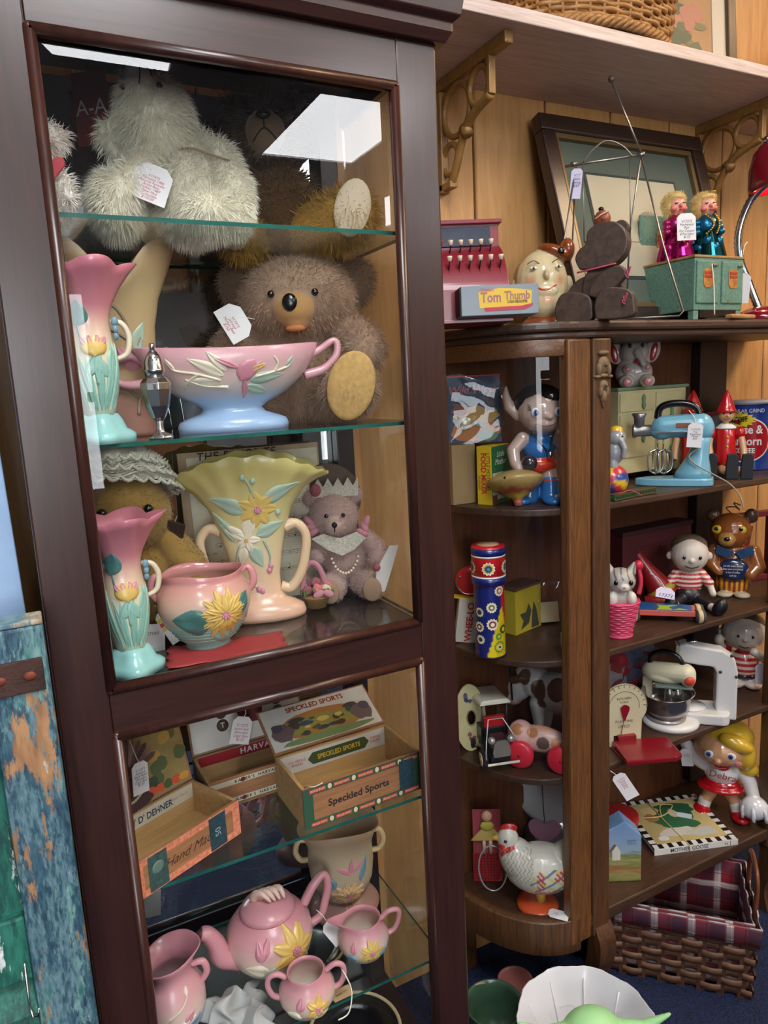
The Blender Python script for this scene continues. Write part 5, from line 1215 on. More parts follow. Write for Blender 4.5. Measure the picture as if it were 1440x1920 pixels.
# --- head bank
t, s = stand('head_bank', 'painted pottery head bank of a smiling boy in a brown cap', 'coin bank', 1016, 592, 1.27, TOPZ, 6)
SK = (206, 190, 148); BRC = (132, 66, 32)
b = Blob(s); b.e((0, 0, 78), (48, 46, 62), SK).e((2, -10, 46), (36, 38, 36), SK).e((4, -46, 88), (5, 7, 9), (190, 168, 128)).e((4, -40, 62), (22, 10, 14), SK).c((0, 0, 20), (0, 0, 4), 26, 30, SK).e((-48, 4, 74), (8, 10, 18), (200, 170, 130)).e((50, 4, 74), (8, 10, 18), (206, 196, 170))
b.e((24, 0, 132), (34, 34, 14), BRC, (0, 24, 0)).e((46, -6, 136), (14, 22, 20), BRC)
b.e((-36, 14, 86), (16, 30, 34), (120, 92, 60))
def face(co, c):
    d = np.linalg.norm((co - np.array([-24, -40, 80])) / np.array([16, 30, 13]), axis=1); k = np.clip(1 - d, 0, 1)[:, None] * 0.7; c[:, :3] = c[:, :3] * (1 - k) + np.array(lin((206, 110, 84))) * k
    d = np.linalg.norm((co - np.array([30, -40, 80])) / np.array([14, 30, 13]), axis=1); k = np.clip(1 - d, 0, 1)[:, None] * 0.7; c[:, :3] = c[:, :3] * (1 - k) + np.array(lin((206, 110, 84))) * k
    d = np.linalg.norm((co - np.array([6, -46, 46])) / np.array([18, 20, 12]), axis=1); k = np.clip(1 - d, 0, 1)[:, None] * 0.6; c[:, :3] = c[:, :3] * (1 - k) + np.array(lin((214, 110, 90))) * k
    return c
b.build('head', GLAZE, t, 0.0022, 3, face)
lt(t, 'collar', mat(BRC, 0.3, 0, 0.4, name='brown_glaze'), s, [(0.1, 0), (40, 0), (40, 8), (28, 18), (0.1, 18)])
q = MB(s); q.tube(smoothpts([(-15, -43, 70), (-6, -47, 64), (8, -48, 63), (22, -44, 71)], 6), [1, 1.4, 1.8, 2.1, 2.3, 2.5, 2.6, 2.6, 2.6, 2.5, 2.4, 2.3, 2.2, 2, 1.9, 1.7, 1.5, 1.3, 1], 6); q.build('lips', mat((190, 40, 36), 0.3, name='lip_red'), t)
for x in (-18, 26):
    el(t, 'eye', WHITE, s, (x, -42, 102), (6.5, 3, 2.6)); el(t, 'pupil', mat((60, 44, 26), 0.3, name='pupil_brown'), s, (x, -44.2, 101.8), (2.3, 1.4, 2.4))
    tb(t, 'eyebrow', mat((110, 84, 54), 0.6, name='brow'), s, [(x - 11, -38, 110), (x, -41, 115), (x + 11, -38, 110)], 0.9, 6)
el(t, 'cap_badge', BLACK, s, (32, -34, 130), (6, 3, 6))
# --- leaning picture frame
fr_t = thing('framed_print', 'dark wooden frame with grey-green mat leaning on the wall', 'picture', (1.383, 1.235, TOPZ), 0)
tilt = math.degrees(math.atan2(1.375 - 1.235, 0.475)); fw, fh = 0.525, 0.495
FRW = wood('frame_walnut', (34, 22, 18), (58, 38, 28), 'X', 10, 14, 0.35, 0.3)
def frp(name, mt, c, size, bevel=0.002):
    q = MB(); q.box(c, size); o = q.build(name, mt, fr_t, bevel); o.rotation_euler = (R_(-tilt), 0, 0); return o
bw = 0.04
frp('frame_bar', FRW, (0, -0.002, fh - bw / 2), (fw, 0.03, bw), 0.004); frp('frame_bar', FRW, (0, -0.002, bw / 2), (fw, 0.03, bw), 0.004)
for sg in (-1, 1): frp('frame_bar', FRW, (sg * (fw / 2 - bw / 2), -0.002, fh / 2), (bw, 0.029, fh - 2 * bw), 0.004)
GSL = mat((120, 96, 62), 0.4, 0.4, name='gilt_slip')
for zz in (fh - bw - 0.006, bw + 0.006): frp('gilt_slip', GSL, (0, 0.0, zz), (fw - 2 * bw, 0.02, 0.012), 0.001)
for sg in (-1, 1): frp('gilt_slip', GSL, (sg * (fw / 2 - bw - 0.006), 0.0, fh / 2), (0.012, 0.019, fh - 2 * bw - 0.024), 0.001)
frp('mat_board', mat((86, 94, 82), 0.85, var=0.04, scale=10, name='mat_green_grey'), (0, 0.004, fh / 2), (fw - 2 * bw - 0.02, 0.004, fh - 2 * bw - 0.02), 0)
frp('mat_bevel', mat((52, 56, 54), 0.8, name='mat_line'), (0, 0.0015, fh / 2 - 0.005), (fw - 0.225, 0.002, fh - 0.235), 0)
frp('print', ramp_mat('misty_print', [(0, (150, 140, 116)), (0.35, (186, 176, 150)), (1, (178, 168, 140))], 0.8, 0, smax=fh, noise=0.05), (0, 0.0, fh / 2 - 0.005), (fw - 0.24, 0.002, fh - 0.25), 0)
tw = mat((110, 104, 88), 0.9, name='print_twig')
for k in range(16):
    a = R_(40 + k * 6.5); q = MB(); q.box((0.03 + 0.022 * math.cos(a), -0.0016, 0.24 + 0.022 * math.sin(a) ), (0.045, 0.0006, 0.0009), (0, -math.degrees(a), 0)); o = q.build('printed_twig', tw, fr_t); o.rotation_euler = (R_(-tilt), 0, 0)
q = MB(); q.box((0.0, -0.0016, 0.205), (0.22, 0.0006, 0.0014)); o = q.build('printed_ground', tw, fr_t); o.rotation_euler = (R_(-tilt), 0, 0)
# --- wire swing toy with a jointed figure
t, s = stand('swing_toy', 'wire swing toy with a small brown figure on it', 'toy', 1150, 588, 1.19, TOPZ, 0)
WIRE = mat((150, 144, 134), 0.35, 0.9, name='steel_wire')
for pts in ([(-66, 0, 290), (-92, -30, 120), (-112, -40, 2), (-84, 40, 2), (-66, 0, 290)], [(46, 0, 288), (28, 40, 160), (24, 44, 2)], [(46, 0, 288), (84, -20, 130), (118, -34, 10), (112, -36, 2), (40, -38, 4), (20, -30, 2)]):
    tb(t, 'wire_leg', WIRE, s, pts, 1.7, 8, 0)
tb(t, 'top_bar', WIRE, s, [(-86, 0, 288), (-40, 0, 289), (52, 0, 290)], 2.4, 8, 0)
for x in (-70, 46): lt(t, 'bar_knob', WIRE, s, [(0.1, -6), (4.5, -6), (4.5, 6), (0.1, 6)], (x, 0, 290), (0, 90, 0), 12)
tb(t, 'wire_arch', WIRE, s, [(-54, -4, 290), (-34, -6, 310), (-12, -6, 320), (14, -6, 308), (32, -4, 288)], 1.5, 8)
tb(t, 'balance_rod', WIRE, s, [(46, -4, 292), (-4, 4, 420)], 1.8, 8, 0); el(t, 'ball', mat((108, 96, 84), 0.4, 0.6, name='dull_ball'), s, (-5, 4, 424), (6, 6, 6))
for x, zb in ((-54, 150), (27, 150)): tb(t, 'swing_wire', WIRE, s, [(x, -4, 288), (x + 2, -8, zb)], 0.9, 6, 0)
tb(t, 'seat_wire', WIRE, s, [(-52, -8, 150), (29, -8, 150)], 1.2, 6, 0)
CEL = (140, 72, 44)
b = Blob(s); b.e((-20, -10, 186), (15, 14, 16), CEL).e((-20, -12, 150), (17, 12, 24), (150, 82, 48)).path([(-34, -10, 162), (-44, -16, 146), (-42, -20, 128)], [6, 6, 5], CEL).path([(-8, -10, 162), (4, -16, 150)], [6, 5], CEL).path([(-26, -14, 130), (-28, -30, 118), (-26, -34, 100)], [8, 7, 6], CEL).path([(-14, -14, 130), (-8, -30, 118), (-8, -34, 100)], [8, 7, 6], CEL).e((-18, -24, 184), (4, 4, 3), CEL).e((-20, -14, 170), (15, 13, 4), (190, 170, 140))
b.build('figure', VINYL, t, 0.0016, 2); el(t, 'figure_cap', BLACK, s, (-22, -10, 204), (5, 5, 4)); tb(t, 'figure_stripe', mat((200, 180, 160), 0.5, name='stripe_pale'), s, [(-32, -20, 186), (-20, -26, 192), (-8, -20, 198)], 1.6, 6)
price_tag(t, s, (-64, -6, 276), 20, 52, (0, 6, 0), ['V17', 'Celluloid', 'Swing', '$45'], INKB, LILAC, size=6)
# --- dark wooden teddy
t, s = stand('wooden_teddy', 'dark cut-out wooden teddy with pink string bows', 'toy', 1118, 592, 1.15, TOPZ, -14)
DW = wood('teddy_wood', (46, 34, 28), (84, 64, 50), 'Y', 10, 6, 0.55, 0.1)
pr(t, 'torso', DW, s, smoothpts([(-22, 20), (-30, 60), (-20, 92), (20, 96), (40, 70), (44, 20), (-22, 20)], 4)[:-1], -14, 18, (6, 6, 0), None, 0.003)
pr(t, 'head', DW, s, smoothpts([(-36, 92), (-44, 112), (-36, 128), (-24, 136), (-20, 158), (4, 170), (34, 164), (50, 140), (46, 112), (26, 94), (-4, 88), (-36, 92)], 4)[:-1], -20, 16, (8, 6, 4), None, 0.003)
pr(t, 'ear', DW, s, oval(14, 14, 16), -8, 8, (40, 22, 164), None, 0.002)
for x, y, sg in ((-34, -24, 1), (42, -34, 1)):
    pr(t, 'leg', DW, s, smoothpts([(-30, 0), (-34, 26), (-22, 52), (4, 54), (30, 44), (36, 20), (30, 0), (-30, 0)], 4)[:-1], -14, 14, (x, y, 0), None, 0.003)
pr(t, 'arm', DW, s, smoothpts([(-26, 44), (-22, 64), (0, 84), (26, 92), (40, 78), (24, 58), (-8, 40), (-26, 44)], 4)[:-1], -12, 10, (22, -26, 0), None, 0.003)
pr(t, 'arm', DW, s, smoothpts([(-34, 44), (-30, 62), (-12, 80), (10, 84), (10, 66), (-10, 46), (-34, 44)], 4)[:-1], -10, 10, (-22, 8, 0), None, 0.003)
PST = mat((176, 70, 92), 0.8, name='pink_string')
tb(t, 'neck_string', PST, s, [(-30, -20, 90), (0, -26, 92), (40, -18, 98)], 1.6, 6)
for c in ((64, -34, 80), (62, -50, 34)):
    for k in range(3): tb(t, 'string_bow', PST, s, [(c[0], c[1], c[2]), (c[0] + 5 * math.cos(k * 2), c[1] - 3, c[2] + 8 * math.sin(k * 2 + 1)), (c[0] + 1, c[1] - 1, c[2] - 6 - k * 3)], 1.1, 5)
# --- green tin toy stove
STV = chippy('worn_green_tin', [((84, 118, 102), 40, 0.5, (104, 138, 118)), ((76, 110, 98), 30, 0.5, (98, 134, 116)), ((104, 84, 60), 60, 0.62, (86, 92, 76))], stretch=(1, 1, 1)); STV2 = mat((150, 116, 70), 0.6, 0, 0, 0.3, 40, name='worn_edge')
t = thing('toy_stove', 'worn green tin toy stove with red and yellow oven labels', 'toy', (1.36 + 0.08, 1.13 + 0.085, TOPZ), 0)
def sv(name, mt, c, size, bevel=0.0015, parent=None): 
    q = MB(); q.box(c, size); return q.build(name, mt, parent or t, bevel)
sv('body', STV, (0, 0, 0.078), (0.16, 0.17, 0.112)); sv('top_plate', STV2, (0, 0, 0.137), (0.164, 0.174, 0.006))
for sx in (-1, 1):
    for sy in (-1, 1): sv('leg', STV, (sx * 0.07, sy * 0.075, 0.011), (0.016, 0.016, 0.022))
bs = sv('back_splash', STV, (-0.01, 0.079, 0.2), (0.13, 0.008, 0.12), 0.004)
LBL = mat((170, 110, 50), 0.5, 0, 0.2, 0.4, 80, name='stove_label_gold'); LBR = mat((168, 52, 36), 0.5, name='stove_label_red')
def olabel(parent, x, y, z, w_=0.03, h=0.042):
    pr(parent, 'label', LBL, 1, [(x + a, z + b) for a, b in [(-w_ / 2, -h / 2 + 0.006), (-w_ / 2 + 0.006, -h / 2), (w_ / 2 - 0.006, -h / 2), (w_ / 2, -h / 2 + 0.006), (w_ / 2, h / 2 - 0.006), (w_ / 2 - 0.006, h / 2), (-w_ / 2 + 0.006, h / 2), (-w_ / 2, h / 2 - 0.006)]], y - 0.0015, y, bevel=0.0006)
    for dz in (0.012, 0.004): sv('label_band', LBR, (x, y - 0.002, z + dz), (w_ * 0.8, 0.001, 0.005), 0, parent)
olabel(bs, -0.005, 0.075, 0.2, 0.034, 0.05)
for x in (-0.041, 0.041):
    d = sv('oven_door', STV, (x, -0.0865, 0.082), (0.07, 0.005, 0.092), 0.003); olabel(d, x, -0.089, 0.09)
    sv('door_catch', STEEL, (x + 0.02, -0.091, 0.118), (0.014, 0.006, 0.004), 0.001, d)
sv('kick_recess', BLACK, (0, -0.08, 0.014), (0.12, 0.008, 0.016), 0)
tb(t, 'string', STRING, 1, [(-0.035, -0.093, 0.12), (-0.033, -0.098, 0.07), (-0.031, -0.1, 0.01)], 0.0012, 6)
q = MB(); q.box((0, 0, 0.006), (0.10, 0.02, 0.01), (0, 0, 8)); o = tag(q.build('wooden_block', wood('light_block', (150, 104, 66), (190, 146, 100), 'X'), None, 0.004), 'small light wooden stick in front of the toy stove', 'wood stick'); o.location = (1.5, 1.118, TOPZ)
# --- two blonde foil dolls on the stove
def foil_doll(px, py, Y, dress, dress2, label, turn, crown):
    t, s = stand('foil_doll', label, 'doll', px, py, Y, TOPZ + 0.140, turn, 'blonde foil-skirted dolls on the toy stove')
    FO = mat(dress, 0.18, 0.85, name='foil_%d' % dress[0]); FO2 = mat(dress2, 0.3, 0.6, name='foil2_%d' % dress2[0])
    q = MB(s); q.lathe([(0.1, 0), (31, 0), (32, 6), (26, 30), (18, 52), (15, 60), (0.1, 62)], 40, fn=lambda p, a, z: (p[0] * (1 + 0.07 * math.cos(13 * a)), p[1] * (1 + 0.07 * math.cos(13 * a)), z)); q.sm = [False] * len(q.sm); q.build('skirt', FO, t)
    for k in range(10):
        a = 2 * PI * k / 10; el(t, 'foil_frill', FO2, s, (24 * math.cos(a), 24 * math.sin(a), 22 + 12 * (k % 2)), (9, 6, 8), (0, 30 * k, 20 * k))
    lt(t, 'bodice', FO2, s, [(0.1, 50), (18, 52), (20, 62), (17, 74), (9, 82), (0.1, 83)])
    for sg in (-1, 1):
        for j in range(3): el(t, 'sleeve_puff', FO2, s, (sg * (19 + j * 1.5), -6 - 4 * j, 68 - j * 9), (7.5, 7.5, 6))
    hd = Blob(s); hd.e((0, 0, 98), (17, 17, 19), (222, 156, 132)).e((2, -17, 96), (3.5, 4, 3.5), (214, 120, 110)).e((-9, -12, 92), (6, 5, 5), (216, 116, 104)).e((10, -12, 92), (6, 5, 5), (216, 116, 104)).c((0, 0, 84), (0, 0, 76), 6, 7, (222, 156, 132))
    hd.build('head', VINYL, t, 0.0016, 2)
    for x in (-6, 8): tb(t, 'eye', STITCH, s, [(x - 3, -16.6, 101), (x, -17.8, 100), (x + 3, -16.6, 101)], 0.9, 5)
    el(t, 'lips', RED, s, (2, -17.5, 89), (3, 1.5, 1.6))
    hb = Blob(s); hb.e((-3, 6, 106), (20, 17, 17), (220, 190, 120)).e((-13, 2, 96), (8, 12, 16), (224, 194, 124)).e((0, -4, 114), (15, 12, 7), (226, 198, 130))
    ho = hb.build('hair', VINYL, t, 0.002, 2); fur(ho, FURM, 2200, 0.008, 0.0003, (-0.3, 0, -0.5), 0.35, name='hair_strands')
    G = mat((196, 156, 60), 0.3, 0.9, name='gold_bead')
    for k in range(12):
        f = k / 11.0; el(t, 'bead', G, s, (-8 + 14 * math.sin(f * PI), -18 - 6 * f, 80 - 34 * f), (2, 2, 2)); el(t, 'bead', G, s, (10 + 6 * math.sin(f * PI), -17 - 8 * f, 80 - 34 * f), (2, 2, 2))
    if crown:
        tb(t, 'crown', G, s, [(6 + 6 * math.cos(a), -10 + 4 * math.sin(a), 121) for a in np.linspace(0, 6.28, 14)], 1.6, 6, 0)
    return t, s
t, s = foil_doll(1266, 476, 1.215, (150, 14, 90), (180, 40, 110), 'blonde doll in magenta foil dress with a price tag', 22, False)
price_tag(t, s, (4, -36, 74), 34, 48, (-6, 0, 0), ['V17373', 'Mechanical', 'Pair', 'For Cooper', '& Poor Japan', '$ 22'], INKK)
foil_doll(1322, 474, 1.2, (6, 62, 66), (10, 96, 130), 'blonde doll in teal and blue foil dress with gold beads', 22, True)
# --- red gooseneck lamp
t, s = stand('gooseneck_lamp', 'glossy red desk lamp with chrome gooseneck', 'lamp', 1428, 584, 1.2, TOPZ, 0)
LR = mat((110, 8, 26), 0.15, 0, 0.8, name='lamp_red'); CHR = mat((200, 200, 204), 0.12, 1.0, name='chrome')
lt(t, 'base', LR, s, [(0.1, 0), (48, 0), (50, 8), (44, 18), (28, 26), (10, 30), (0.1, 30)])
P = smoothpts([(-6, 0, 28), (-22, 0, 70), (-40, -4, 120), (-42, -6, 170), (-24, -8, 220), (2, -10, 246)], 12); n = len(P)
q = MB(s); q.tube(P, [7 + (0.7 if i % 2 else -0.4) for i in range(n)], 12); q.build('gooseneck', CHR, t)
for i in range(2, n - 2, 2):
    pass
q = MB(s); q.lathe([(0.1, 66), (12, 64), (26, 52), (38, 26), (44, 0), (46, -14), (43, -14), (40, 2), (34, 24), (22, 46), (0.1, 58)], 36, (12, -6, 250), rot=(0, -12, 0), cap=False); q.build('shade', LR, t)
lt(t, 'shade_cap', CHR, s, [(0.1, 0), (8, 0), (8, 8), (4, 12), (0.1, 12)], (0, -6, 314), (0, -12, 0), 16)
price_tag(t, s, (-36, -12, 88), 34, 54, (0, 4, 0), (), string=[(-2, 4, 20), (0, 6, 52), (4, 8, 60)])
q = MB(s); q.ell((16, -6, 252), (14, 14, 18)); q.build('bulb', emit_mat('warm_bulb', (1.0, 0.62, 0.28), 120.0), t)
# ================================================================== upper shelf
WICK = wood('wicker_cane', (130, 84, 38), (186, 134, 74), 'X', 30, 3, 0.5, 0.15)
t = thing('wicker_basket', 'honey wicker basket on the high wall shelf', 'basket', (1.175, 1.255, H + 0.665), R_(4))
RX, RY = 0.2, 0.115
def ellp(a, rx, ry, z): return (rx * math.cos(a), ry * math.sin(a), z)
NS = 40
for i in range(20):
    f = i / 19.0; z = 0.014 + 0.2 * f; g = 1 + 0.12 * math.sin(f * 1.6); n = 160
    q = MB(); q.tube([ellp(2 * PI * k / n, RX * g + 0.003 * math.cos(NS / 2 * 2 * PI * k / n + PI * (i % 2)), RY * g + 0.003 * math.cos(NS / 2 * 2 * PI * k / n + PI * (i % 2)), z) for k in range(n)], 0.0052, 6, True); q.build('woven_strand', WICK, t)
for k in range(NS):
    a = 2 * PI * (k + 0.5) / NS; q = MB(); q.tube([ellp(a, RX * (1 + 0.12 * math.sin(f * 1.6)), RY * (1 + 0.12 * math.sin(f * 1.6)), 0.006 + 0.21 * f) for f in np.linspace(0, 1, 6)], 0.004, 6); q.build('stake', WICK, t)
for ph in (0, 2.1, 4.2):
    q = MB(); n = 220; q.tube([(( RX + 0.006 + 0.006 * math.cos(26 * 2 * PI * k / n + ph)) * math.cos(2 * PI * k / n), (RY + 0.006 + 0.006 * math.cos(26 * 2 * PI * k / n + ph)) * math.sin(2 * PI * k / n), 0.0125 + 0.006 * math.sin(26 * 2 * PI * k / n + ph)) for k in range(n)], 0.0055, 6, True); q.build('braided_foot', WICK, t)
q = MB(); q.lathe([(0.001, 0.008), (0.98, 0.008), (0.98, 0.016), (0.001, 0.016)], 48, (0, 0, 0), RX, RY); q.build('basket_bottom', WICK, t)
t = thing('floral_picture', 'framed picture of faded pink roses on the high shelf', 'picture', (1.57, 1.375, H + 0.665), 0)
def fp(name, mt, c, size, bevel=0.001):
    q = MB(); q.box(c, size); o = q.build(name, mt, t, bevel); o.rotation_euler = (R_(-4), 0, 0); return o
fp('canvas', mat((176, 140, 100), 0.8, var=0.08, scale=8, name='aged_canvas'), (-0.05, 0.0, 0.2), (0.38, 0.006, 0.38)); fp('mat_strip', mat((206, 196, 176), 0.8, name='mat_cream'), (0.165, -0.002, 0.2), (0.05, 0.008, 0.39))
for x in (-0.26, 0.205): fp('frame_bar', wood('frame_olive', (60, 44, 24), (96, 74, 44)), (x, -0.004, 0.2), (0.032, 0.024, 0.43), 0.004)
fp('frame_bar', wood('frame_olive', (60, 44, 24), (96, 74, 44)), (-0.028, -0.004, 0.008), (0.43, 0.022, 0.016), 0.003)
sh = []
rr = random.Random(4)
for k in range(16): sh.append((blobpts(rr.uniform(-0.2, 0.02), rr.uniform(0.15, 0.27), rr.uniform(0.014, 0.034), rr.uniform(0.012, 0.03), 12, 0.2, rr), rr.choice([(150, 92, 84), (168, 112, 96), (176, 126, 104)])))
for k in range(14): sh.append((blobpts(rr.uniform(-0.06, 0.1), rr.uniform(0.13, 0.23), rr.uniform(0.012, 0.026), rr.uniform(0.01, 0.024), 10, 0.25, rr), rr.choice([(96, 100, 74), (84, 92, 70), (118, 112, 80)])))
for k in range(5): sh.append((blobpts(rr.uniform(0.04, 0.11), rr.uniform(0.16, 0.24), 0.02, 0.02, 12, 0.2, rr), (176, 120, 100)))
q = MB()
for k, (p, c) in enumerate(sh): q.poly([(x, -0.0036 - 0.00003 * k, z) for x, z in p], c)
o = q.build('painted_roses', PRINT, t, recalc=False); o['kind'] = 'stuff'; o.rotation_euler = (R_(-4), 0, 0)
t = thing('white_jar', 'white ceramic jar at the right end of the high shelf', 'jar', (1.97, 1.27, H + 0.665))
vessel(t, 0.001, [(50, 0), (54, 8), (74, 60), (80, 120), (66, 170), (44, 190), (46, 210)], mat((206, 196, 186), 0.3, 0, 0.4, name='white_ceramic'), 40)

# ================================================================== toy shelves, behind the curved glass
SA, SB, SC_, SD = ZA + 0.0005, ZB_ + 0.0005, ZC + 0.0005, ZD + 0.0005
KRAFT = mat((146, 120, 80), 0.8, var=0.06, scale=12, name='kraft_board'); YELP = mat((206, 172, 26), 0.6, name='print_yellow'); GRNP = mat((28, 92, 48), 0.6, name='print_green'); PRED = mat((186, 34, 32), 0.6, name='print_red')
t = thing('cardboard_carton', 'plain kraft carton behind the yellow mixer box', 'box', (0.876, 1.364, SA), 0); bx(t, 'carton', KRAFT, 1, (0, 0, 0.0665), (0.062, 0.06, 0.133), 0.001); bx(t, 'flap', KRAFT, 1, (0, -0.014, 0.1335), (0.06, 0.03, 0.0012), 0)
t = thing('mixer_box', 'yellow and green printed toy food mixer box', 'box', (0.938, 1.309, SA), R_(-64))
bx(t, 'carton', YELP, 1, (0, 0, 0.065), (0.036, 0.085, 0.13), 0.0008)
gp = bx(t, 'side_panel', GRNP, 1, (0.0184, 0, 0.065), (0.0008, 0.082, 0.128), 0); bx(gp, 'printed_picture', mat((190, 184, 150), 0.7, var=0.2, scale=60, name='box_photo'), 1, (0.019, -0.006, 0.04), (0.0006, 0.066, 0.06), 0)
kp = bx(t, 'side_panel', KRAFT, 1, (-0.0184, 0, 0.065), (0.0008, 0.082, 0.128), 0)
bx(gp, 'red_flash', mat((120, 30, 40), 0.6, name='box_maroon'), 1, (0.0192, -0.03, 0.012), (0.0006, 0.02, 0.018), 0)
text('LITTLE MOTHERS', 0.0135, INKK, t, (0.009, -0.0428, 0.074), (90, 90, 0), sx=0.8); text('FOOD MIXER', 0.017, PRED, t, (-0.002, -0.0428, 0.07), (90, 90, 0), bold=0.03, sx=0.9); text('Friction', 0.010, INKK, t, (-0.012, -0.0428, 0.05), (90, 90, 0), shear=0.3)
text('Little\nMother', 0.019, WHITE, gp, (0.0195, -0.002, 0.102), (90, 0, 90), shear=0.3, sx=0.9)
# bagged card with a toy watch
t = thing('watch_card', 'plastic-wrapped toy watch card on top of the boxes', 'toy pack', (0.915, 1.345, SA + 0.1350), R_(-26))
q = MB(); q.box((0, 0, 0.075), (0.12, 0.002, 0.15), (-4, 0, 0)); cd = q.build('card', mat((36, 62, 90), 0.6, var=0.15, scale=10, name='card_blue'), t)
sh = [(blobpts(0, 0.03, 0.055, 0.028, 16, 0.1), (176, 110, 50)), (blobpts(0.01, 0.06, 0.05, 0.02, 16, 0.2), (196, 150, 70)), (blobpts(0.03, 0.016, 0.026, 0.012, 12, 0.2), (100, 130, 96)), (blobpts(-0.03, 0.075, 0.02, 0.014, 12, 0.3), (150, 80, 60)), (blobpts(0.035, 0.09, 0.016, 0.02, 12, 0.3), (40, 40, 50))]
q = MB()
for k, (p, c) in enumerate(sh): q.poly([(x, -0.0016 - 0.00006 * k - 0.07 * (0.075 - z), z) for x, z in p], c)
o = q.build('printed_scene', PRINT, t, recalc=False); o['kind'] = 'stuff'
text('Wild West', 0.024, mat((190, 90, 90), 0.6, name='print_coral'), t, (-0.005, 0.0015, 0.118), (86, 0, 0), shear=0.3, bold=0.01)
bx(t, 'card_edge', PRED, 1, (0, 0.005, 0.149), (0.12, 0.003, 0.003), 0)
o = lt(t, 'watch', mat((196, 186, 160), 0.3, 0.4, name='watch_face'), 1, [(0.0005, 0), (0.015, 0), (0.016, 0.003), (0.014, 0.005), (0.0005, 0.0045)], (-0.022, -0.005, 0.045), (90, 0, 0), 24)
bx(o, 'watch_strap', BLACK, 1, (0.012, -0.005, 0.041), (0.03, 0.002, 0.011), 0.0006, (0, 16, 0))
PLAST = glass_mat('clear_plastic', (0.97, 0.97, 0.97), 1.0, 1.5)
q = cloth_mesh(0.13, 0.155, 0.004, 14, 5, 0.2); o = q.build('plastic_bag', PLAST, t); o.location = (0, -0.009, 0.077); o.rotation_euler = (R_(86), 0, 0)
# spinning top
t, s = stand('spinning_top', 'rusty tin spinning top with red wooden handle', 'toy', 972, 956, 1.228, SA, 0); s *= 0.94
tp = ramp_mat('top_print', [(0, (190, 120, 80)), (0.12, (150, 60, 40)), (0.3, (186, 160, 60)), (0.45, (150, 60, 40)), (0.6, (176, 146, 80)), (1, (170, 140, 90))], 0.35, 0.2, smax=62 * s, smin=-2 * s, noise=0.12, nscale=60)
q = MB(s); q.lathe([(0.1, 0), (5, 1), (9, 8), (12, 14), (30, 24), (50, 38), (56, 46), (57, 50), (54, 54), (36, 64), (16, 70), (0.1, 71)], 44); o = q.build('drum', tp, t); o.rotation_euler = (R_(-16), R_(-6), 0); o.location = (0, 0, 2 * s)
lt(o, 'tip', mat((180, 96, 80), 0.5, 0.2, name='tip_copper'), s, [(0.1, -8), (7, -8), (9, 0), (10, 12), (0.1, 13)], (0, 0, 6)).location = (0, 0, 0)
q = MB(s); q.tube(smoothpts([(0, 0, 68), (-2, 0, 84), (1, 0, 96)], 10), [2.4 + 0.6 * (i % 2) for i in range(21)], 8); q.build('twisted_rod', STEEL, o)
lt(o, 'grip', mat((120, 34, 44), 0.5, 0, 0.1, 0.2, 60, name='worn_red_wood'), s, [(0.1, 92), (6, 92), (9, 102), (11, 118), (10, 124), (0.1, 126)], (0, 0, 0))
for x in (-18, -8): el(o, 'vent_hole', STITCH, s, (x, -52, 50), (3, 3, 3))
# pixie athlete
t, s = stand('pixie_figurine', 'glazed pixie figurine in blue vest and red shorts', 'figurine', 1012, 940, 1.235, SA, 8)
s *= 0.93
SKN = (190, 164, 150); BLU_ = (40, 104, 168); ORG = (206, 62, 36)
b = Blob(s)
b.e((-36, -6, 6), (22, 26, 10), BLU_).e((24, -20, 6), (22, 28, 10), BLU_).path([(-22, 0, 12), (-18, 0, 44)], [20, 17], BLU_).path([(20, -6, 12), (20, -4, 44)], [20, 17], BLU_).e((-18, 0, 46), (18, 18, 4), ORG).e((20, -4, 46), (18, 18, 4), ORG).path([(-18, 0, 50), (-14, 0, 66)], [15, 17], SKN).path([(20, -4, 50), (16, 0, 66)], [15, 17], SKN)
b.e((0, 0, 78), (36, 26, 20), ORG).e((0, 0, 108), (32, 24, 30), BLU_).e((2, -4, 128), (28, 20, 14), BLU_).c((2, 0, 136), (4, 0, 148), 13, 13, SKN).e((6, -4, 180), (48, 44, 40), SKN).e((8, -12, 160), (36, 36, 22), SKN).e((14, -46, 172), (7, 7, 6), SKN)
b.path([(-32, -4, 130), (-52, -10, 108), (-50, -24, 84), (-44, -30, 76)], [14, 13, 11, 11], SKN).path([(34, -4, 130), (48, -10, 108), (46, -20, 88)], [14, 12, 11], SKN)
b.path([(-40, 2, 176), (-56, 4, 192), (-62, 6, 214), (-62, 6, 232)], [12, 11, 8, 3], SKN)
b.e((4, 12, 204), (46, 38, 32), (24, 18, 20)).e((-28, 10, 196), (20, 30, 26), (24, 18, 20)).e((22, -24, 210), (22, 16, 12), (24, 18, 20))
b.build('body', GLAZE, t, 0.0024, 3)
for x in (-12, 32):
    el(t, 'eye', WHITE, s, (x, -43, 182), (8, 4, 9)); el(t, 'iris', mat((50, 84, 160), 0.2, name='iris_blue'), s, (x + 1, -46.5, 181), (5, 1.6, 6.5)); el(t, 'pupil', EYE, s, (x + 1.5, -48, 181), (2.6, 1, 3.6))
    for j in range(3): tb(t, 'eyelash', STITCH, s, [(x - 8, -41, 186 + 3 * j), (x - 14, -38, 188 + 5 * j)], 0.7, 5, 0)
tb(t, 'smile', mat((110, 70, 66), 0.5, name='smile_line'), s, [(-12, -46, 160), (8, -49.5, 155), (30, -45, 161)], 0.9, 5)
tb(t, 'whistle_cord', STITCH, s, [(-14, -22, 140), (2, -25, 118), (16, -28, 104), (20, -26, 122), (26, -20, 140)], 1.4, 6); el(t, 'whistle', STEEL, s, (17, -30, 98), (5, 4, 7))
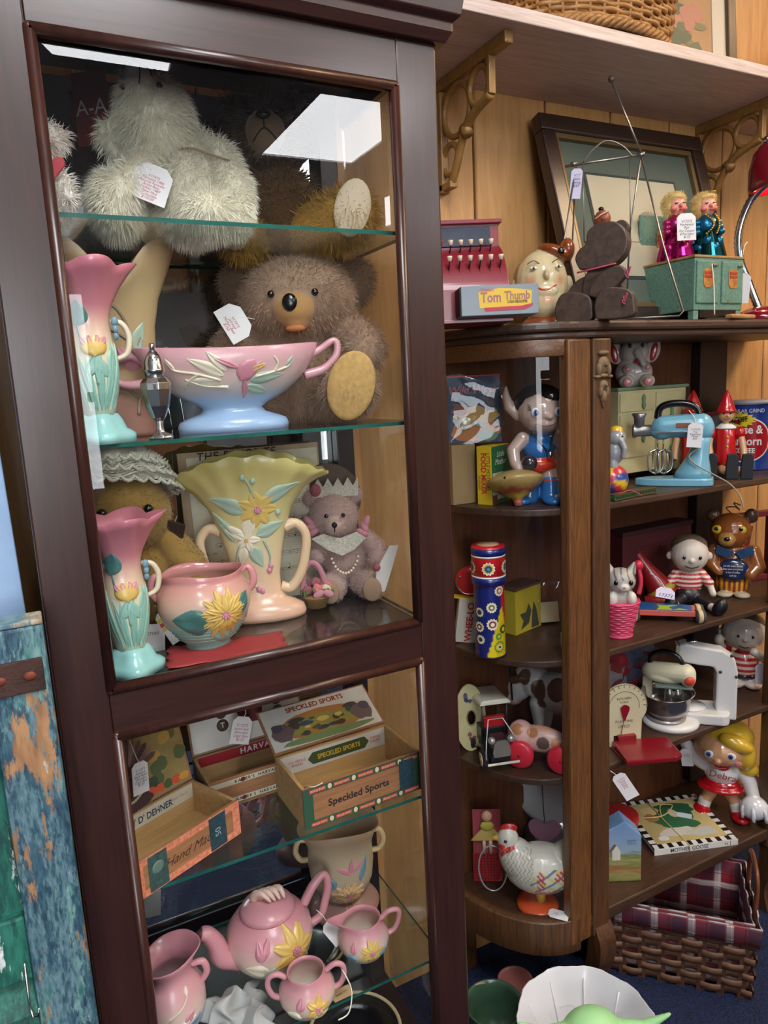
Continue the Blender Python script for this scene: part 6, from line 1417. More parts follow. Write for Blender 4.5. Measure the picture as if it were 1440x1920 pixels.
el(t, 'ball', mat((44, 36, 36), 0.15, 0, 0.6, name='dark_ball'), s, (-24, -36, 84), (16, 14, 16))
# kaleidoscope, spinner, card, boxes
t, s = stand('kaleidoscope', 'blue, red and yellow tin kaleidoscope standing upright', 'toy', 920, 1224, 1.265, SB, 0)
NV = (22, 34, 104); YE = (214, 186, 22); RD = (186, 26, 34)
q = MB(s); n = 48; rows = 40; vs = []; fs = []; cs_ = []
for i in range(rows + 1):
    z = 140.0 * i / rows
    for k in range(n):
        a = 2 * PI * k / n; vs.append((28 * math.cos(a), 28 * math.sin(a), z))
for i in range(rows):
    for k in range(n): fs.append((i * n + k, i * n + (k + 1) % n, (i + 1) * n + (k + 1) % n, (i + 1) * n + k))
q.add(vs, fs, True)
for idx, v in enumerate(vs):
    a = math.atan2(v[1], v[0]); u = ((a + PI / 2 + 0.25 + PI) % (2 * PI) - PI) / PI; zz = v[2] / 140.0
    w_ = (u * 1.5) % 1.0
    q.c[idx] = YE if u > 0.02 and zz < 0.72 - abs(u - 0.36) * 2.0 else (RD if u > 0.35 or u < -0.8 else (YE if u < -0.42 and zz > 0.55 else NV))
q.build('tube', TIN, t)
lt(t, 'base_ring', mat((40, 40, 44), 0.4, 0.5, name='dark_tin'), s, [(0.1, 0), (29.5, 0), (29.5, 3), (0.1, 3)])
cp = lt(t, 'cap', mat(RD, 0.3, 0, 0.35, name='tin_red'), s, [(0.1, 138), (31, 138), (31, 206), (29, 210), (0.1, 210)], seg=48)
for z0, z1, mt in ((138.5, 152, mat(NV, 0.3, 0, 0.35, name='tin_navy')), (152, 155, WHITE), (190, 193, WHITE), (193, 206, mat(NV, 0.3, 0, 0.35, name='tin_navy'))):
    lt(cp, 'printed_band', mt, s, [(31.0, z0), (31.4, z0), (31.4, z1), (31.0, z1)], seg=48)
lt(cp, 'top_label', mat((190, 150, 110), 0.7, name='top_paper'), s, [(0.1, 210.2), (20, 210.2), (20, 210.8), (0.1, 210.8)])
def rosette(parent, R, th, z, r, cols):
    a = R_(th) - PI / 2
    for j, (f, c) in enumerate(cols):
        n_ = 12; pts = []
        q = MB(s)
        ring = [(r * f * (1 + (0.18 if k % 2 else -0.05)) * math.cos(2 * PI * k / 24), r * f * (1 + (0.18 if k % 2 else -0.05)) * math.sin(2 * PI * k / 24)) for k in range(24)]
        q.poly([((R + 0.5 + 0.25 * j) * math.cos(a + x / R), (R + 0.5 + 0.25 * j) * math.sin(a + x / R), z + y) for x, y in ring]); q.build('printed_rosette', mat(c, 0.4, name='ros%d_%d_%d' % c), parent)
W1, Y1, B1, G1 = (222, 214, 180), (206, 170, 50), (30, 70, 110), (70, 140, 70)
for th in (-70, 0, 70): rosette(cp, 31.2, th, 171, 11, [(1, W1), (0.75, Y1), (0.55, B1), (0.2, (60, 150, 170))])
for th, z, r, cl in ((8, 98, 9, [(1, W1), (0.6, (90, 90, 70)), (0.3, W1)]), (10, 66, 10, [(1, W1), (0.65, (120, 40, 60)), (0.35, W1)]), (40, 128, 9, [(1, W1), (0.6, (150, 60, 60)), (0.35, W1)]), (-40, 88, 8, [(1, W1), (0.6, (50, 60, 70))]), (-42, 60, 9, [(1, W1), (0.6, (90, 50, 50)), (0.3, W1)]), (-38, 36, 8, [(1, W1), (0.5, (40, 60, 40))]), (36, 22, 10, [(1, G1), (0.75, YE), (0.45, W1), (0.25, (70, 60, 30))]), (34, 42, 6, [(1, G1), (0.5, YE)]), (56, 54, 8, [(1, (50, 70, 40)), (0.5, YE)])): rosette(t, 28.2, th, z, r, cl)
t, s = stand('spinner_box', 'white and red boxed wheel spinner toy left of the kaleidoscope', 'toy box', 878, 1196, 1.362, SB, 8)
bx(t, 'carton', mat((196, 190, 176), 0.6, name='carton_white'), s, (0, 0, 42), (42, 20, 84), 0.0008, (0, 8, 0)); bx(t, 'top_flap', YELP, s, (-6, 0, 86), (42, 19, 3), 0.0005, (0, 8, 0))
text('WHEE-LO', 17 * s, PRED, t, (2 * s, -10.6 * s, 40 * s), (90, -82, 0), bold=0.03)
text('magnetic\nspinning wheel', 6 * s, INKK, t, (15 * s, -10.6 * s, 50 * s), (90, -82, 0))
t, s = stand('wheel_spinner', 'red plastic wheel with wire handle on the white box', 'toy', 884, 1116, 1.362, SB + 0.107, 0)
lt(t, 'wheel', mat((186, 24, 28), 0.3, 0, 0.4, name='plastic_red'), s, [(0.1, -8), (20, -9), (28, -7), (30, 0), (28, 7), (20, 9), (0.1, 8)], (0, 0, 30), (90, 0, 0), 40)
tb(t, 'wire_handle', STEEL, s, [(-20, -12, 44), (-26, -12, 26), (-12, -12, 10), (10, -12, 12), (24, -12, 30)], 1.5, 6)
t = thing('game_box', 'yellow picture game box behind the kaleidoscope', 'box', (1.045, 1.36, SB), R_(14))
bx(t, 'carton', mat((176, 158, 40), 0.6, var=0.12, scale=12, name='box_mustard'), 1, (0, 0, 0.055), (0.10, 0.05, 0.11), 0.001); bx(t, 'lid', mat((90, 60, 50), 0.6, name='lid_brown'), 1, (0, 0, 0.113), (0.104, 0.054, 0.006), 0.001)
pr(t, 'printed_figure', mat((60, 62, 50), 0.7, name='print_dark'), 1, [(-0.03, 0.01), (0.0, 0.02), (0.01, 0.05), (0.0, 0.07), (-0.01, 0.05), (-0.034, 0.05), (-0.02, 0.03)], -0.0262, -0.0256)
pr(t, 'printed_figure', mat((60, 62, 50), 0.7, name='print_dark'), 1, [(0.01, 0.005), (0.04, 0.005), (0.03, 0.05), (0.02, 0.07), (0.015, 0.05)], -0.0262, -0.0256)
t = thing('bagged_toy', 'clear bag with a folded paper header at the back of the glass side', 'toy pack', (1.12, 1.35, SB), R_(-20))
bx(t, 'paper_header', mat((196, 184, 150), 0.7, name='header_paper'), 1, (0, 0, 0.03), (0.06, 0.004, 0.05), 0.0006, (-14, 0, 0)); q = cloth_mesh(0.07, 0.1, 0.008, 12, 9, 0.2); o = q.build('plastic_bag', PLAST, t); o.location = (0, -0.012, 0.06); o.rotation_euler = (R_(78), 0, 0)
bx(t, 'contents', mat((110, 80, 56), 0.7, name='bag_contents'), 1, (0.012, 0.012, 0.02), (0.04, 0.014, 0.04), 0.004)
q = MB(); q.add([(0, 0, 0), (0.02, 0.004, 0), (0.024, 0.01, 0.03), (0.006, 0.008, 0.036)], [(0, 1, 2, 3)]); o = q.build('paper_slip', CARD, None); so = o.modifiers.new('solid', 'SOLIDIFY'); so.thickness = 0.0006; o.location = (1.035, 1.2, SB); tag(o, 'curled white paper slip standing beside the oak post', 'paper')
# level C behind glass
t, s = stand('tin_disc', 'cream tin disc with a round hole and printed figures', 'toy', 884, 1420, 1.358, SC_, 6)
pts_o = oval(29, 66, 40, 0, 66); pts_i = oval(8, 15, 40, 2, 66)
q = MB(s); n = 40
vs = [(x, -2, z) for x, z in pts_o] + [(x, -2, z) for x, z in pts_i] + [(x, 2, z) for x, z in pts_o] + [(x, 2, z) for x, z in pts_i]
fs = []
for k in range(n):
    j = (k + 1) % n; fs += [(k, j, n + j, n + k), (2 * n + k, 3 * n + k, 3 * n + j, 2 * n + j), (k, 2 * n + k, 2 * n + j, j), (n + k, n + j, 3 * n + j, 3 * n + k)]
q.add(vs, fs, False); dm = q.build('disc', mat((206, 196, 146), 0.4, 0, 0.2, 0.08, 30, name='disc_cream'), t)
tb(dm, 'hole_rim', mat((150, 142, 110), 0.4, 0.3, name='rim_dull'), s, [(x, -2, z) for x, z in pts_i], 1.4, 6, 0, True)
for cx, cz, c in ((0, 106, (84, 84, 120)), (4, 26, (150, 90, 90))):
    for k in range(5): pr(dm, 'printed_figure', mat(c, 0.6, name='figp%d' % c[0]), s, blobpts(cx + random.uniform(-9, 9), cz + random.uniform(-8, 8), 4, 4, 9, 0.4), -2.6, -2.1)
t, s = stand('toy_car', 'black vintage toy car with cream roof and red seat', 'toy car', 930, 1436, 1.29, SC_, 18)
BK = mat((24, 28, 36), 0.3, 0, 0.4, name='car_black'); TY = mat((30, 30, 32), 0.7, name='tyre'); CRR = mat((214, 210, 190), 0.35, 0, 0.3, name='roof_cream')
bx(t, 'chassis', BK, s, (0, 20, 22), (40, 110, 12), 0.001); bx(t, 'hood', BK, s, (0, -18, 42), (28, 34, 28), 0.003); bx(t, 'cab', BK, s, (0, 36, 44), (46, 50, 32), 0.002)
bx(t, 'seat', RED, s, (4, 20, 66), (42, 10, 26), 0.002)
pr(t, 'radiator', mat((150, 146, 140), 0.3, 0.8, bump=0.8, bscale=900, name='radiator_mesh'), s, [(-15, 26), (15, 26), (17, 34), (14, 52), (8, 58), (-8, 58), (-14, 52), (-17, 34)], -38, -35)
for sx in (-1, 1):
    for y in (-20, 56):
        w_ = lt(t, 'wheel', TY, s, [(0.1, -5), (14, -5), (17, -3), (17, 3), (14, 5), (0.1, 5)], (sx * 30, y, 17), (0, 90, 0), 28); lt(w_, 'hub', CRR, s, [(8, -0.5), (12, -0.5), (12, 0.6), (8, 0.6)], (sx * 35, y, 17), (0, 90, 0), 24); lt(w_, 'hub_cap', mat((170, 120, 70), 0.4, 0.4, name='hub_brass'), s, [(0.1, 0), (4, 0), (3, 2), (0.1, 2)], (sx * 35, y, 17), (0, 90 * sx, 0), 16)
    el(t, 'headlamp', mat((180, 180, 176), 0.2, 0.6, name='lamp_silver'), s, (sx * 18, -34, 58), (7, 7, 7))
    tb(t, 'roof_post', BK, s, [(sx * 22, 0, 50), (sx * 24, 2, 112)], 1.6, 6, 0); tb(t, 'roof_post', BK, s, [(sx * 22, 58, 60), (sx * 24, 62, 112)], 1.6, 6, 0)
    tb(t, 'fender', BK, s, [(sx * 30, -40, 24), (sx * 30, -22, 38), (sx * 30, 0, 34), (sx * 30, 20, 22)], 4, 8)
pr(t, 'roof', CRR, s, [(-30, 0), (30, 0), (28, 6), (22, 9), (-22, 9), (-28, 6)], -6, 78, (0, 0, 112), (-6, 0, 0), 0.002)
tb(t, 'windscreen_frame', mat((200, 200, 200), 0.3, 0.5, name='frame_white'), s, [(-32, -42, 26), (-28, -34, 56), (-14, -4, 84), (14, -4, 84), (32, -34, 50)], 1.2, 6, 0); bx(t, 'bumper', CRR, s, (0, -46, 18), (60, 3, 4), 0.001)
t, s = stand('cow_figure', 'white cow figure with brown spots at the back of the shelf', 'figurine', 1030, 1396, 1.325, SC_, -30)
CW = (206, 204, 200); CB = (96, 64, 48)
b = Blob(s); b.e((20, 0, 84), (62, 30, 38), CW).path([(-30, 0, 96), (-44, -4, 104)], [30, 24], CW).e((-58, -8, 84), (26, 22, 34), CW, (0, 24, 0)).e((-70, -14, 58), (20, 18, 14), (200, 180, 174)).e((-52, -30, 104), (18, 5, 8), CB, (0, -20, 0)).e((-52, 16, 104), (18, 5, 8), CW, (0, 20, 0))
for x in (-16, 58):
    for y in (-16, 16): b.path([(x, y, 60), (x + 4, y, 24), (x, y, 6)], [14, 10, 10], CW)
def spots(co, c):
    for p, r in (((-6, -26, 92), 16), ((30, -26, 102), 18), ((0, -20, 70), 10), ((56, -24, 84), 14), ((-58, -20, 104), 10), ((-36, -24, 110), 12)):
        k = np.linalg.norm((co - np.array(p)) / np.array([1, 1.6, 1.2]), axis=1) < r; c[k, :3] = lin(CB)
    return c
b.build('body', VINYL, t, 0.0026, 3, spots)
for y in (-24, 6): el(t, 'eye', EYE, s, (-66, y, 90), (3, 3, 3))
for y in (-20, -8): el(t, 'nostril', STITCH, s, (-88, y, 58), (2, 2.5, 2.5))
tb(t, 'stick', STITCH, s, [(-60, -30, 60), (-62, -32, 150)], 1.8, 6, 0); el(t, 'stick_ball', mat((30, 110, 60), 0.4, name='ball_green'), s, (-62, -32, 154), (8, 8, 8))
t, s = stand('pull_toy', 'pink spotted pull-along animal on red wheels', 'toy', 1012, 1440, 1.225, SC_, -10)
b = Blob(s); b.e((4, 0, 48), (50, 22, 24), (206, 166, 156)).e((-34, 0, 54), (24, 24, 26), (206, 166, 156)).e((40, 0, 44), (20, 20, 18), (206, 166, 156)).e((0, 0, 66), (30, 12, 8), (200, 150, 120))
def pspots(co, c):
    for p, r, col in (((10, -20, 50), 12, (96, 76, 64)), ((-38, -18, 72), 12, (176, 120, 80)), ((-10, -14, 66), 10, (176, 116, 76)), ((34, -18, 52), 10, (186, 130, 90))):
        k = np.linalg.norm(co - np.array(p), axis=1) < r; c[k, :3] = lin(col)
    return c
b.build('body', VINYL, t, 0.0022, 3, pspots)
for x in (-32, 44):
    for y in (-26, 26):
        w_ = lt(t, 'wheel', mat((206, 40, 58), 0.35, 0, 0.3, name='wheel_pinkred'), s, [(0.1, -6), (10, -6), (14, -8), (22, -8), (26, -4), (26, 5), (22, 8), (0.1, 8)], (x, y, 26), (90, 0, 0), 32); lt(w_, 'hub', mat((206, 40, 58), 0.35, 0, 0.3, name='wheel_pinkred'), s, [(0.1, 0), (6, 0), (4, 4), (0.1, 4)], (x, y - 4, 26), (90, 0, 0), 20)
# level D behind glass
t, s = stand('tin_hen', 'white tin hen on an orange foot', 'toy', 1008, 1686, 1.215, SD, 6)
HN = (206, 200, 186)
b = Blob(s); b.e((6, 0, 78), (66, 44, 46), HN).e((-34, 0, 96), (34, 34, 42), HN, (0, -30, 0)).e((-52, 0, 136), (20, 18, 24), HN).path([(48, 0, 100), (74, 0, 128), (86, 0, 142)], [28, 20, 8], HN).e((-72, 0, 138), (10, 5, 5), (206, 170, 60)).e((-50, 0, 158), (16, 5, 10), (186, 36, 40)).e((-60, -12, 122), (10, 8, 14), (186, 36, 40)).e((-48, -16, 120), (12, 6, 14), (186, 36, 40))
def hp(co, c):
    k = np.linalg.norm((co - np.array([20, -36, 74])) / np.array([38, 22, 26]), axis=1) < 1
    st = (np.sin(co[:, 0] * 0.22 + co[:, 2] * 0.34) > 0.35) & k; c[st, :3] = lin((206, 190, 120))
    st = (np.sin(co[:, 0] * 0.18 - co[:, 2] * 0.3 + 1) > 0.75) & k; c[st, :3] = lin((90, 120, 150))
    k2 = (np.linalg.norm((co - np.array([46, -36, 86])) / np.array([20, 26, 10]), axis=1) < 1) | (np.linalg.norm((co - np.array([2, -40, 80])) / np.array([8, 26, 18]), axis=1) < 1) | (np.linalg.norm((co - np.array([24, -36, 52])) / np.array([34, 26, 7]), axis=1) < 1)
    st = k2 & (np.sin(co[:, 0] * 0.7 + co[:, 2] * 0.6) > 0); c[st, :3] = lin((190, 44, 50))
    nk = (co[:, 0] < -10) & (co[:, 2] > 70) & (co[:, 2] < 128) & (np.sin(co[:, 0] * 0.9 + np.sin(co[:, 2] * 0.5) * 2) > 0.72); c[nk, :3] = lin((150, 148, 128))
    return c
b.build('body', TIN, t, 0.0022, 3, hp)
for y in (-17,): el(t, 'eye', EYE, s, (-58, y, 142), (3, 2, 3))
tb(t, 'legs', mat((196, 166, 60), 0.4, name='leg_yellow'), s, [(6, 0, 36), (6, 0, 8)], 9, 10, 0); lt(t, 'foot', mat((206, 80, 36), 0.35, 0, 0.3, name='foot_orange'), s, [(0.1, 0), (38, 0), (39, 5), (30, 9), (0.1, 10)], seg=36)
price_tag(t, s, (20, -34, 12), 22, 36, (-90, 0, 70), ['V17', 'Hen'], INKB)
t, s = stand('doll_card', 'red plaid carded doll hanging pack left of the hen', 'toy pack', 914, 1604, 1.345, SD, 4)
bx(t, 'card', mat((150, 60, 72), 0.7, var=0.1, scale=20, name='card_rose'), s, (0, 0, 74), (52, 2, 148), 0.0004)
def plaid(name, base, lines, sc):
    mt, nt, b_ = nodes(name); tc = nt.nodes.new('ShaderNodeTexCoord'); sx_ = nt.nodes.new('ShaderNodeSeparateXYZ'); nt.links.new(tc.outputs['Object'], sx_.inputs[0])
    prev = None
    for ax in lines['axes']:
        for (per, ph, wd, col, al) in lines['l']:
            m1 = nt.nodes.new('ShaderNodeMath'); m1.operation = 'MULTIPLY_ADD'; m1.inputs[1].default_value = sc / per; m1.inputs[2].default_value = ph + 50; nt.links.new(sx_.outputs[ax], m1.inputs[0])
            m2 = nt.nodes.new('ShaderNodeMath'); m2.operation = 'FRACT'; nt.links.new(m1.outputs[0], m2.inputs[0])
            m3 = nt.nodes.new('ShaderNodeMath'); m3.operation = 'LESS_THAN'; m3.inputs[1].default_value = wd; nt.links.new(m2.outputs[0], m3.inputs[0])
            m4 = nt.nodes.new('ShaderNodeMath'); m4.operation = 'MULTIPLY'; m4.inputs[1].default_value = al; nt.links.new(m3.outputs[0], m4.inputs[0])
            mx = nt.nodes.new('ShaderNodeMixRGB'); nt.links.new(m4.outputs[0], mx.inputs[0]); mx.inputs[2].default_value = (*lin(col), 1)
            if prev is None: mx.inputs[1].default_value = (*lin(base), 1)
            else: nt.links.new(prev, mx.inputs[1])
            prev = mx.outputs[0]
    nt.links.new(prev, b_.inputs['Base Color']); b_.inputs['Roughness'].default_value = 0.9
    return mt
bx(t, 'plaid_panel', plaid('red_check', (150, 26, 34), {'axes': ('X', 'Z'), 'l': [(6, 0, 0.12, (60, 10, 16), 0.9)]}, 1 / s), s, (0, -1.6, 30), (54, 1.4, 58), 0)
sk = pr(t, 'doll_skirt', mat((186, 160, 90), 0.8, name='skirt_straw'), s, [(-30, 88), (30, 88), (12, 112), (-10, 112)], -7, -2, bevel=0.001); el(sk, 'doll_top', mat((170, 160, 60), 0.8, name='top_olive'), s, (0, -6, 118), (13, 5, 10)); el(sk, 'doll_head', mat((196, 150, 120), 0.6, name='doll_skin'), s, (0, -6, 138), (10, 7, 11))
for x in (-6, 6): tb(sk, 'doll_leg', mat((196, 170, 140), 0.6, name='doll_leg'), s, [(x, -5, 88), (x, -5, 62)], 3.4, 8, 0)
t, s = stand('hand_mirror', 'clear oval plastic paddle leaning beside the red plaid card', 'toy', 924, 1634, 1.30, SD, 0)
tb(t, 'oval_rim', mat((200, 200, 204), 0.15, 0.4, name='clear_rim'), s, [(x, 6 - z * 0.08, z) for x, z in oval(26, 50, 40, 0, 52)], 1.5, 8, 0, True)
t, s = stand('toy_saucepan_lid', 'round silver tin lid standing at the back behind the hen', 'toy', 1030, 1600, 1.365, SD, 0)
lt(t, 'disc', mat((190, 192, 192), 0.3, 0.35, name='tin_silver'), s, [(0.1, 0), (50, 0), (54, 3), (56, 6), (54, 8), (48, 5), (0.1, 4)], (0, 0, 110), (90, 0, 0), 48)
lt(t, 'foot_ring', mat((150, 152, 152), 0.3, 0.8, name='tin_dull'), s, [(20, 0), (42, 4), (44, 8), (20, 6)], (0, -4, 30), (70, 0, 0), 40); tb(t, 'strut', mat((150, 152, 152), 0.3, 0.8, name='tin_dull'), s, [(0, 0, 10), (0, 0, 60)], 4, 8, 0)
pr(t, 'heart_tag', mat((160, 110, 130), 0.8, name='tag_mauve'), s, smoothpts([(0, -20), (24, -4), (28, 14), (16, 22), (0, 14), (-16, 22), (-28, 14), (-24, -4), (0, -20)], 4)[:-1], -1, 1, (-8, -30, 54), (-14, 0, 0)); tb(t, 'tag_string', STITCH, s, [(-8, -28, 72), (-10, -22, 110), (-12, -16, 150)], 0.8, 5, 0)
# ================================================================== toy shelves, open side: level A
t = thing('toy_kitchen_cabinet', 'cream tin toy kitchen cabinet with green top and handles', 'toy', (1.46, 1.36, SA), R_(3))
CT = mat((196, 188, 142), 0.4, 0, 0.15, 0.08, 24, name='cream_tin'); GT = mat((112, 142, 110), 0.4, 0, 0.15, 0.1, 40, name='sage_tin')
def kb(name, mt, c, size, bevel=0.001, parent=None): 
    q = MB(); q.box(c, size); return q.build(name, mt, parent or t, bevel)
kb('body', CT, (0, 0, 0.125), (0.255, 0.055, 0.21), 0.002); kb('top', GT, (0, 0, 0.234), (0.268, 0.065, 0.008), 0.002)
for sx in (-1, 1): kb('foot', CT, (sx * 0.11, 0, 0.011), (0.03, 0.05, 0.022), 0.001)
for x, z, w_, h in ((0.066, 0.172, 0.115, 0.1), (-0.062, 0.2, 0.125, 0.048), (-0.062, 0.115, 0.125, 0.11), (0.066, 0.065, 0.115, 0.1)):
    d = kb('door', CT, (x, -0.029, z), (w_, 0.004, h), 0.002)
    q = MB(); q.prism([(0, 0.02), (0.006, 0.012), (0.004, 0), (0.006, -0.012), (0, -0.02), (-0.006, -0.012), (-0.004, 0), (-0.006, 0.012)], -0.036, -0.031, c=(x + (0.0 if x > 0 else 0.02), 0, z)); q.build('handle', GT, d, 0.0012)
t, s = stand('elephant_figurine', 'white elephant figurine with pink paws on the toy cabinet', 'figurine', 1188, 716, 1.352, SA + 0.2385, 8)
EW = (196, 188, 178); EP = (206, 130, 130)
b = Blob(s); b.e((0, 0, 26), (34, 26, 28), EW).e((0, -2, 64), (26, 24, 26), EW).e((-34, 4, 66), (14, 6, 24), EW, (0, -10, 0)).e((34, 4, 66), (14, 6, 24), EW, (0, 10, 0)).path([(2, -24, 62), (8, -30, 50), (12, -32, 40)], [8, 6, 5], EW).e((-16, -26, 10), (14, 12, 12), EW).e((20, -26, 10), (14, 12, 12), EW).e((-14, -22, 32), (9, 8, 9), EW).e((18, -22, 34), (9, 8, 9), EW)
b.build('body', GLAZE, t, 0.002, 3)
for sg in (-1, 1): el(t, 'ear_lining', mat((176, 40, 44), 0.25, 0, 0.4, name='ear_red'), s, (sg * 35, -2, 62), (6, 2, 17), (0, 12 * sg, 0))
for c in ((-16, -38, 9), (20, -38, 9)): el(t, 'paw_pad', mat(EP, 0.25, 0, 0.4, name='pad_pink'), s, c, (8, 2, 8))
for c in ((-14, -30, 32), (20, -30, 34)): el(t, 'paw_pad', mat(EP, 0.25, 0, 0.4, name='pad_pink'), s, c, (5, 2, 5))
for x in (-10, 12): el(t, 'eye', EYE, s, (x, -24, 74), (3, 2, 4))
el(t, 'mouth', mat((176, 30, 36), 0.25, 0, 0.4, name='mouth_red'), s, (4, -28, 46), (6, 3, 5))
# blue toy mixer
t, s = stand('toy_mixer', 'pale blue toy stand mixer with black handle and grinder', 'toy', 1282, 912, 1.195, SA, 0)
BM = mat((112, 168, 190), 0.3, 0, 0.4, 0.06, 20, name='mixer_blue'); AL = mat((150, 150, 152), 0.35, 0.8, name='aluminium')
pr(t, 'base', BM, s, smoothpts([(-86, -14), (-60, -26), (0, -30), (44, -26), (50, 0), (44, 26), (-10, 26), (-60, 14), (-86, -14)], 5)[:-1], 0, 14, (0, 0, 0), None, 0.003, 'XY')
q = MB(s); q.loft([[Vector((cx + rx * math.cos(2 * PI * k / 24), ry * math.sin(2 * PI * k / 24), z)) for k in range(24)] for cx, rx, ry, z in ((14, 34, 26, 13), (16, 30, 24, 24), (22, 20, 18, 50), (28, 15, 14, 76), (28, 17, 15, 92))]); q.build('pillar', BM, t)
hd = Blob(s); hd.c((-38, 0, 108), (26, 0, 110), 21, 22, (112, 168, 190)).e((30, 0, 104), (20, 20, 24), (112, 168, 190)).e((-40, 0, 98), (20, 18, 14), (112, 168, 190)); hd.build('motor_head', vc_mat('mixer_enamel', 0.3, 0.4), t, 0.002, 3)
q = MB(s); q.box((-10, -21.5, 100), (80, 2, 3)); q.build('trim_strip', CHR, t, 0.0004); bx(t, 'name_plate', mat((150, 90, 66), 0.4, 0.3, name='plate_copper'), s, (2, -22, 112), (34, 1.4, 8), 0.0003)
tb(t, 'handle', BLACK, s, [(-48, 0, 124), (-44, 0, 142), (-28, 0, 150), (0, 0, 150), (18, 0, 142), (24, 0, 130)], 6.5, 10)
lt(t, 'grinder_barrel', AL, s, [(0.1, 0), (12, 0), (14, 4), (11, 8), (11, 34), (0.1, 34)], (-92, 0, 102), (0, 90, 0), 24); lt(t, 'hopper', AL, s, [(0.1, 0), (9, 0), (10, 18), (14, 26), (12, 27), (0.1, 24)], (-80, 0, 108), None, 24)
for dx in (-5, 5):
    tb(t, 'beater_rod', STEEL, s, [(-42 + dx, 0, 92), (-42 + dx, 0, 64)], 1.5, 6, 0)
    for k in range(4):
        a = k * PI / 2 + 0.4; tb(t, 'beater_blade', STEEL, s, [(-42 + dx * 1.4, 0, 66), (-42 + dx * 1.6 + 13 * math.cos(a), 13 * math.sin(a), 58), (-42 + dx * 1.6 + 13 * math.cos(a), 13 * math.sin(a), 30), (-42 + dx * 1.4, 0, 20)], 1.6, 6)
price_tag(t, s, (18, -30, 112), 25, 44, (-4, 4, 0), ['V17373', 'Toy', 'Argentine', 'Mixer', '$50'], INKK, string=[(-4, 4, 14), (-14, 16, 26)])
tb(t, 'cord', mat((150, 140, 120), 0.8, name='cord_grey'), s, [(26, -14, 70), (8, -24, 56), (20, -28, 40), (50, -30, 22), (76, -36, 6), (92, -48, -14), (98, -52, -36)], 1.3, 6)
# harmonica
for lbl, px_, py_, Y_, w_, rz_ in (('green harmonica lying in front of the blue mixer', 1196, 926, 1.155, 0.10, 4), ('second green harmonica, mostly hidden behind the oak post', 1163, 930, 1.145, 0.07, 8)):
    d_ = ray(px_, py_); t = thing('harmonica', lbl, 'harmonica', (d_[0] / d_[1] * Y_, Y_, SA), R_(rz_), 'green harmonicas')
    bx(t, 'comb', mat((30, 84, 40), 0.4, name='comb_green'), 1, (0, 0, 0.007), (w_, 0.024, 0.008), 0.001)
    for z in (0.0018, 0.0122): bx(t, 'cover_plate', mat((96, 84, 60), 0.4, 0.6, name='cover_brass'), 1, (0, 0, z), (w_ * 0.98, 0.026, 0.0034), 0.0012)
    for k in range(10): bx(t, 'reed_hole', STITCH, 1, (-w_ * 0.42 + k * w_ * 0.093, -0.0122, 0.007), (w_ * 0.05, 0.001, 0.004), 0)
tb(t, 'string', PST, 1, [(-0.02, -0.01, 0.0155), (0.02, -0.012, 0.017), (0.05, -0.02, 0.003)], 0.001, 5)
# wooden puppets
def puppet(px, py, Y, label, turn, tagd):
    t, s = stand('wooden_puppet', label, 'puppet', px, py, Y, SA, turn, 'red-hatted wooden puppets')
    PR = mat((186, 20, 28), 0.25, 0, 0.5, name='puppet_red'); PW = mat((200, 156, 116), 0.4, 0, 0.2, 0.05, 20, name='puppet_beech')
    lt(t, 'tunic', PR, s, [(0.1, 20), (20, 20), (20, 30), (17, 60), (17, 84), (12, 90), (0.1, 92)], seg=28)
    lt(t, 'collar', WHITE, s, [(0.1, 88), (17, 86), (18, 89), (10, 95), (0.1, 96)], seg=28); lt(t, 'neck', PW, s, [(0.1, 92), (5, 92), (5, 104), (0.1, 104)], seg=16)
    hd = el(t, 'head', PW, s, (0, 0, 112), (14, 14, 14))
    lt(t, 'hat', PR, s, [(0.1, 116), (17, 116), (18, 119), (15, 123), (13, 130), (6, 148), (1.5, 156), (0.1, 157)], seg=28)
    el(hd, 'nose', PW, s, (2, -15, 110), (2.6, 4, 2.6))
    for x in (-5, 6): el(hd, 'eye', STITCH, s, (x, -13, 115), (1.8, 1.2, 1.8))
    tb(hd, 'smile', mat((150, 50, 40), 0.5, name='smile_red'), s, [(-5, -13, 105), (1, -14, 103), (6, -13, 105)], 0.7, 5)
    for sg in (-1, 1):
        el(t, 'sleeve', PR, s, (sg * 24, -2, 78), (9, 9, 12)); tb(t, 'arm', PW, s, [(sg * 26, -4, 70), (sg * 30, -12, 44), (sg * 30, -18, 30)], 6, 10); 
        tb(t, 'leg', PW, s, [(sg * 9, -8, 14), (sg * 12 + 12, -44, 12)], 7.5, 10, 0)
        q = MB(s); q.prism([(-10, 0), (10, 0), (10, 40), (6, 46), (-8, 44), (-10, 20)], -6, 6, c=(sg * 12 + 20, -56, 0)); q.build('boot', mat((24, 26, 32), 0.6, name='boot_black'), t, 0.002)
    for z in (72, 54): el(t, 'button', mat((206, 160, 60), 0.3, 0.5, name='button_gold'), s, (2, -18, z), (2.5, 1.5, 2.5))
    return t, s
puppet(1358, 896, 1.235, 'red wooden puppet with pointed hat sitting in front of the coffee can', 4, True)
puppet(1296, 900, 1.295, 'red-hatted wooden puppet half hidden behind the blue mixer', 0, False)
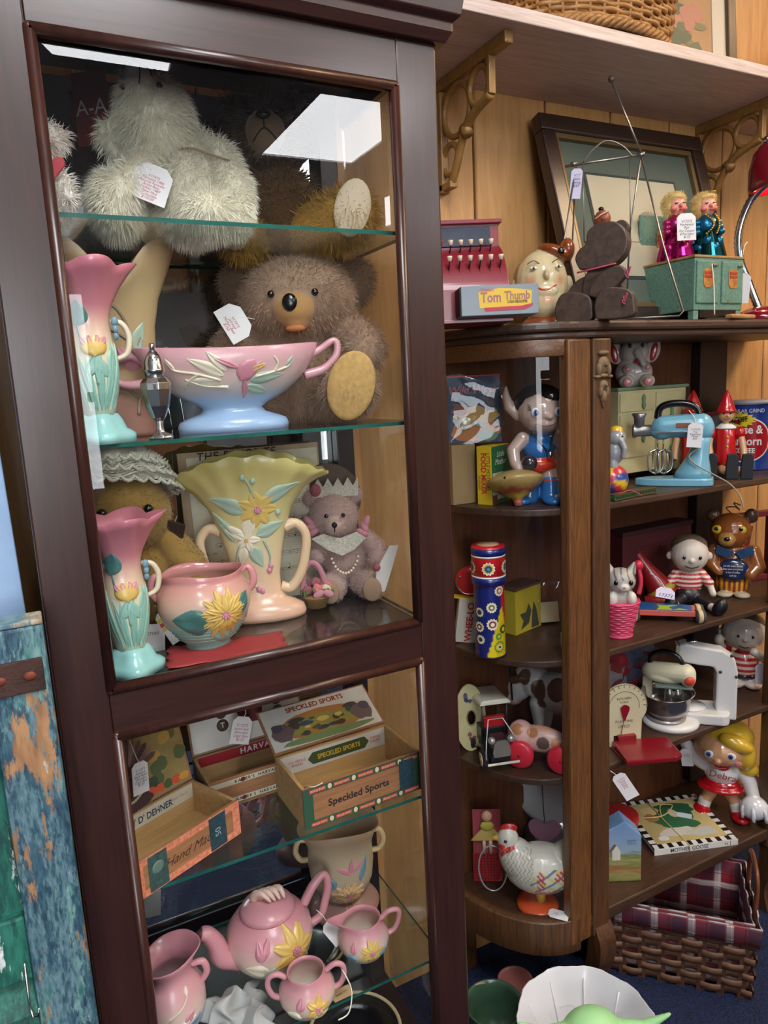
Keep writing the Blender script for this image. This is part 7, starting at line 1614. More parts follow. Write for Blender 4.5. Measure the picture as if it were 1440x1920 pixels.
# coffee can
t, s = stand('coffee_can', 'blue coffee can with red disc and yellow burst', 'can', 1404, 888, 1.275, SA, -14)
CNB = mat((28, 58, 140), 0.3, 0, 0.3, name='can_blue'); r_ = 39.0
q = MB(s); q.lathe([(0.1, 0), (r_, 0), (r_ + 0.8, 2), (r_, 4), (r_, 38), (r_ + 0.4, 40), (r_, 42), (r_, 84), (r_ + 0.4, 86), (r_, 88), (r_, 118), (r_ + 0.8, 120), (0.1, 121)], 56); q.build('can', CNB, t)
lt(t, 'lid', mat((150, 150, 160), 0.4, name='lid_clear_grey'), s, [(0.1, 119), (r_ + 2, 119), (r_ + 2, 125), (r_ - 2, 126.5), (0.1, 126)], seg=56)
def on_can(pts, z0, extra, mt, name, parent, n=1):
    q = MB(s); q.poly([((r_ + extra) * math.sin(x / r_), -(r_ + extra) * math.cos(x / r_), z0 + z) for x, z in pts]); return q.build(name, mt, parent)
def disc_can(rx, rz, z0, extra, mt, name, parent, x0=0):
    # strips so that the print hugs the round side
    q = MB(s); n = 24; vs = []; fs = []
    for i in range(n + 1):
        x = -rx + 2 * rx * i / n; h = rz * math.sqrt(max(0, 1 - (x / rx) ** 2))
        for sgn in (-1, 1): vs.append(((r_ + extra) * math.sin((x + x0) / r_), -(r_ + extra) * math.cos((x + x0) / r_), z0 + sgn * h))
    for i in range(n): fs.append((2 * i, 2 * i + 2, 2 * i + 3, 2 * i + 1))
    q.add(vs, fs, True); return q.build(name, mt, parent)
disc_can(45, 41, 56, 0.5, WHITE, 'white_ring', t); rd_ = disc_can(42.5, 38.5, 56, 0.8, mat((170, 24, 40), 0.3, 0, 0.3, name='can_red'), 'red_disc', t)
for tx, x, z, sz in (('Chase &', 0, 74, 21), ('Sanborn', 2, 53, 21), ('COFFEE', 0, 36, 12.5)): text(tx, sz * s, WHITE, rd_, (0, -(r_ + 1.2) * s, z * s), (90, 0, 0), wrap=(r_ + 1.2) * s, bold=0.025, sx=0.85)
text('REGULAR GRIND', 9.5 * s, WHITE, t, (0, -(r_ + 1.0) * s, 108 * s), (90, 0, 0), wrap=(r_ + 1.0) * s, sx=0.9)
star = []
for k in range(28):
    f = 1.0 if k % 2 else 0.74; star.append((-4 + 27 * f * math.cos(2 * PI * k / 28), 15 * f * math.sin(2 * PI * k / 28)))
q = MB(s); q.prism(star, -0.3, 0.3); 
q.v = [((r_ + 1.6 + v[1]) * math.sin((v[0] - 4) / r_), -(r_ + 1.6 + v[1]) * math.cos((v[0] - 4) / r_), 92 + v[2]) for v in q.v]; bst = q.build('yellow_burst', mat((222, 200, 40), 0.4, name='burst_yellow'), t)
text('4c OFF', 13 * s, INKK, bst, (-9 * s, -(r_ + 2.6) * s, 92 * s), (90, -8, -10), bold=0.03, sx=0.8)
# tea set in an open box
t = thing('boxed_tea_set', 'grey toy tea set in an open red-edged box behind the puppets', 'toy', (1.70, 1.36, SA), R_(-6))
bx(t, 'tray', mat((92, 84, 84), 0.6, name='tray_grey'), 1, (0, 0, 0.075), (0.16, 0.045, 0.15), 0.002); 
for z in (0.153,): bx(t, 'box_edge', mat((110, 20, 26), 0.6, name='box_edge_red'), 1, (0, 0, z), (0.172, 0.06, 0.006), 0.001)
bx(t, 'box_edge', mat((110, 20, 26), 0.6, name='box_edge_red'), 1, (0.084, 0, 0.078), (0.005, 0.06, 0.15), 0.001)
for x, z in ((-0.04, 0.1), (0.03, 0.11)): lt(t, 'cup', mat((150, 146, 146), 0.4, 0, 0.2, name='cup_grey'), 1, [(0.001, 0), (0.016, 0), (0.024, 0.018), (0.022, 0.018), (0.001, 0.006)], (x, -0.024, z), (90, 0, 0), 28)
# tin elephant on a ball (mostly behind the post)
t, s = stand('tin_elephant', 'grey toy elephant with yellow hat on a striped ball, at the post', 'toy', 1147, 920, 1.19, SA, 0)
q = MB(s); q.ell((0, 0, 30), 30, None, 36, 20)
for i, v in enumerate(q.v): q.c[i] = [(206, 170, 40), (34, 60, 130), (186, 40, 50)][int((math.atan2(v[2] - 30, v[0]) + PI + v[1] * 0.02) / (2 * PI) * 9) % 3]
q.build('ball', TIN, t)
b = Blob(s); b.e((4, 0, 82), (18, 18, 24), (140, 140, 144)).e((8, -4, 108), (17, 15, 16), (140, 140, 144)).path([(16, -14, 104), (22, -18, 90), (20, -18, 74)], [6, 5, 4], (140, 140, 144)).path([(2, -6, 66), (2, -8, 56)], [10, 10], (140, 140, 144)).e((8, 0, 122), (12, 11, 9), (214, 170, 40)).e((10, 0, 115), (14, 12, 3), (90, 150, 60))
b.build('elephant', TIN, t, 0.0018, 3); el(t, 'eye', EYE, s, (18, -15, 112), (2, 2, 2))
# ------------------------------------------------------------------ level B
t, s = stand('kitten_basket', 'tabby kitten figure in a pink woven basket', 'figurine', 1160, 1190, 1.19, SB, 6)
KT = (170, 164, 156)
q = MB(s)
vs_ = [(26, 0), (27, 5), (25, 10)]
PKB = mat((206, 70, 104), 0.4, 0, 0.15, name='basket_pink')
for i in range(14):
    z = 8 + i * 4.6; rr_ = 22 + i * 1.05; n = 72; q = MB(s); q.tube([((rr_ + 0.8 * math.cos(9 * 2 * PI * k / n + PI * (i % 2))) * math.cos(2 * PI * k / n), (rr_ + 0.8 * math.cos(9 * 2 * PI * k / n + PI * (i % 2))) * math.sin(2 * PI * k / n), z) for k in range(n)], 2.7, 6, True); q.build('woven_row', PKB, t)
lt(t, 'basket_lining', PKB, s, [(0.1, 0), (25, 0), (26, 4), (21, 8), (34, 70), (0.1, 66)])
b = Blob(s); b.e((0, 0, 76), (27, 24, 24), KT).e((2, -6, 108), (27, 24, 24), KT).e((6, -27, 100), (11, 8, 8), (200, 192, 180)).e((-14, -20, 76), (9, 10, 13), (206, 200, 190)).e((20, -22, 78), (9, 10, 13), (206, 200, 190)).path([(-16, -4, 124), (-20, -4, 140)], [10, 3], KT).path([(20, -4, 124), (26, -4, 140)], [10, 3], KT)
def tabby(co, c):
    k = (np.sin(co[:, 0] * 0.55 + np.cos(co[:, 2] * 0.2)) > 0.6) & (co[:, 2] > 112); c[k, :3] = lin((100, 96, 92)); return c
b.build('kitten', VINYL, t, 0.0018, 3, tabby)
for x in (-8, 18): el(t, 'eye', EYE, s, (x, -28, 109), (4, 2.5, 5))
el(t, 'nose', mat((190, 120, 116), 0.5, name='nose_pink'), s, (6, -35, 102), (2.4, 1.6, 1.8)); el(t, 'bow', mat((186, 36, 60), 0.4, name='bow_red'), s, (34, 2, 134), (9, 8, 10)); tb(t, 'ribbon', mat((186, 36, 60), 0.4, name='bow_red'), s, [(34, 0, 130), (38, -4, 106), (34, -8, 82)], 4, 8)
# tin skate toy
t, s = stand('tin_scooter', 'flat tin toy with blue picture deck and wooden wheels', 'toy', 1240, 1164, 1.215, SB, 6)
pr(t, 'deck', mat((196, 92, 80), 0.4, 0, 0.2, name='deck_salmon'), s, [(-42, -20), (56, -20), (60, 20), (-40, 34)], 12, 22, plane='XY', bevel=0.001)
pr(t, 'deck_picture', mat((30, 84, 140), 0.4, 0, 0.2, 0.2, 30, name='deck_blue'), s, [(-40, -18), (50, -18), (54, 18), (-38, 32)], 22, 22.6, plane='XY')
for p in ([(-10, -16), (18, -16), (12, 2), (30, 14), (4, 10), (-8, 16), (-4, 0)], [(20, -16), (44, -14), (30, -4)]): pr(t, 'printed_leaf', mat((150, 176, 40), 0.5, name='leaf_lime'), s, p, 22.7, 23.2, plane='XY')
for x, y, r in ((-50, -18, 13), (64, -14, 12), (-48, 34, 12), (66, 24, 11)):
    w_ = lt(t, 'wheel', mat((70, 62, 58), 0.6, 0, 0, 0.2, 40, name='wheel_dark'), s, [(0.1, -8), (r, -8), (r + 1, 0), (r, 8), (0.1, 8)], (x, y, r), (0, 90, 12), 28); lt(w_, 'wheel_band', mat((196, 176, 140), 0.5, name='band_pale'), s, [(r + 0.6, -5), (r + 1.4, -4), (r + 1.4, 2), (r + 0.6, 3)], (x, y, r), (0, 90, 12), 28)
price_tag(t, s, (10, 30, 48), 34, 22, (-40, 10, 0), ['17373'], INKB, LILAC, size=9, string=[(-14, 0, 20), (-30, 4, 30)])
# seated vinyl doll in a striped shirt (plain stand-in)
def striped(co, c, z0, z1, per, ra=(186, 44, 50), rb=(214, 200, 188), arms=True):
    k = (co[:, 2] > z0) & (co[:, 2] < z1) & (np.abs(c[:, 0] - lin((200, 60, 60))[0]) < 1e-3); st = (np.floor(co[:, 2] / per) % 2) == 0
    c[k & st, :3] = lin(ra); c[k & ~st, :3] = lin(rb); return c
SH = (200, 60, 60); VS = (208, 196, 182)
t, s = stand('vinyl_doll', 'seated vinyl doll in red striped shirt and black shorts', 'doll', 1290, 1142, 1.255, SB, 8)
b = Blob(s); b.e((0, 0, 20), (26, 22, 20), (24, 22, 26)).e((0, 2, 46), (25, 18, 30), SH).e((0, -4, 98), (33, 31, 33), VS).e((0, -34, 92), (5, 5, 5), VS).e((-34, 0, 94), (6, 5, 8), VS).e((34, 0, 94), (6, 5, 8), VS).c((0, 0, 68), (0, 0, 74), 10, 12, VS)
b.path([(-20, 0, 62), (-34, -6, 44)], [9, 9], SH).path([(20, 0, 62), (34, -6, 44)], [9, 9], SH).path([(-35, -7, 42), (-40, -14, 24)], [6, 6], VS).path([(35, -7, 42), (40, -14, 26)], [6, 6], VS).path([(-12, -10, 14), (-26, -38, 12)], [12, 9], (24, 22, 26)).path([(12, -10, 14), (30, -38, 10)], [12, 9], (24, 22, 26))
b.path([(-26, -38, 12), (-30, -50, 12)], [7, 7], (206, 196, 190)).path([(30, -38, 10), (36, -50, 10)], [7, 7], (206, 196, 190)).e((-36, -60, 16), (12, 9, 18), (18, 17, 20), (0, -14, 0)).e((44, -60, 14), (12, 9, 18), (18, 17, 20), (0, 24, 0))
b.e((0, 4, 112), (32, 30, 22), (94, 78, 62))
b.build('body', VINYL, t, 0.002, 3, lambda co, c: striped(co, c, 18, 76, 4.2))
for x in (-13, 14): el(t, 'eye', EYE, s, (x, -34, 98), (3, 1.5, 3.4))
tb(t, 'mouth', STITCH, s, [(-11, -33, 82), (0, -35, 79), (12, -33, 82)], 0.9, 5)
# lithographed bear
t, s = stand('tin_bear', 'brown tin bear with blue bow tie and striped trousers', 'toy', 1372, 1124, 1.25, SB, 4)
BR_ = (150, 84, 36)
b = Blob(s); b.e((0, 0, 24), (31, 22, 24), (200, 130, 40)).e((0, 0, 64), (36, 25, 34), BR_).e((-6, -4, 122), (35, 30, 33), BR_).e((-14, -30, 110), (15, 14, 13), (176, 130, 70)).e((28, 6, 148), (12, 8, 14), (90, 64, 50)).e((-36, 6, 148), (12, 8, 12), (90, 64, 50)).path([(32, -6, 84), (40, -14, 58), (28, -24, 46)], [13, 13, 10], (160, 96, 44)).path([(-32, -6, 84), (-36, -14, 60), (-26, -24, 50)], [13, 12, 9], (160, 96, 44)).e((-14, -18, 4), (14, 12, 6), (196, 180, 150)).e((16, -18, 4), (14, 12, 6), (196, 180, 150)).e((0, -22, 52), (26, 10, 22), (30, 44, 76)).e((30, -24, 44), (8, 8, 8), (200, 190, 170))
def tro(co, c):
    k = (co[:, 2] < 42) & (co[:, 2] > 8) & (np.abs(c[:, 0] - lin((200, 130, 40))[0]) < 1e-3); st = np.sin(co[:, 0] * 0.75)
    c[k & (st > 0.3), :3] = lin((150, 50, 30)); c[k & (st < -0.6), :3] = lin((214, 180, 50)); return c
b.build('body', vc_mat('tin_litho', 0.22, 0.5), t, 0.002, 3, tro)
for x in (-30, 10): el(t, 'eye', mat((206, 176, 50), 0.2, 0, 0.5, name='eye_yellow'), s, (x, -26, 128), (9, 5, 8)); el(t, 'pupil', EYE, s, (x - 1, -31, 130), (3.4, 1.5, 3.4))
el(t, 'nose', BLACK, s, (-14, -44, 114), (5, 3, 4))
for sg in (-1, 1): pr(t, 'bow_tie', mat((34, 66, 100), 0.3, 0, 0.3, 0.3, 60, name='tie_blue'), s, [(0, 0), (sg * 30, 12), (sg * 32, -4), (sg * 10, -14)], -30, -26, (0, 0, 88), None, 0.0015)
for k in range(4): text(['Let the Little Brown', 'Bear pour everybody', 'a cup of coffee', 'and tea'][k], 5.2 * s, WHITE, t, (-2 * s, -33 * s, (62 - 6 * k) * s), (90, 0, 0), sx=0.75, shear=0.2)
tb(t, 'wire_knot', mat((70, 50, 44), 0.5, name='wire_brown'), s, [(-6, 0, 154), (-14, 0, 164), (0, -4, 166), (8, 0, 160), (-2, 4, 172), (10, 2, 168)], 1.2, 5)
# boxes at the back of level B
t = thing('toy_box', 'dark red boxed toy with a dim printed side at the back', 'box', (1.50, 1.37, SB), R_(2)); bx(t, 'carton', mat((74, 18, 22), 0.6, name='carton_dark_red'), 1, (0, 0, 0.095), (0.27, 0.05, 0.19), 0.002); bx(t, 'lid', mat((50, 14, 18), 0.6, name='carton_lid'), 1, (0, 0, 0.194), (0.276, 0.056, 0.012), 0.001); text('NEW TOY', 0.034, mat((104, 40, 38), 0.6, name='print_dull_red'), t, (0.0, -0.0262, 0.135), (90, 0, 0))
t, s = stand('tin_horn', 'red tin horn with yellow band lying against the dark box', 'toy', 1216, 1090, 1.318, SB, 0)
q = MB(s); q.lathe([(0.1, 0), (24, 0), (26, 4), (24, 22), (14, 60), (8, 100), (7, 118), (9, 124), (0.1, 126)], 32); o = q.build('horn', mat((140, 24, 30), 0.35, 0, 0.3, name='horn_red'), t); o.rotation_euler = (R_(-8), R_(-34), 0); o.location = (30 * s, 0, 16 * s)
lt(o, 'band', mat((176, 150, 50), 0.4, name='band_gold'), s, [(25, 8), (26.4, 8), (25.4, 20), (24, 20)], seg=32)
t, s = stand('red_tube', 'small red cardboard tube lying behind the tin toy', 'toy', 1232, 1120, 1.285, SB, 0); lt(t, 'tube', mat((150, 30, 36), 0.4, name='tube_red'), s, [(0.1, -22), (11, -22), (11, 22), (9, 24), (0.1, 24)], (0, 0, 11), (0, 90, 10), 24); lt(t, 'tube_end', mat((196, 120, 100), 0.5, name='tube_end'), s, [(0.1, 22.5), (9, 22.5), (9, 24.4), (0.1, 24.4)], (0, 0, 11), (0, 90, 10), 24)
t = thing('red_wagon_box', 'open maroon wooden toy frame at the right end of the shelf', 'toy', (1.83, 1.305, SB), R_(-10)); RW_ = mat((104, 26, 34), 0.5, 0, 0.1, name='maroon_wood')
for c, sz in (((0, 0, 0.195), (0.14, 0.02, 0.016)), ((-0.064, 0, 0.095), (0.014, 0.02, 0.186)), ((0.064, 0, 0.095), (0.014, 0.02, 0.186)), ((0, 0.0, 0.008), (0.114, 0.02, 0.016))): bx(t, 'frame_bar', RW_, 1, c, sz, 0.002)
bx(t, 'sail', mat((120, 26, 34), 0.6, name='sail_red'), 1, (-0.02, 0.004, 0.1), (0.03, 0.004, 0.13), 0.001, (0, 12, 0))
# ------------------------------------------------------------------ level C
t, s = stand('toy_scale', 'cream toy kitchen scale with red platform', 'toy', 1195, 1418, 1.14, SC_, 26)
SCR = mat((190, 180, 148), 0.45, 0, 0.1, 0.06, 20, name='scale_cream'); SRD = mat((122, 16, 28), 0.25, 0, 0.4, name='scale_red')
o = [(-34, 0), (-20, 0), (-20, 22), (20, 22), (20, 0), (34, 0), (36, 52)] + [(46 * math.cos(R_(a)), 78 + 46 * math.sin(R_(a))) for a in range(-20, 201, 10)] + [(-36, 52)]
pl_ = pr(t, 'dial_plate', SCR, s, o, -3, 3, (-14, 30, 0), None, 0.0012)
for rr_ in (44, 30): tb(pl_, 'dial_line', mat((110, 104, 84), 0.6, name='dial_grey'), s, [(-14 + rr_ * math.cos(R_(a)), 26.6, 80 + rr_ * math.sin(R_(a))) for a in range(-10, 191, 10)], 0.5, 5, 0)
for a in range(0, 181, 15): tb(pl_, 'dial_tick', mat((110, 104, 84), 0.6, name='dial_grey'), s, [(-14 + 38 * math.cos(R_(a)), 26.6, 80 + 38 * math.sin(R_(a))), (-14 + 44 * math.cos(R_(a)), 26.6, 80 + 44 * math.sin(R_(a)))], 0.6, 5, 0)
for tx, sz, z in (('KITCHEN', 7, 96), ('SCALE', 6, 89), ('PLAYTIME', 8, 50), ('OHIO', 9, 40)): text(tx, sz * s, mat((84, 78, 64), 0.6, name='scale_ink'), pl_, (-14 * s, 26.2 * s, z * s), (90, 0, 0))
ph = pr(pl_, 'pointer_hub', SRD, s, smoothpts([(-8, 84), (0, 90), (10, 84), (4, 66), (0, 58), (-4, 66), (-8, 84)], 3)[:-1], 24, 26, (-14, 0, -6)); tb(ph, 'needle', mat((90, 70, 60), 0.4, 0.5, name='needle'), s, [(-14, 25, 56), (-24, 24, 12)], 0.7, 5, 0)
pr(t, 'platform', SRD, s, [(-52, -46), (40, -50), (56, -40), (60, 26), (-46, 30)], 4, 14, (8, -4, 0), None, 0.003, 'XY'); bx(t, 'platform_base', SRD, s, (0, -6, 2), (84, 56, 4), 0.001); bx(t, 'hinge_block', SRD, s, (-10, 26, 18), (36, 14, 12), 0.003)
t, s = stand('toy_mixer', 'cream toy mixer with steel bowl on a white base', 'toy', 1256, 1380, 1.205, SC_, 4)
CM = mat((206, 200, 172), 0.35, 0, 0.3, name='mixer_cream'); MW = mat((206, 204, 202), 0.35, 0, 0.3, name='mixer_white')
lt(t, 'base', MW, s, [(0.1, 0), (48, 0), (50, 6), (46, 11), (34, 13), (0.1, 14)], (0, -6, 0), None, 44, 1, 0.9)
lt(t, 'turntable', mat((150, 140, 136), 0.3, 0.3, name='turn_grey'), s, [(0.1, 13), (34, 13), (35, 17), (0.1, 18)], (-8, -8, 0), None, 40)
vessel(t, s, [(26, 18), (30, 19), (38, 32), (42, 48), (43, 60), (45, 62)], mat((160, 156, 158), 0.22, 0.9, name='bowl_steel'), 48, wall=1.6, floor=20, name='mixing_bowl').location = (-8 * s, -8 * s, 0)
hb = Blob(s); hb.c((-34, 10, 96), (24, -6, 100), 17, 18, (206, 200, 172)).e((28, -8, 94), (14, 16, 20), (206, 200, 172)).e((-6, 2, 88), (36, 16, 12), (206, 200, 172)); hb.build('motor_head', VINYL, t, 0.002, 3)
lt(t, 'speed_dial', mat((206, 70, 50), 0.4, name='dial_red'), s, [(0.1, 0), (9, 0), (8, 3), (0.1, 4)], (30, -22, 92), (90, 0, 10), 24); tb(t, 'handle', BLACK, s, [(-36, 10, 110), (-32, 8, 128), (-10, 4, 136), (10, -2, 130), (20, -4, 114)], 5, 10)
bx(t, 'drip_plate', mat((110, 124, 116), 0.3, 0.2, name='plate_green'), s, (4, -6, 76), (64, 30, 4), 0.001); bx(t, 'column', CM, s, (-40, 22, 46), (18, 16, 70), 0.003)
for dx in (-7, 7): lt(t, 'beater', STEEL, s, [(0.1, 30), (8, 34), (9, 48), (8, 66), (3, 76), (0.1, 77)], (4 + dx, -8, 0), None, 8)
# white mixer without a bowl
t, s = stand('toy_mixer', 'all white toy stand mixer with bent arm', 'toy', 1328, 1350, 1.17, SC_, 10)
pr(t, 'arm', MW, s, smoothpts([(10, 4), (46, 2), (46, 96), (40, 122), (20, 136), (-44, 146), (-56, 142), (-58, 112), (-20, 106), (4, 104), (10, 94), (10, 4)], 1)[:-1], -16, 16, (0, 4, 0), None, 0.005)
bx(t, 'nose_cap', mat((170, 160, 140), 0.4, name='cap_beige'), s, (-58, 4, 128), (6, 30, 28), 0.003); pr(t, 'base', MW, s, smoothpts([(-66, -10), (-50, -30), (0, -34), (30, -28), (30, 28), (-40, 30), (-66, 12), (-66, -10)], 4)[:-1], 0, 20, (0, 0, 0), None, 0.004, 'XY')
lt(t, 'turntable', MW, s, [(0.1, 20), (26, 20), (27, 23), (0.1, 24)], (-32, 0, 0), None, 36)
tb(t, 'whisk', STEEL, s, [(-36, 0, 106), (-36, 0, 60), (-44, 0, 44), (-34, -4, 36), (-24, 0, 46), (-32, 2, 62)], 1.3, 6); lt(t, 'whisk_socket', mat((170, 140, 80), 0.3, 0.7, name='brass'), s, [(0.1, 96), (4, 96), (5, 106), (0.1, 106)], (-36, 0, 0), None, 14)
for c in ((16, -13, 96), (34, -13, 128), (43, -13, 88)): el(t, 'screw', mat((80, 78, 76), 0.4, 0.6, name='screw_grey'), s, c, (3, 1.5, 3))
el(t, 'latch', STEEL, s, (-32, 0, 148), (10, 6, 4))
# standing striped figurine (plain stand-in)
t, s = stand('boy_figurine', 'standing glazed boy figurine in red striped shirt', 'figurine', 1392, 1296, 1.25, SC_, 6)
b = Blob(s); b.e((-14, -8, 8), (16, 20, 9), (204, 188, 184)).e((16, -8, 8), (16, 20, 9), (204, 188, 184)).e((0, 0, 22), (24, 18, 8), (26, 24, 30)).e((0, 0, 44), (26, 20, 28), SH).e((-2, -2, 106), (38, 35, 34), VS).e((-2, -36, 102), (5, 5, 5), VS).e((-40, 0, 100), (6, 6, 9), VS).e((36, 0, 100), (6, 6, 9), VS)
b.path([(-24, 0, 62), (-40, -10, 66), (-42, -18, 86)], [9, 9, 8], VS).e((-44, -22, 94), (9, 8, 11), VS).path([(24, 0, 62), (40, -12, 56), (34, -26, 66), (18, -34, 76)], [9, 9, 8, 8], VS).e((14, -37, 80), (9, 7, 8), VS).e((-2, 6, 120), (37, 33, 24), (90, 74, 60)).path([(-28, -6, 80), (-34, -2, 40)], [8, 10], (176, 24, 36))
b.build('body', GLAZE, t, 0.0022, 3, lambda co, c: striped(co, c, 22, 72, 5.4))
for x in (-14, 10): el(t, 'eye', EYE, s, (x, -37, 108), (2.5, 1.4, 3))
tb(t, 'mouth', STITCH, s, [(-12, -36, 90), (-4, -37.5, 87), (4, -37, 88)], 0.9, 5)
price_tag(t, s, (28, -34, 54), 24, 38, (-4, 0, 0), mt=LILAC, string=[(-6, 2, 18), (-4, 10, 28)])
t = thing('bagged_clothes', 'clear bag of red and blue doll clothes behind the mixers', 'toy pack', (1.40, 1.345, SC_), R_(-8))
for k, (c, x, z) in enumerate((((150, 30, 40), -0.03, 0.11), ((70, 84, 110), 0.02, 0.13), ((140, 134, 136), -0.06, 0.07), ((90, 40, 56), 0.05, 0.1))): 
    q = cloth_mesh(0.10, 0.12, 0.03, 12, 20 + k, 0.6); o = q.build('folded_cloth', mat(c, 0.8, var=0.2, scale=40, name='cloth_%d' % c[0]), t); o.location = (x, -0.004 - 0.003 * k, z * 0.85); o.rotation_euler = (R_(82), 0, R_(8 * k - 10))
q = cloth_mesh(0.2, 0.2, 0.02, 14, 31, 0.4); o = q.build('plastic_bag', PLAST, t); o.location = (0, -0.045, 0.105); o.rotation_euler = (R_(84), 0, 0)
# ------------------------------------------------------------------ level D
t, s = stand('cheerleader_figurine', 'blonde cheerleader figurine with red skirt and white pom-pom', 'figurine', 1350, 1528, 1.235, SD, 4)
SKD = (206, 156, 116); WJ = (212, 206, 204); RJ = (176, 16, 28); BL = (206, 166, 50)
b = Blob(s); b.e((-32, -8, 8), (16, 22, 10), RJ).e((34, -12, 8), (17, 22, 10), RJ).path([(-28, 0, 14), (-26, 0, 24)], [11, 12], WJ).path([(28, -4, 14), (26, -2, 24)], [11, 12], WJ).path([(-24, 0, 28), (-14, 0, 50)], [11, 13], SKD).path([(24, 0, 28), (14, 0, 50)], [11, 13], SKD)
b.e((0, 0, 58), (42, 30, 10), RJ).e((0, 0, 66), (32, 24, 12), RJ).e((0, 0, 88), (31, 24, 24), WJ).e((0, -14, 106), (14, 10, 10), RJ).c((0, 0, 108), (0, 0, 114), 11, 11, SKD).e((-4, -4, 138), (46, 42, 32), SKD).e((-10, -44, 128), (6, 6, 5), (200, 146, 108))
b.path([(-30, 0, 98), (-50, -4, 112), (-62, -6, 136)], [13, 13, 11], WJ).path([(30, 0, 98), (46, -8, 76), (52, -18, 56)], [14, 13, 11], WJ).e((54, -26, 38), (24, 20, 22), (206, 206, 212))
b.e((6, 8, 156), (48, 40, 32), BL).e((38, -10, 130), (18, 22, 28), BL).e((44, -4, 102), (20, 16, 14), BL).e((20, -30, 160), (30, 14, 14), BL, (0, 20, 0))
b.build('body', GLAZE, t, 0.0024, 3)
for x in (-24, 12): el(t, 'eye', WHITE, s, (x, -42.5, 140), (8, 2.6, 7)); el(t, 'iris', mat((60, 90, 170), 0.2, name='iris_blue2'), s, (x - 1, -44.6, 140), (4.4, 1.2, 5)); el(t, 'pupil', EYE, s, (x - 1, -45.6, 140), (2, 0.8, 2.4))
el(t, 'cheek', mat((206, 120, 116), 0.3, name='cheek_pink'), s, (24, -40, 126), (6, 1.6, 5)); tb(t, 'smile', mat((150, 70, 60), 0.4, name='smile2'), s, [(-18, -43, 118), (-8, -45, 115), (4, -43.5, 117)], 0.9, 5)
text('Debra', 18 * s, mat((150, 40, 50), 0.5, name='name_red'), t, (0, -26.5 * s, 91 * s), (90, 8, 0), shear=0.1)
for k in range(22):
    a = k * 0.9; tb(t, 'pompom_strand', mat((206, 206, 212), 0.4, name='pom_white'), s, [(52, -26, 54), (54 + 22 * math.cos(a), -26 + 19 * math.sin(a), 42), (56 + 24 * math.cos(a), -27 + 20 * math.sin(a), 22 + (k % 4) * 2)], 3.2, 6, 4)
price_tag(t, s, (-62, -20, 128), 20, 34, (0, -8, 0), ['V17373', 'Debra'], INKB)
# checkered book
t = thing('picture_book', 'nursery rhyme book with black and white checked border', 'book', (1.49, 1.262, SD), R_(-20))
bw_, bd_, bh_ = 0.235, 0.215, 0.016
bx(t, 'pages', mat((206, 200, 184), 0.8, name='book_pages'), 1, (0, 0, bh_ / 2 + 0.0005), (bw_ - 0.006, bd_ - 0.006, bh_ - 0.004), 0)
BKC = mat((20, 20, 22), 0.4, name='cover_black'); CVW = mat((206, 204, 200), 0.4, name='cover_white')
for z in (0.0012, bh_): bx(t, 'cover', BKC, 1, (0, 0, z), (bw_, bd_, 0.002), 0.0004)
bx(t, 'spine', CVW, 1, (0, -bd_ / 2 - 0.001, bh_ / 2 + 0.0006), (bw_, 0.002, bh_ + 0.0014), 0.0004)
cv = bx(t, 'cover_picture', mat((176, 160, 110), 0.5, var=0.15, scale=14, name='cover_scene'), 1, (0, 0, bh_ + 0.0013), (bw_ - 0.036, bd_ - 0.036, 0.0006), 0)
for k in range(9):
    x = -bw_ / 2 + 0.009 + k * (bw_ - 0.018) / 8
    for y in (-bd_ / 2 + 0.009, bd_ / 2 - 0.009): bx(t, 'white_check', CVW, 1, (x + (0.007 if y > 0 else 0), y, bh_ + 0.0012), (0.0135, 0.017, 0.0006), 0)
for k in range(7):
    y = -bd_ / 2 + 0.03 + k * (bd_ - 0.05) / 6
    for x in (-bw_ / 2 + 0.009, bw_ / 2 - 0.009): bx(t, 'white_check', CVW, 1, (x, y, bh_ + 0.0012), (0.017, 0.0135, 0.0006), 0)
sh = [(blobpts(0.0, 0.02, 0.06, 0.05, 16, 0.15), (40, 92, 60)), (blobpts(0.03, 0.05, 0.045, 0.03, 14, 0.2), (34, 84, 54)), (blobpts(0.01, -0.02, 0.05, 0.022, 14, 0.2), (44, 96, 62)), (blobpts(-0.02, -0.05, 0.05, 0.02, 14, 0.2), (186, 184, 176)), (blobpts(-0.07, -0.07, 0.016, 0.01, 12, 0.1), (200, 200, 200)), (blobpts(0.05, -0.06, 0.04, 0.018, 12, 0.3), (170, 176, 170)), (blobpts(-0.05, 0.05, 0.026, 0.02, 12, 0.2), (196, 170, 120)), (blobpts(-0.06, 0.02, 0.02, 0.02, 12, 0.2), (150, 110, 60)), (blobpts(0.01, 0.03, 0.014, 0.02, 12, 0.2), (190, 180, 150))]
q = MB()
for k, (p, c) in enumerate(sh): q.poly([(x, y, bh_ + 0.0017 + 0.00005 * k) for x, y in p], c)
o = q.build('printed_goose', PRINT, t, recalc=False); o['kind'] = 'stuff'
text('MOTHER GOOSE', 0.0155, INKK, t, (-0.02, -bd_ / 2 - 0.0024, bh_ / 2 + 0.0006), (90, 0, 0), bold=0.01, sx=0.9)
bx(t, 'spine_line', INKK, 1, (bw_ / 2 - 0.022, -bd_ / 2 - 0.0022, bh_ / 2 + 0.0006), (0.0008, 0.0005, bh_), 0); text('H', 0.012, INKK, t, (bw_ / 2 - 0.034, -bd_ / 2 - 0.0024, bh_ / 2), (90, 0, 0))
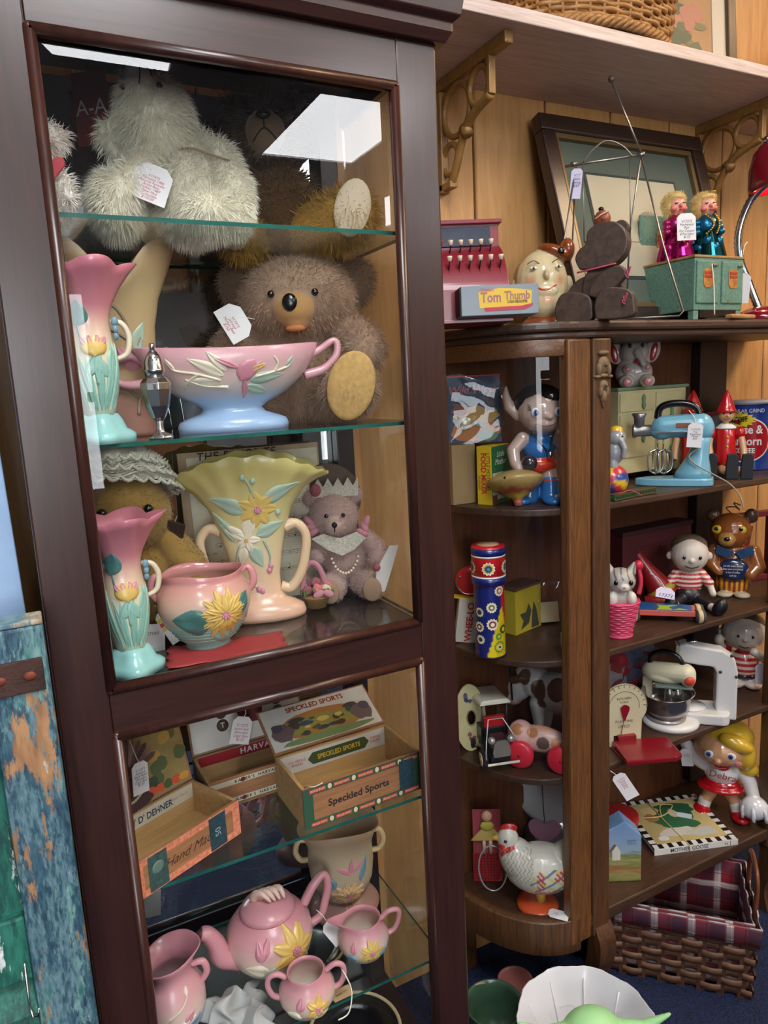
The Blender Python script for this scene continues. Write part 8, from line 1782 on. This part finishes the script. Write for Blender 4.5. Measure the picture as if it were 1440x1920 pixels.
tb(t, 'twine', mat((190, 170, 110), 0.8, name='twine'), 1, [(-0.02, -bd_ / 2 - 0.004, 0.001), (-0.02, -bd_ / 2 - 0.004, bh_ + 0.003), (-0.03, 0, bh_ + 0.003), (-0.035, bd_ / 2, bh_ + 0.003)], 0.0013, 6, 0); tb(t, 'twine', mat((190, 170, 110), 0.8, name='twine'), 1, [(-bw_ / 2, 0.03, bh_ + 0.004), (-0.03, 0.02, bh_ + 0.004), (0.02, 0.05, bh_ + 0.012), (-0.01, 0.06, bh_ + 0.01), (-0.03, 0.02, bh_ + 0.005)], 0.0016, 6)
price_tag(t, 0.001, (20, 20, 19.4), 22, 40, (-90, 0, 60), mt=mat((190, 196, 206), 0.7, name='tag_blue'))
# house-shaped block
t = thing('painted_block', 'house-shaped block painted with a meadow and blue sky', 'block', (1.215, 1.19, SD), R_(-28))
o = [(-0.042, 0), (0.042, 0), (0.042, 0.125), (0.0, 0.165), (-0.042, 0.14)]
mt, nt, b_ = nodes('meadow_paint'); tc = nt.nodes.new('ShaderNodeTexCoord'); sx_ = nt.nodes.new('ShaderNodeSeparateXYZ'); nt.links.new(tc.outputs['Object'], sx_.inputs[0])
nz = nt.nodes.new('ShaderNodeTexNoise'); nz.inputs['Scale'].default_value = 40; mp_ = nt.nodes.new('ShaderNodeMapping'); mp_.inputs['Scale'].default_value = (0.5, 1, 2.5); mp_.inputs['Rotation'].default_value = (0, 0.5, 0); nt.links.new(tc.outputs['Object'], mp_.inputs[0]); nt.links.new(mp_.outputs[0], nz.inputs['Vector'])
ad = nt.nodes.new('ShaderNodeMath'); ad.operation = 'MULTIPLY_ADD'; ad.inputs[1].default_value = 0.05; nt.links.new(nz.outputs['Fac'], ad.inputs[0]); nt.links.new(sx_.outputs['Z'], ad.inputs[2])
mr = nt.nodes.new('ShaderNodeMapRange'); mr.inputs['From Min'].default_value = 0.025; mr.inputs['From Max'].default_value = 0.19; nt.links.new(ad.outputs[0], mr.inputs[0])
cr = nt.nodes.new('ShaderNodeValToRGB'); e = cr.color_ramp
for p, c in ((0.0, (110, 116, 60)), (0.12, (150, 140, 84)), (0.2, (150, 96, 66)), (0.28, (120, 128, 70)), (0.36, (160, 150, 96)), (0.44, (110, 120, 66)), (0.5, (140, 160, 176)), (1, (110, 146, 196))):
    if p in (0.0, 1): el_ = e.elements[0 if p == 0 else -1]
    else: el_ = e.elements.new(p)
    el_.color = (*lin(c), 1); el_.position = p
nt.links.new(mr.outputs[0], cr.inputs[0]); nt.links.new(cr.outputs[0], b_.inputs['Base Color']); b_.inputs['Roughness'].default_value = 0.35
pr(t, 'block', mt, 1, o, -0.024, 0.024, bevel=0.002)
hs_ = pr(t, 'painted_house', mat((206, 200, 184), 0.4, name='house_white'), 1, [(-0.03, 0.06), (-0.01, 0.06), (-0.01, 0.085), (-0.02, 0.1), (-0.03, 0.085)], -0.0249, -0.0243); pr(hs_, 'painted_roof', mat((110, 84, 70), 0.5, name='house_roof'), 1, [(-0.034, 0.082), (-0.02, 0.102), (-0.026, 0.104), (-0.038, 0.086)], -0.0252, -0.0249)
text('HAPPY\nDAYS', 0.008, mat((60, 80, 110), 0.5, name='ink_slate'), t, (0.018, -0.0246, 0.108), (90, 0, 0))
t, s = stand('tin_drum', 'little tin drum with red, yellow and blue zigzag', 'toy', 1160, 1506, 1.30, SD, 0)
lt(t, 'shell', mat((30, 76, 140), 0.3, 0, 0.3, name='drum_blue'), s, [(0.1, 0), (34, 0), (34, 40), (0.1, 40)], seg=36); lt(t, 'hoop', mat((170, 34, 40), 0.3, 0, 0.3, name='drum_red'), s, [(34, 38), (36, 38), (36, 52), (30, 54), (0.1, 53)], seg=36)
for k in range(14):
    a = 2 * PI * k / 14; q = MB(s); q.add([((34.6) * math.cos(a + d), 34.6 * math.sin(a + d), z) for d, z in ((-0.2, 38), (0.2, 38), (0, 18))], [(0, 1, 2)]); q.build('zigzag', mat((206, 176, 40), 0.4, name='drum_yellow'), t)
t = thing('hanging_tag', 'white price tag hanging from the shelf edge by the post', 'price tag', (1.13, 1.118, SC_ - 0.025), R_(-35)); price_tag(t, 0.0011, (0, 0, 0), 30, 62, (0, -32, 0), ['V17373', 'Metal', 'Scale', 'Ohio', '$ 45'], INKR, string=[(-10, 8, 18), (-8, 14, 22)])

# ================================================================== floor
t = thing('picnic_basket', 'woven splint basket lined with red tartan under the shelves', 'basket', (1.36, 1.165, 0), R_(-46)); BL_, BW_, BH_ = 0.36, 0.24, 0.20
SPL = wood('splint', (84, 54, 36), (124, 84, 58), 'X', 14, 6, 0.55, 0.1); SPLD = wood('splint_dark', (60, 36, 24), (92, 58, 38), 'Z', 14, 6, 0.55, 0.1)
bx(t, 'basket_bottom', SPLD, 1, (0, 0, 0.006), (BL_ - 0.02, BW_ - 0.02, 0.01), 0.001)
def side(nst, L, mk, nrow=8):
    for i in range(nrow):
        z = 0.018 + i * (BH_ - 0.02) / nrow; pts = []
        n = nst * 6
        q = MB(); vs = []; fs = []
        for k in range(n + 1):
            u = k / n; off = 0.0045 * math.cos(u * nst * PI + PI * (i % 2)); fl = 1 + 0.05 * (z / BH_)
            for dz in (-0.0095, 0.0095):
                for th in (-0.0012, 0.0012): vs.append(mk((u - 0.5) * L * fl, off + th, z + dz, fl))
        for k in range(n):
            a = k * 4; b2 = a + 4; fs += [(a, b2, b2 + 1, a + 1), (a + 2, a + 3, b2 + 3, b2 + 2), (a, a + 2, b2 + 2, b2), (a + 1, b2 + 1, b2 + 3, a + 3)]
        q.add(vs, fs, True); q.build('splint', SPL, t)
    for k in range(nst):
        u = (k + 0.5) / nst; q = MB(); w_ = 0.009; vs = []
        for (z, fl) in ((0.0, 1.0), (BH_, 1.05)):
            for dx in (-w_, w_):
                for th in (-0.001, 0.001): vs.append(mk(((u - 0.5) * L + dx) * fl, th, z, fl))
        q.add(vs, [(0, 2, 6, 4), (1, 5, 7, 3), (0, 4, 5, 1), (2, 3, 7, 6), (0, 1, 3, 2), (4, 6, 7, 5)]); q.build('upright_splint', SPLD, t)
side(8, BL_, lambda a, o_, z, fl: (a, -BW_ / 2 * fl - o_, z)); side(8, BL_, lambda a, o_, z, fl: (a, BW_ / 2 * fl + o_, z)); side(5, BW_, lambda a, o_, z, fl: (-BL_ / 2 * fl - o_, a, z)); side(5, BW_, lambda a, o_, z, fl: (BL_ / 2 * fl + o_, a, z))
TARTL = lambda nm, ax: plaid(nm, (130, 26, 38), {'axes': ax, 'l': [(84, 0.6, 0.22, (220, 216, 216), 0.5), (84, 0.0, 0.36, (28, 36, 54), 0.55), (42, 0.2, 0.06, (20, 24, 36), 0.7), (84, 0.45, 0.025, (220, 206, 200), 0.8)]}, 1000)
TART = TARTL('tartan', ('X', 'Z')); TARTF = TARTL('tartan_flat', ('X', 'Y'))
def liner(out_):
    q = MB(); n = 16; vs = []; fs = []
    e = 0.006 if out_ else -0.008
    per = [(-1, -1, 1, -1), (1, -1, 1, 1), (1, 1, -1, 1), (-1, 1, -1, -1)]; P_ = []
    for (x0, y0, x1, y1) in per:
        for k in range(n): P_.append((x0 + (x1 - x0) * k / n, y0 + (y1 - y0) * k / n))
    zs = ((BH_ - 0.045, BH_ - 0.02, BH_ + 0.004) if out_ else (0.03, 0.1, BH_ + 0.004)); m_ = len(P_)
    for z in zs:
        for i, (a, b2) in enumerate(P_): 
            wv = 0.004 * math.sin(i * 1.7 + z * 60); vs.append((a * (BL_ / 2 * 1.05 + e + wv * 0.5), b2 * (BW_ / 2 * 1.05 + e + wv * 0.5), z + (wv if z == zs[0] else wv * 0.6)))
    for r in range(len(zs) - 1):
        for i in range(m_): fs.append((r * m_ + i, r * m_ + (i + 1) % m_, (r + 1) * m_ + (i + 1) % m_, (r + 1) * m_ + i))
    q.add(vs, fs, True); o = q.build('tartan_liner', TART, t); so = o.modifiers.new('solid', 'SOLIDIFY'); so.thickness = 0.003; return o
liner(True); liner(False)
q = cloth_mesh(BL_ * 0.98, BW_ * 0.95, 0.03, 16, 12, 0.2); o = q.build('tartan_floor', TARTF, t); o.location = (0, 0, 0.03)
hp = smoothpts([(BL_ / 2 * 1.06, -0.05, BH_ - 0.06), (BL_ / 2 * 1.08, -0.055, BH_ + 0.05), (BL_ / 2 * 1.08, -0.035, BH_ + 0.09), (BL_ / 2 * 1.08, 0.035, BH_ + 0.09), (BL_ / 2 * 1.08, 0.055, BH_ + 0.05), (BL_ / 2 * 1.06, 0.05, BH_ - 0.06)], 6)
for sg in (-1, 1):
    q = MB(); q.tube([(x * sg, y, z) for x, y, z in hp], 0.012, 8, flat=0.5); q.build('handle', wood('handle_wood', (90, 48, 28), (130, 76, 46)), t)
# green pot, white tray, pale green toy
t = thing('green_pot', 'dark green glazed pot with a kraft price tag on the floor', 'pot', (0.80, 1.165, 0), 0)
vessel(t, 0.001, [(44, 0), (46, 6), (58, 60), (64, 96), (66, 104), (68, 108)], mat((52, 78, 60), 0.25, 0, 0.4, 0.1, 20, name='green_glaze'), 44, wall=6)
price_tag(t, 0.001, (4, 60, 106), 32, 56, (28, 6, -10), ['V17373', 'Pot', 'Hull', '$30'], INKK, mat((196, 158, 112), 0.75, name='kraft_tag'))
t = thing('pink_pot', 'dull pink pottery dish tucked behind the green pot', 'pot', (0.905, 1.225, 0), 0); vessel(t, 0.001, [(26, 0), (28, 5), (38, 40), (41, 66), (43, 70)], mat((150, 92, 84), 0.35, 0, 0.3, name='dull_pink_glaze'), 40, wall=5)
t = thing('plastic_tray', 'round white plastic bowl with moulded ribs on the floor', 'bowl', (0.905, 0.98, 0), R_(-40))
PW_ = mat((206, 208, 214), 0.3, 0, 0.2, name='white_plastic')
prof = [(68, 0), (72, 4), (102, 80), (128, 154), (140, 164), (144, 172)]
vessel(t, 0.001, prof, PW_, 64, wall=3, fn=lambda p, a, z: (p[0] * (1 + 0.012 * (1 if math.sin(10 * a) > 0 else -1) * (z > 70)), p[1] * (1 + 0.012 * (1 if math.sin(10 * a) > 0 else -1) * (z > 70)), z))
for k in range(10):
    a = 2 * PI * (k + 0.5) / 10; q = MB(0.001); q.tube([((r - 3) * math.cos(a), (r - 3) * math.sin(a), z) for r, z in ((74, 16), (101, 80), (128, 156))], 2.2, 6); q.build('rib', PW_, t)
q = cloth_mesh(0.15, 0.15, 0.03, 16, 41, 0.5); o = q.build('plastic_wrap', PLAST, t); o.location = (0, 0, 0.125)
el(t, 'orange_ball', mat((206, 130, 30), 0.5, name='orange'), 0.001, (40, 6, 100), (34, 34, 34))
t = thing('green_toy', 'pale green rounded toy with two long side flaps, bottom edge', 'toy', (0.893, 0.962, 0.008), R_(-26))
b = Blob(0.001); MG = (160, 214, 150)
b.e((0, -30, 176), (66, 50, 62), MG).path([(-48, -30, 190), (-100, -36, 200), (-150, -42, 232)], [22, 13, 4], MG).path([(48, -30, 190), (100, -36, 200), (150, -42, 232)], [22, 13, 4], MG).c((0, -16, 130), (0, -4, 46), 36, 42, (170, 160, 120)).e((0, 0, 10), (46, 42, 10), (170, 160, 120)).c((0, 0, 46), (0, 0, 12), 42, 44, (170, 160, 120))
b.build('body', vc_mat('soft_vinyl', 0.5, 0.05), t, 0.003, 4)
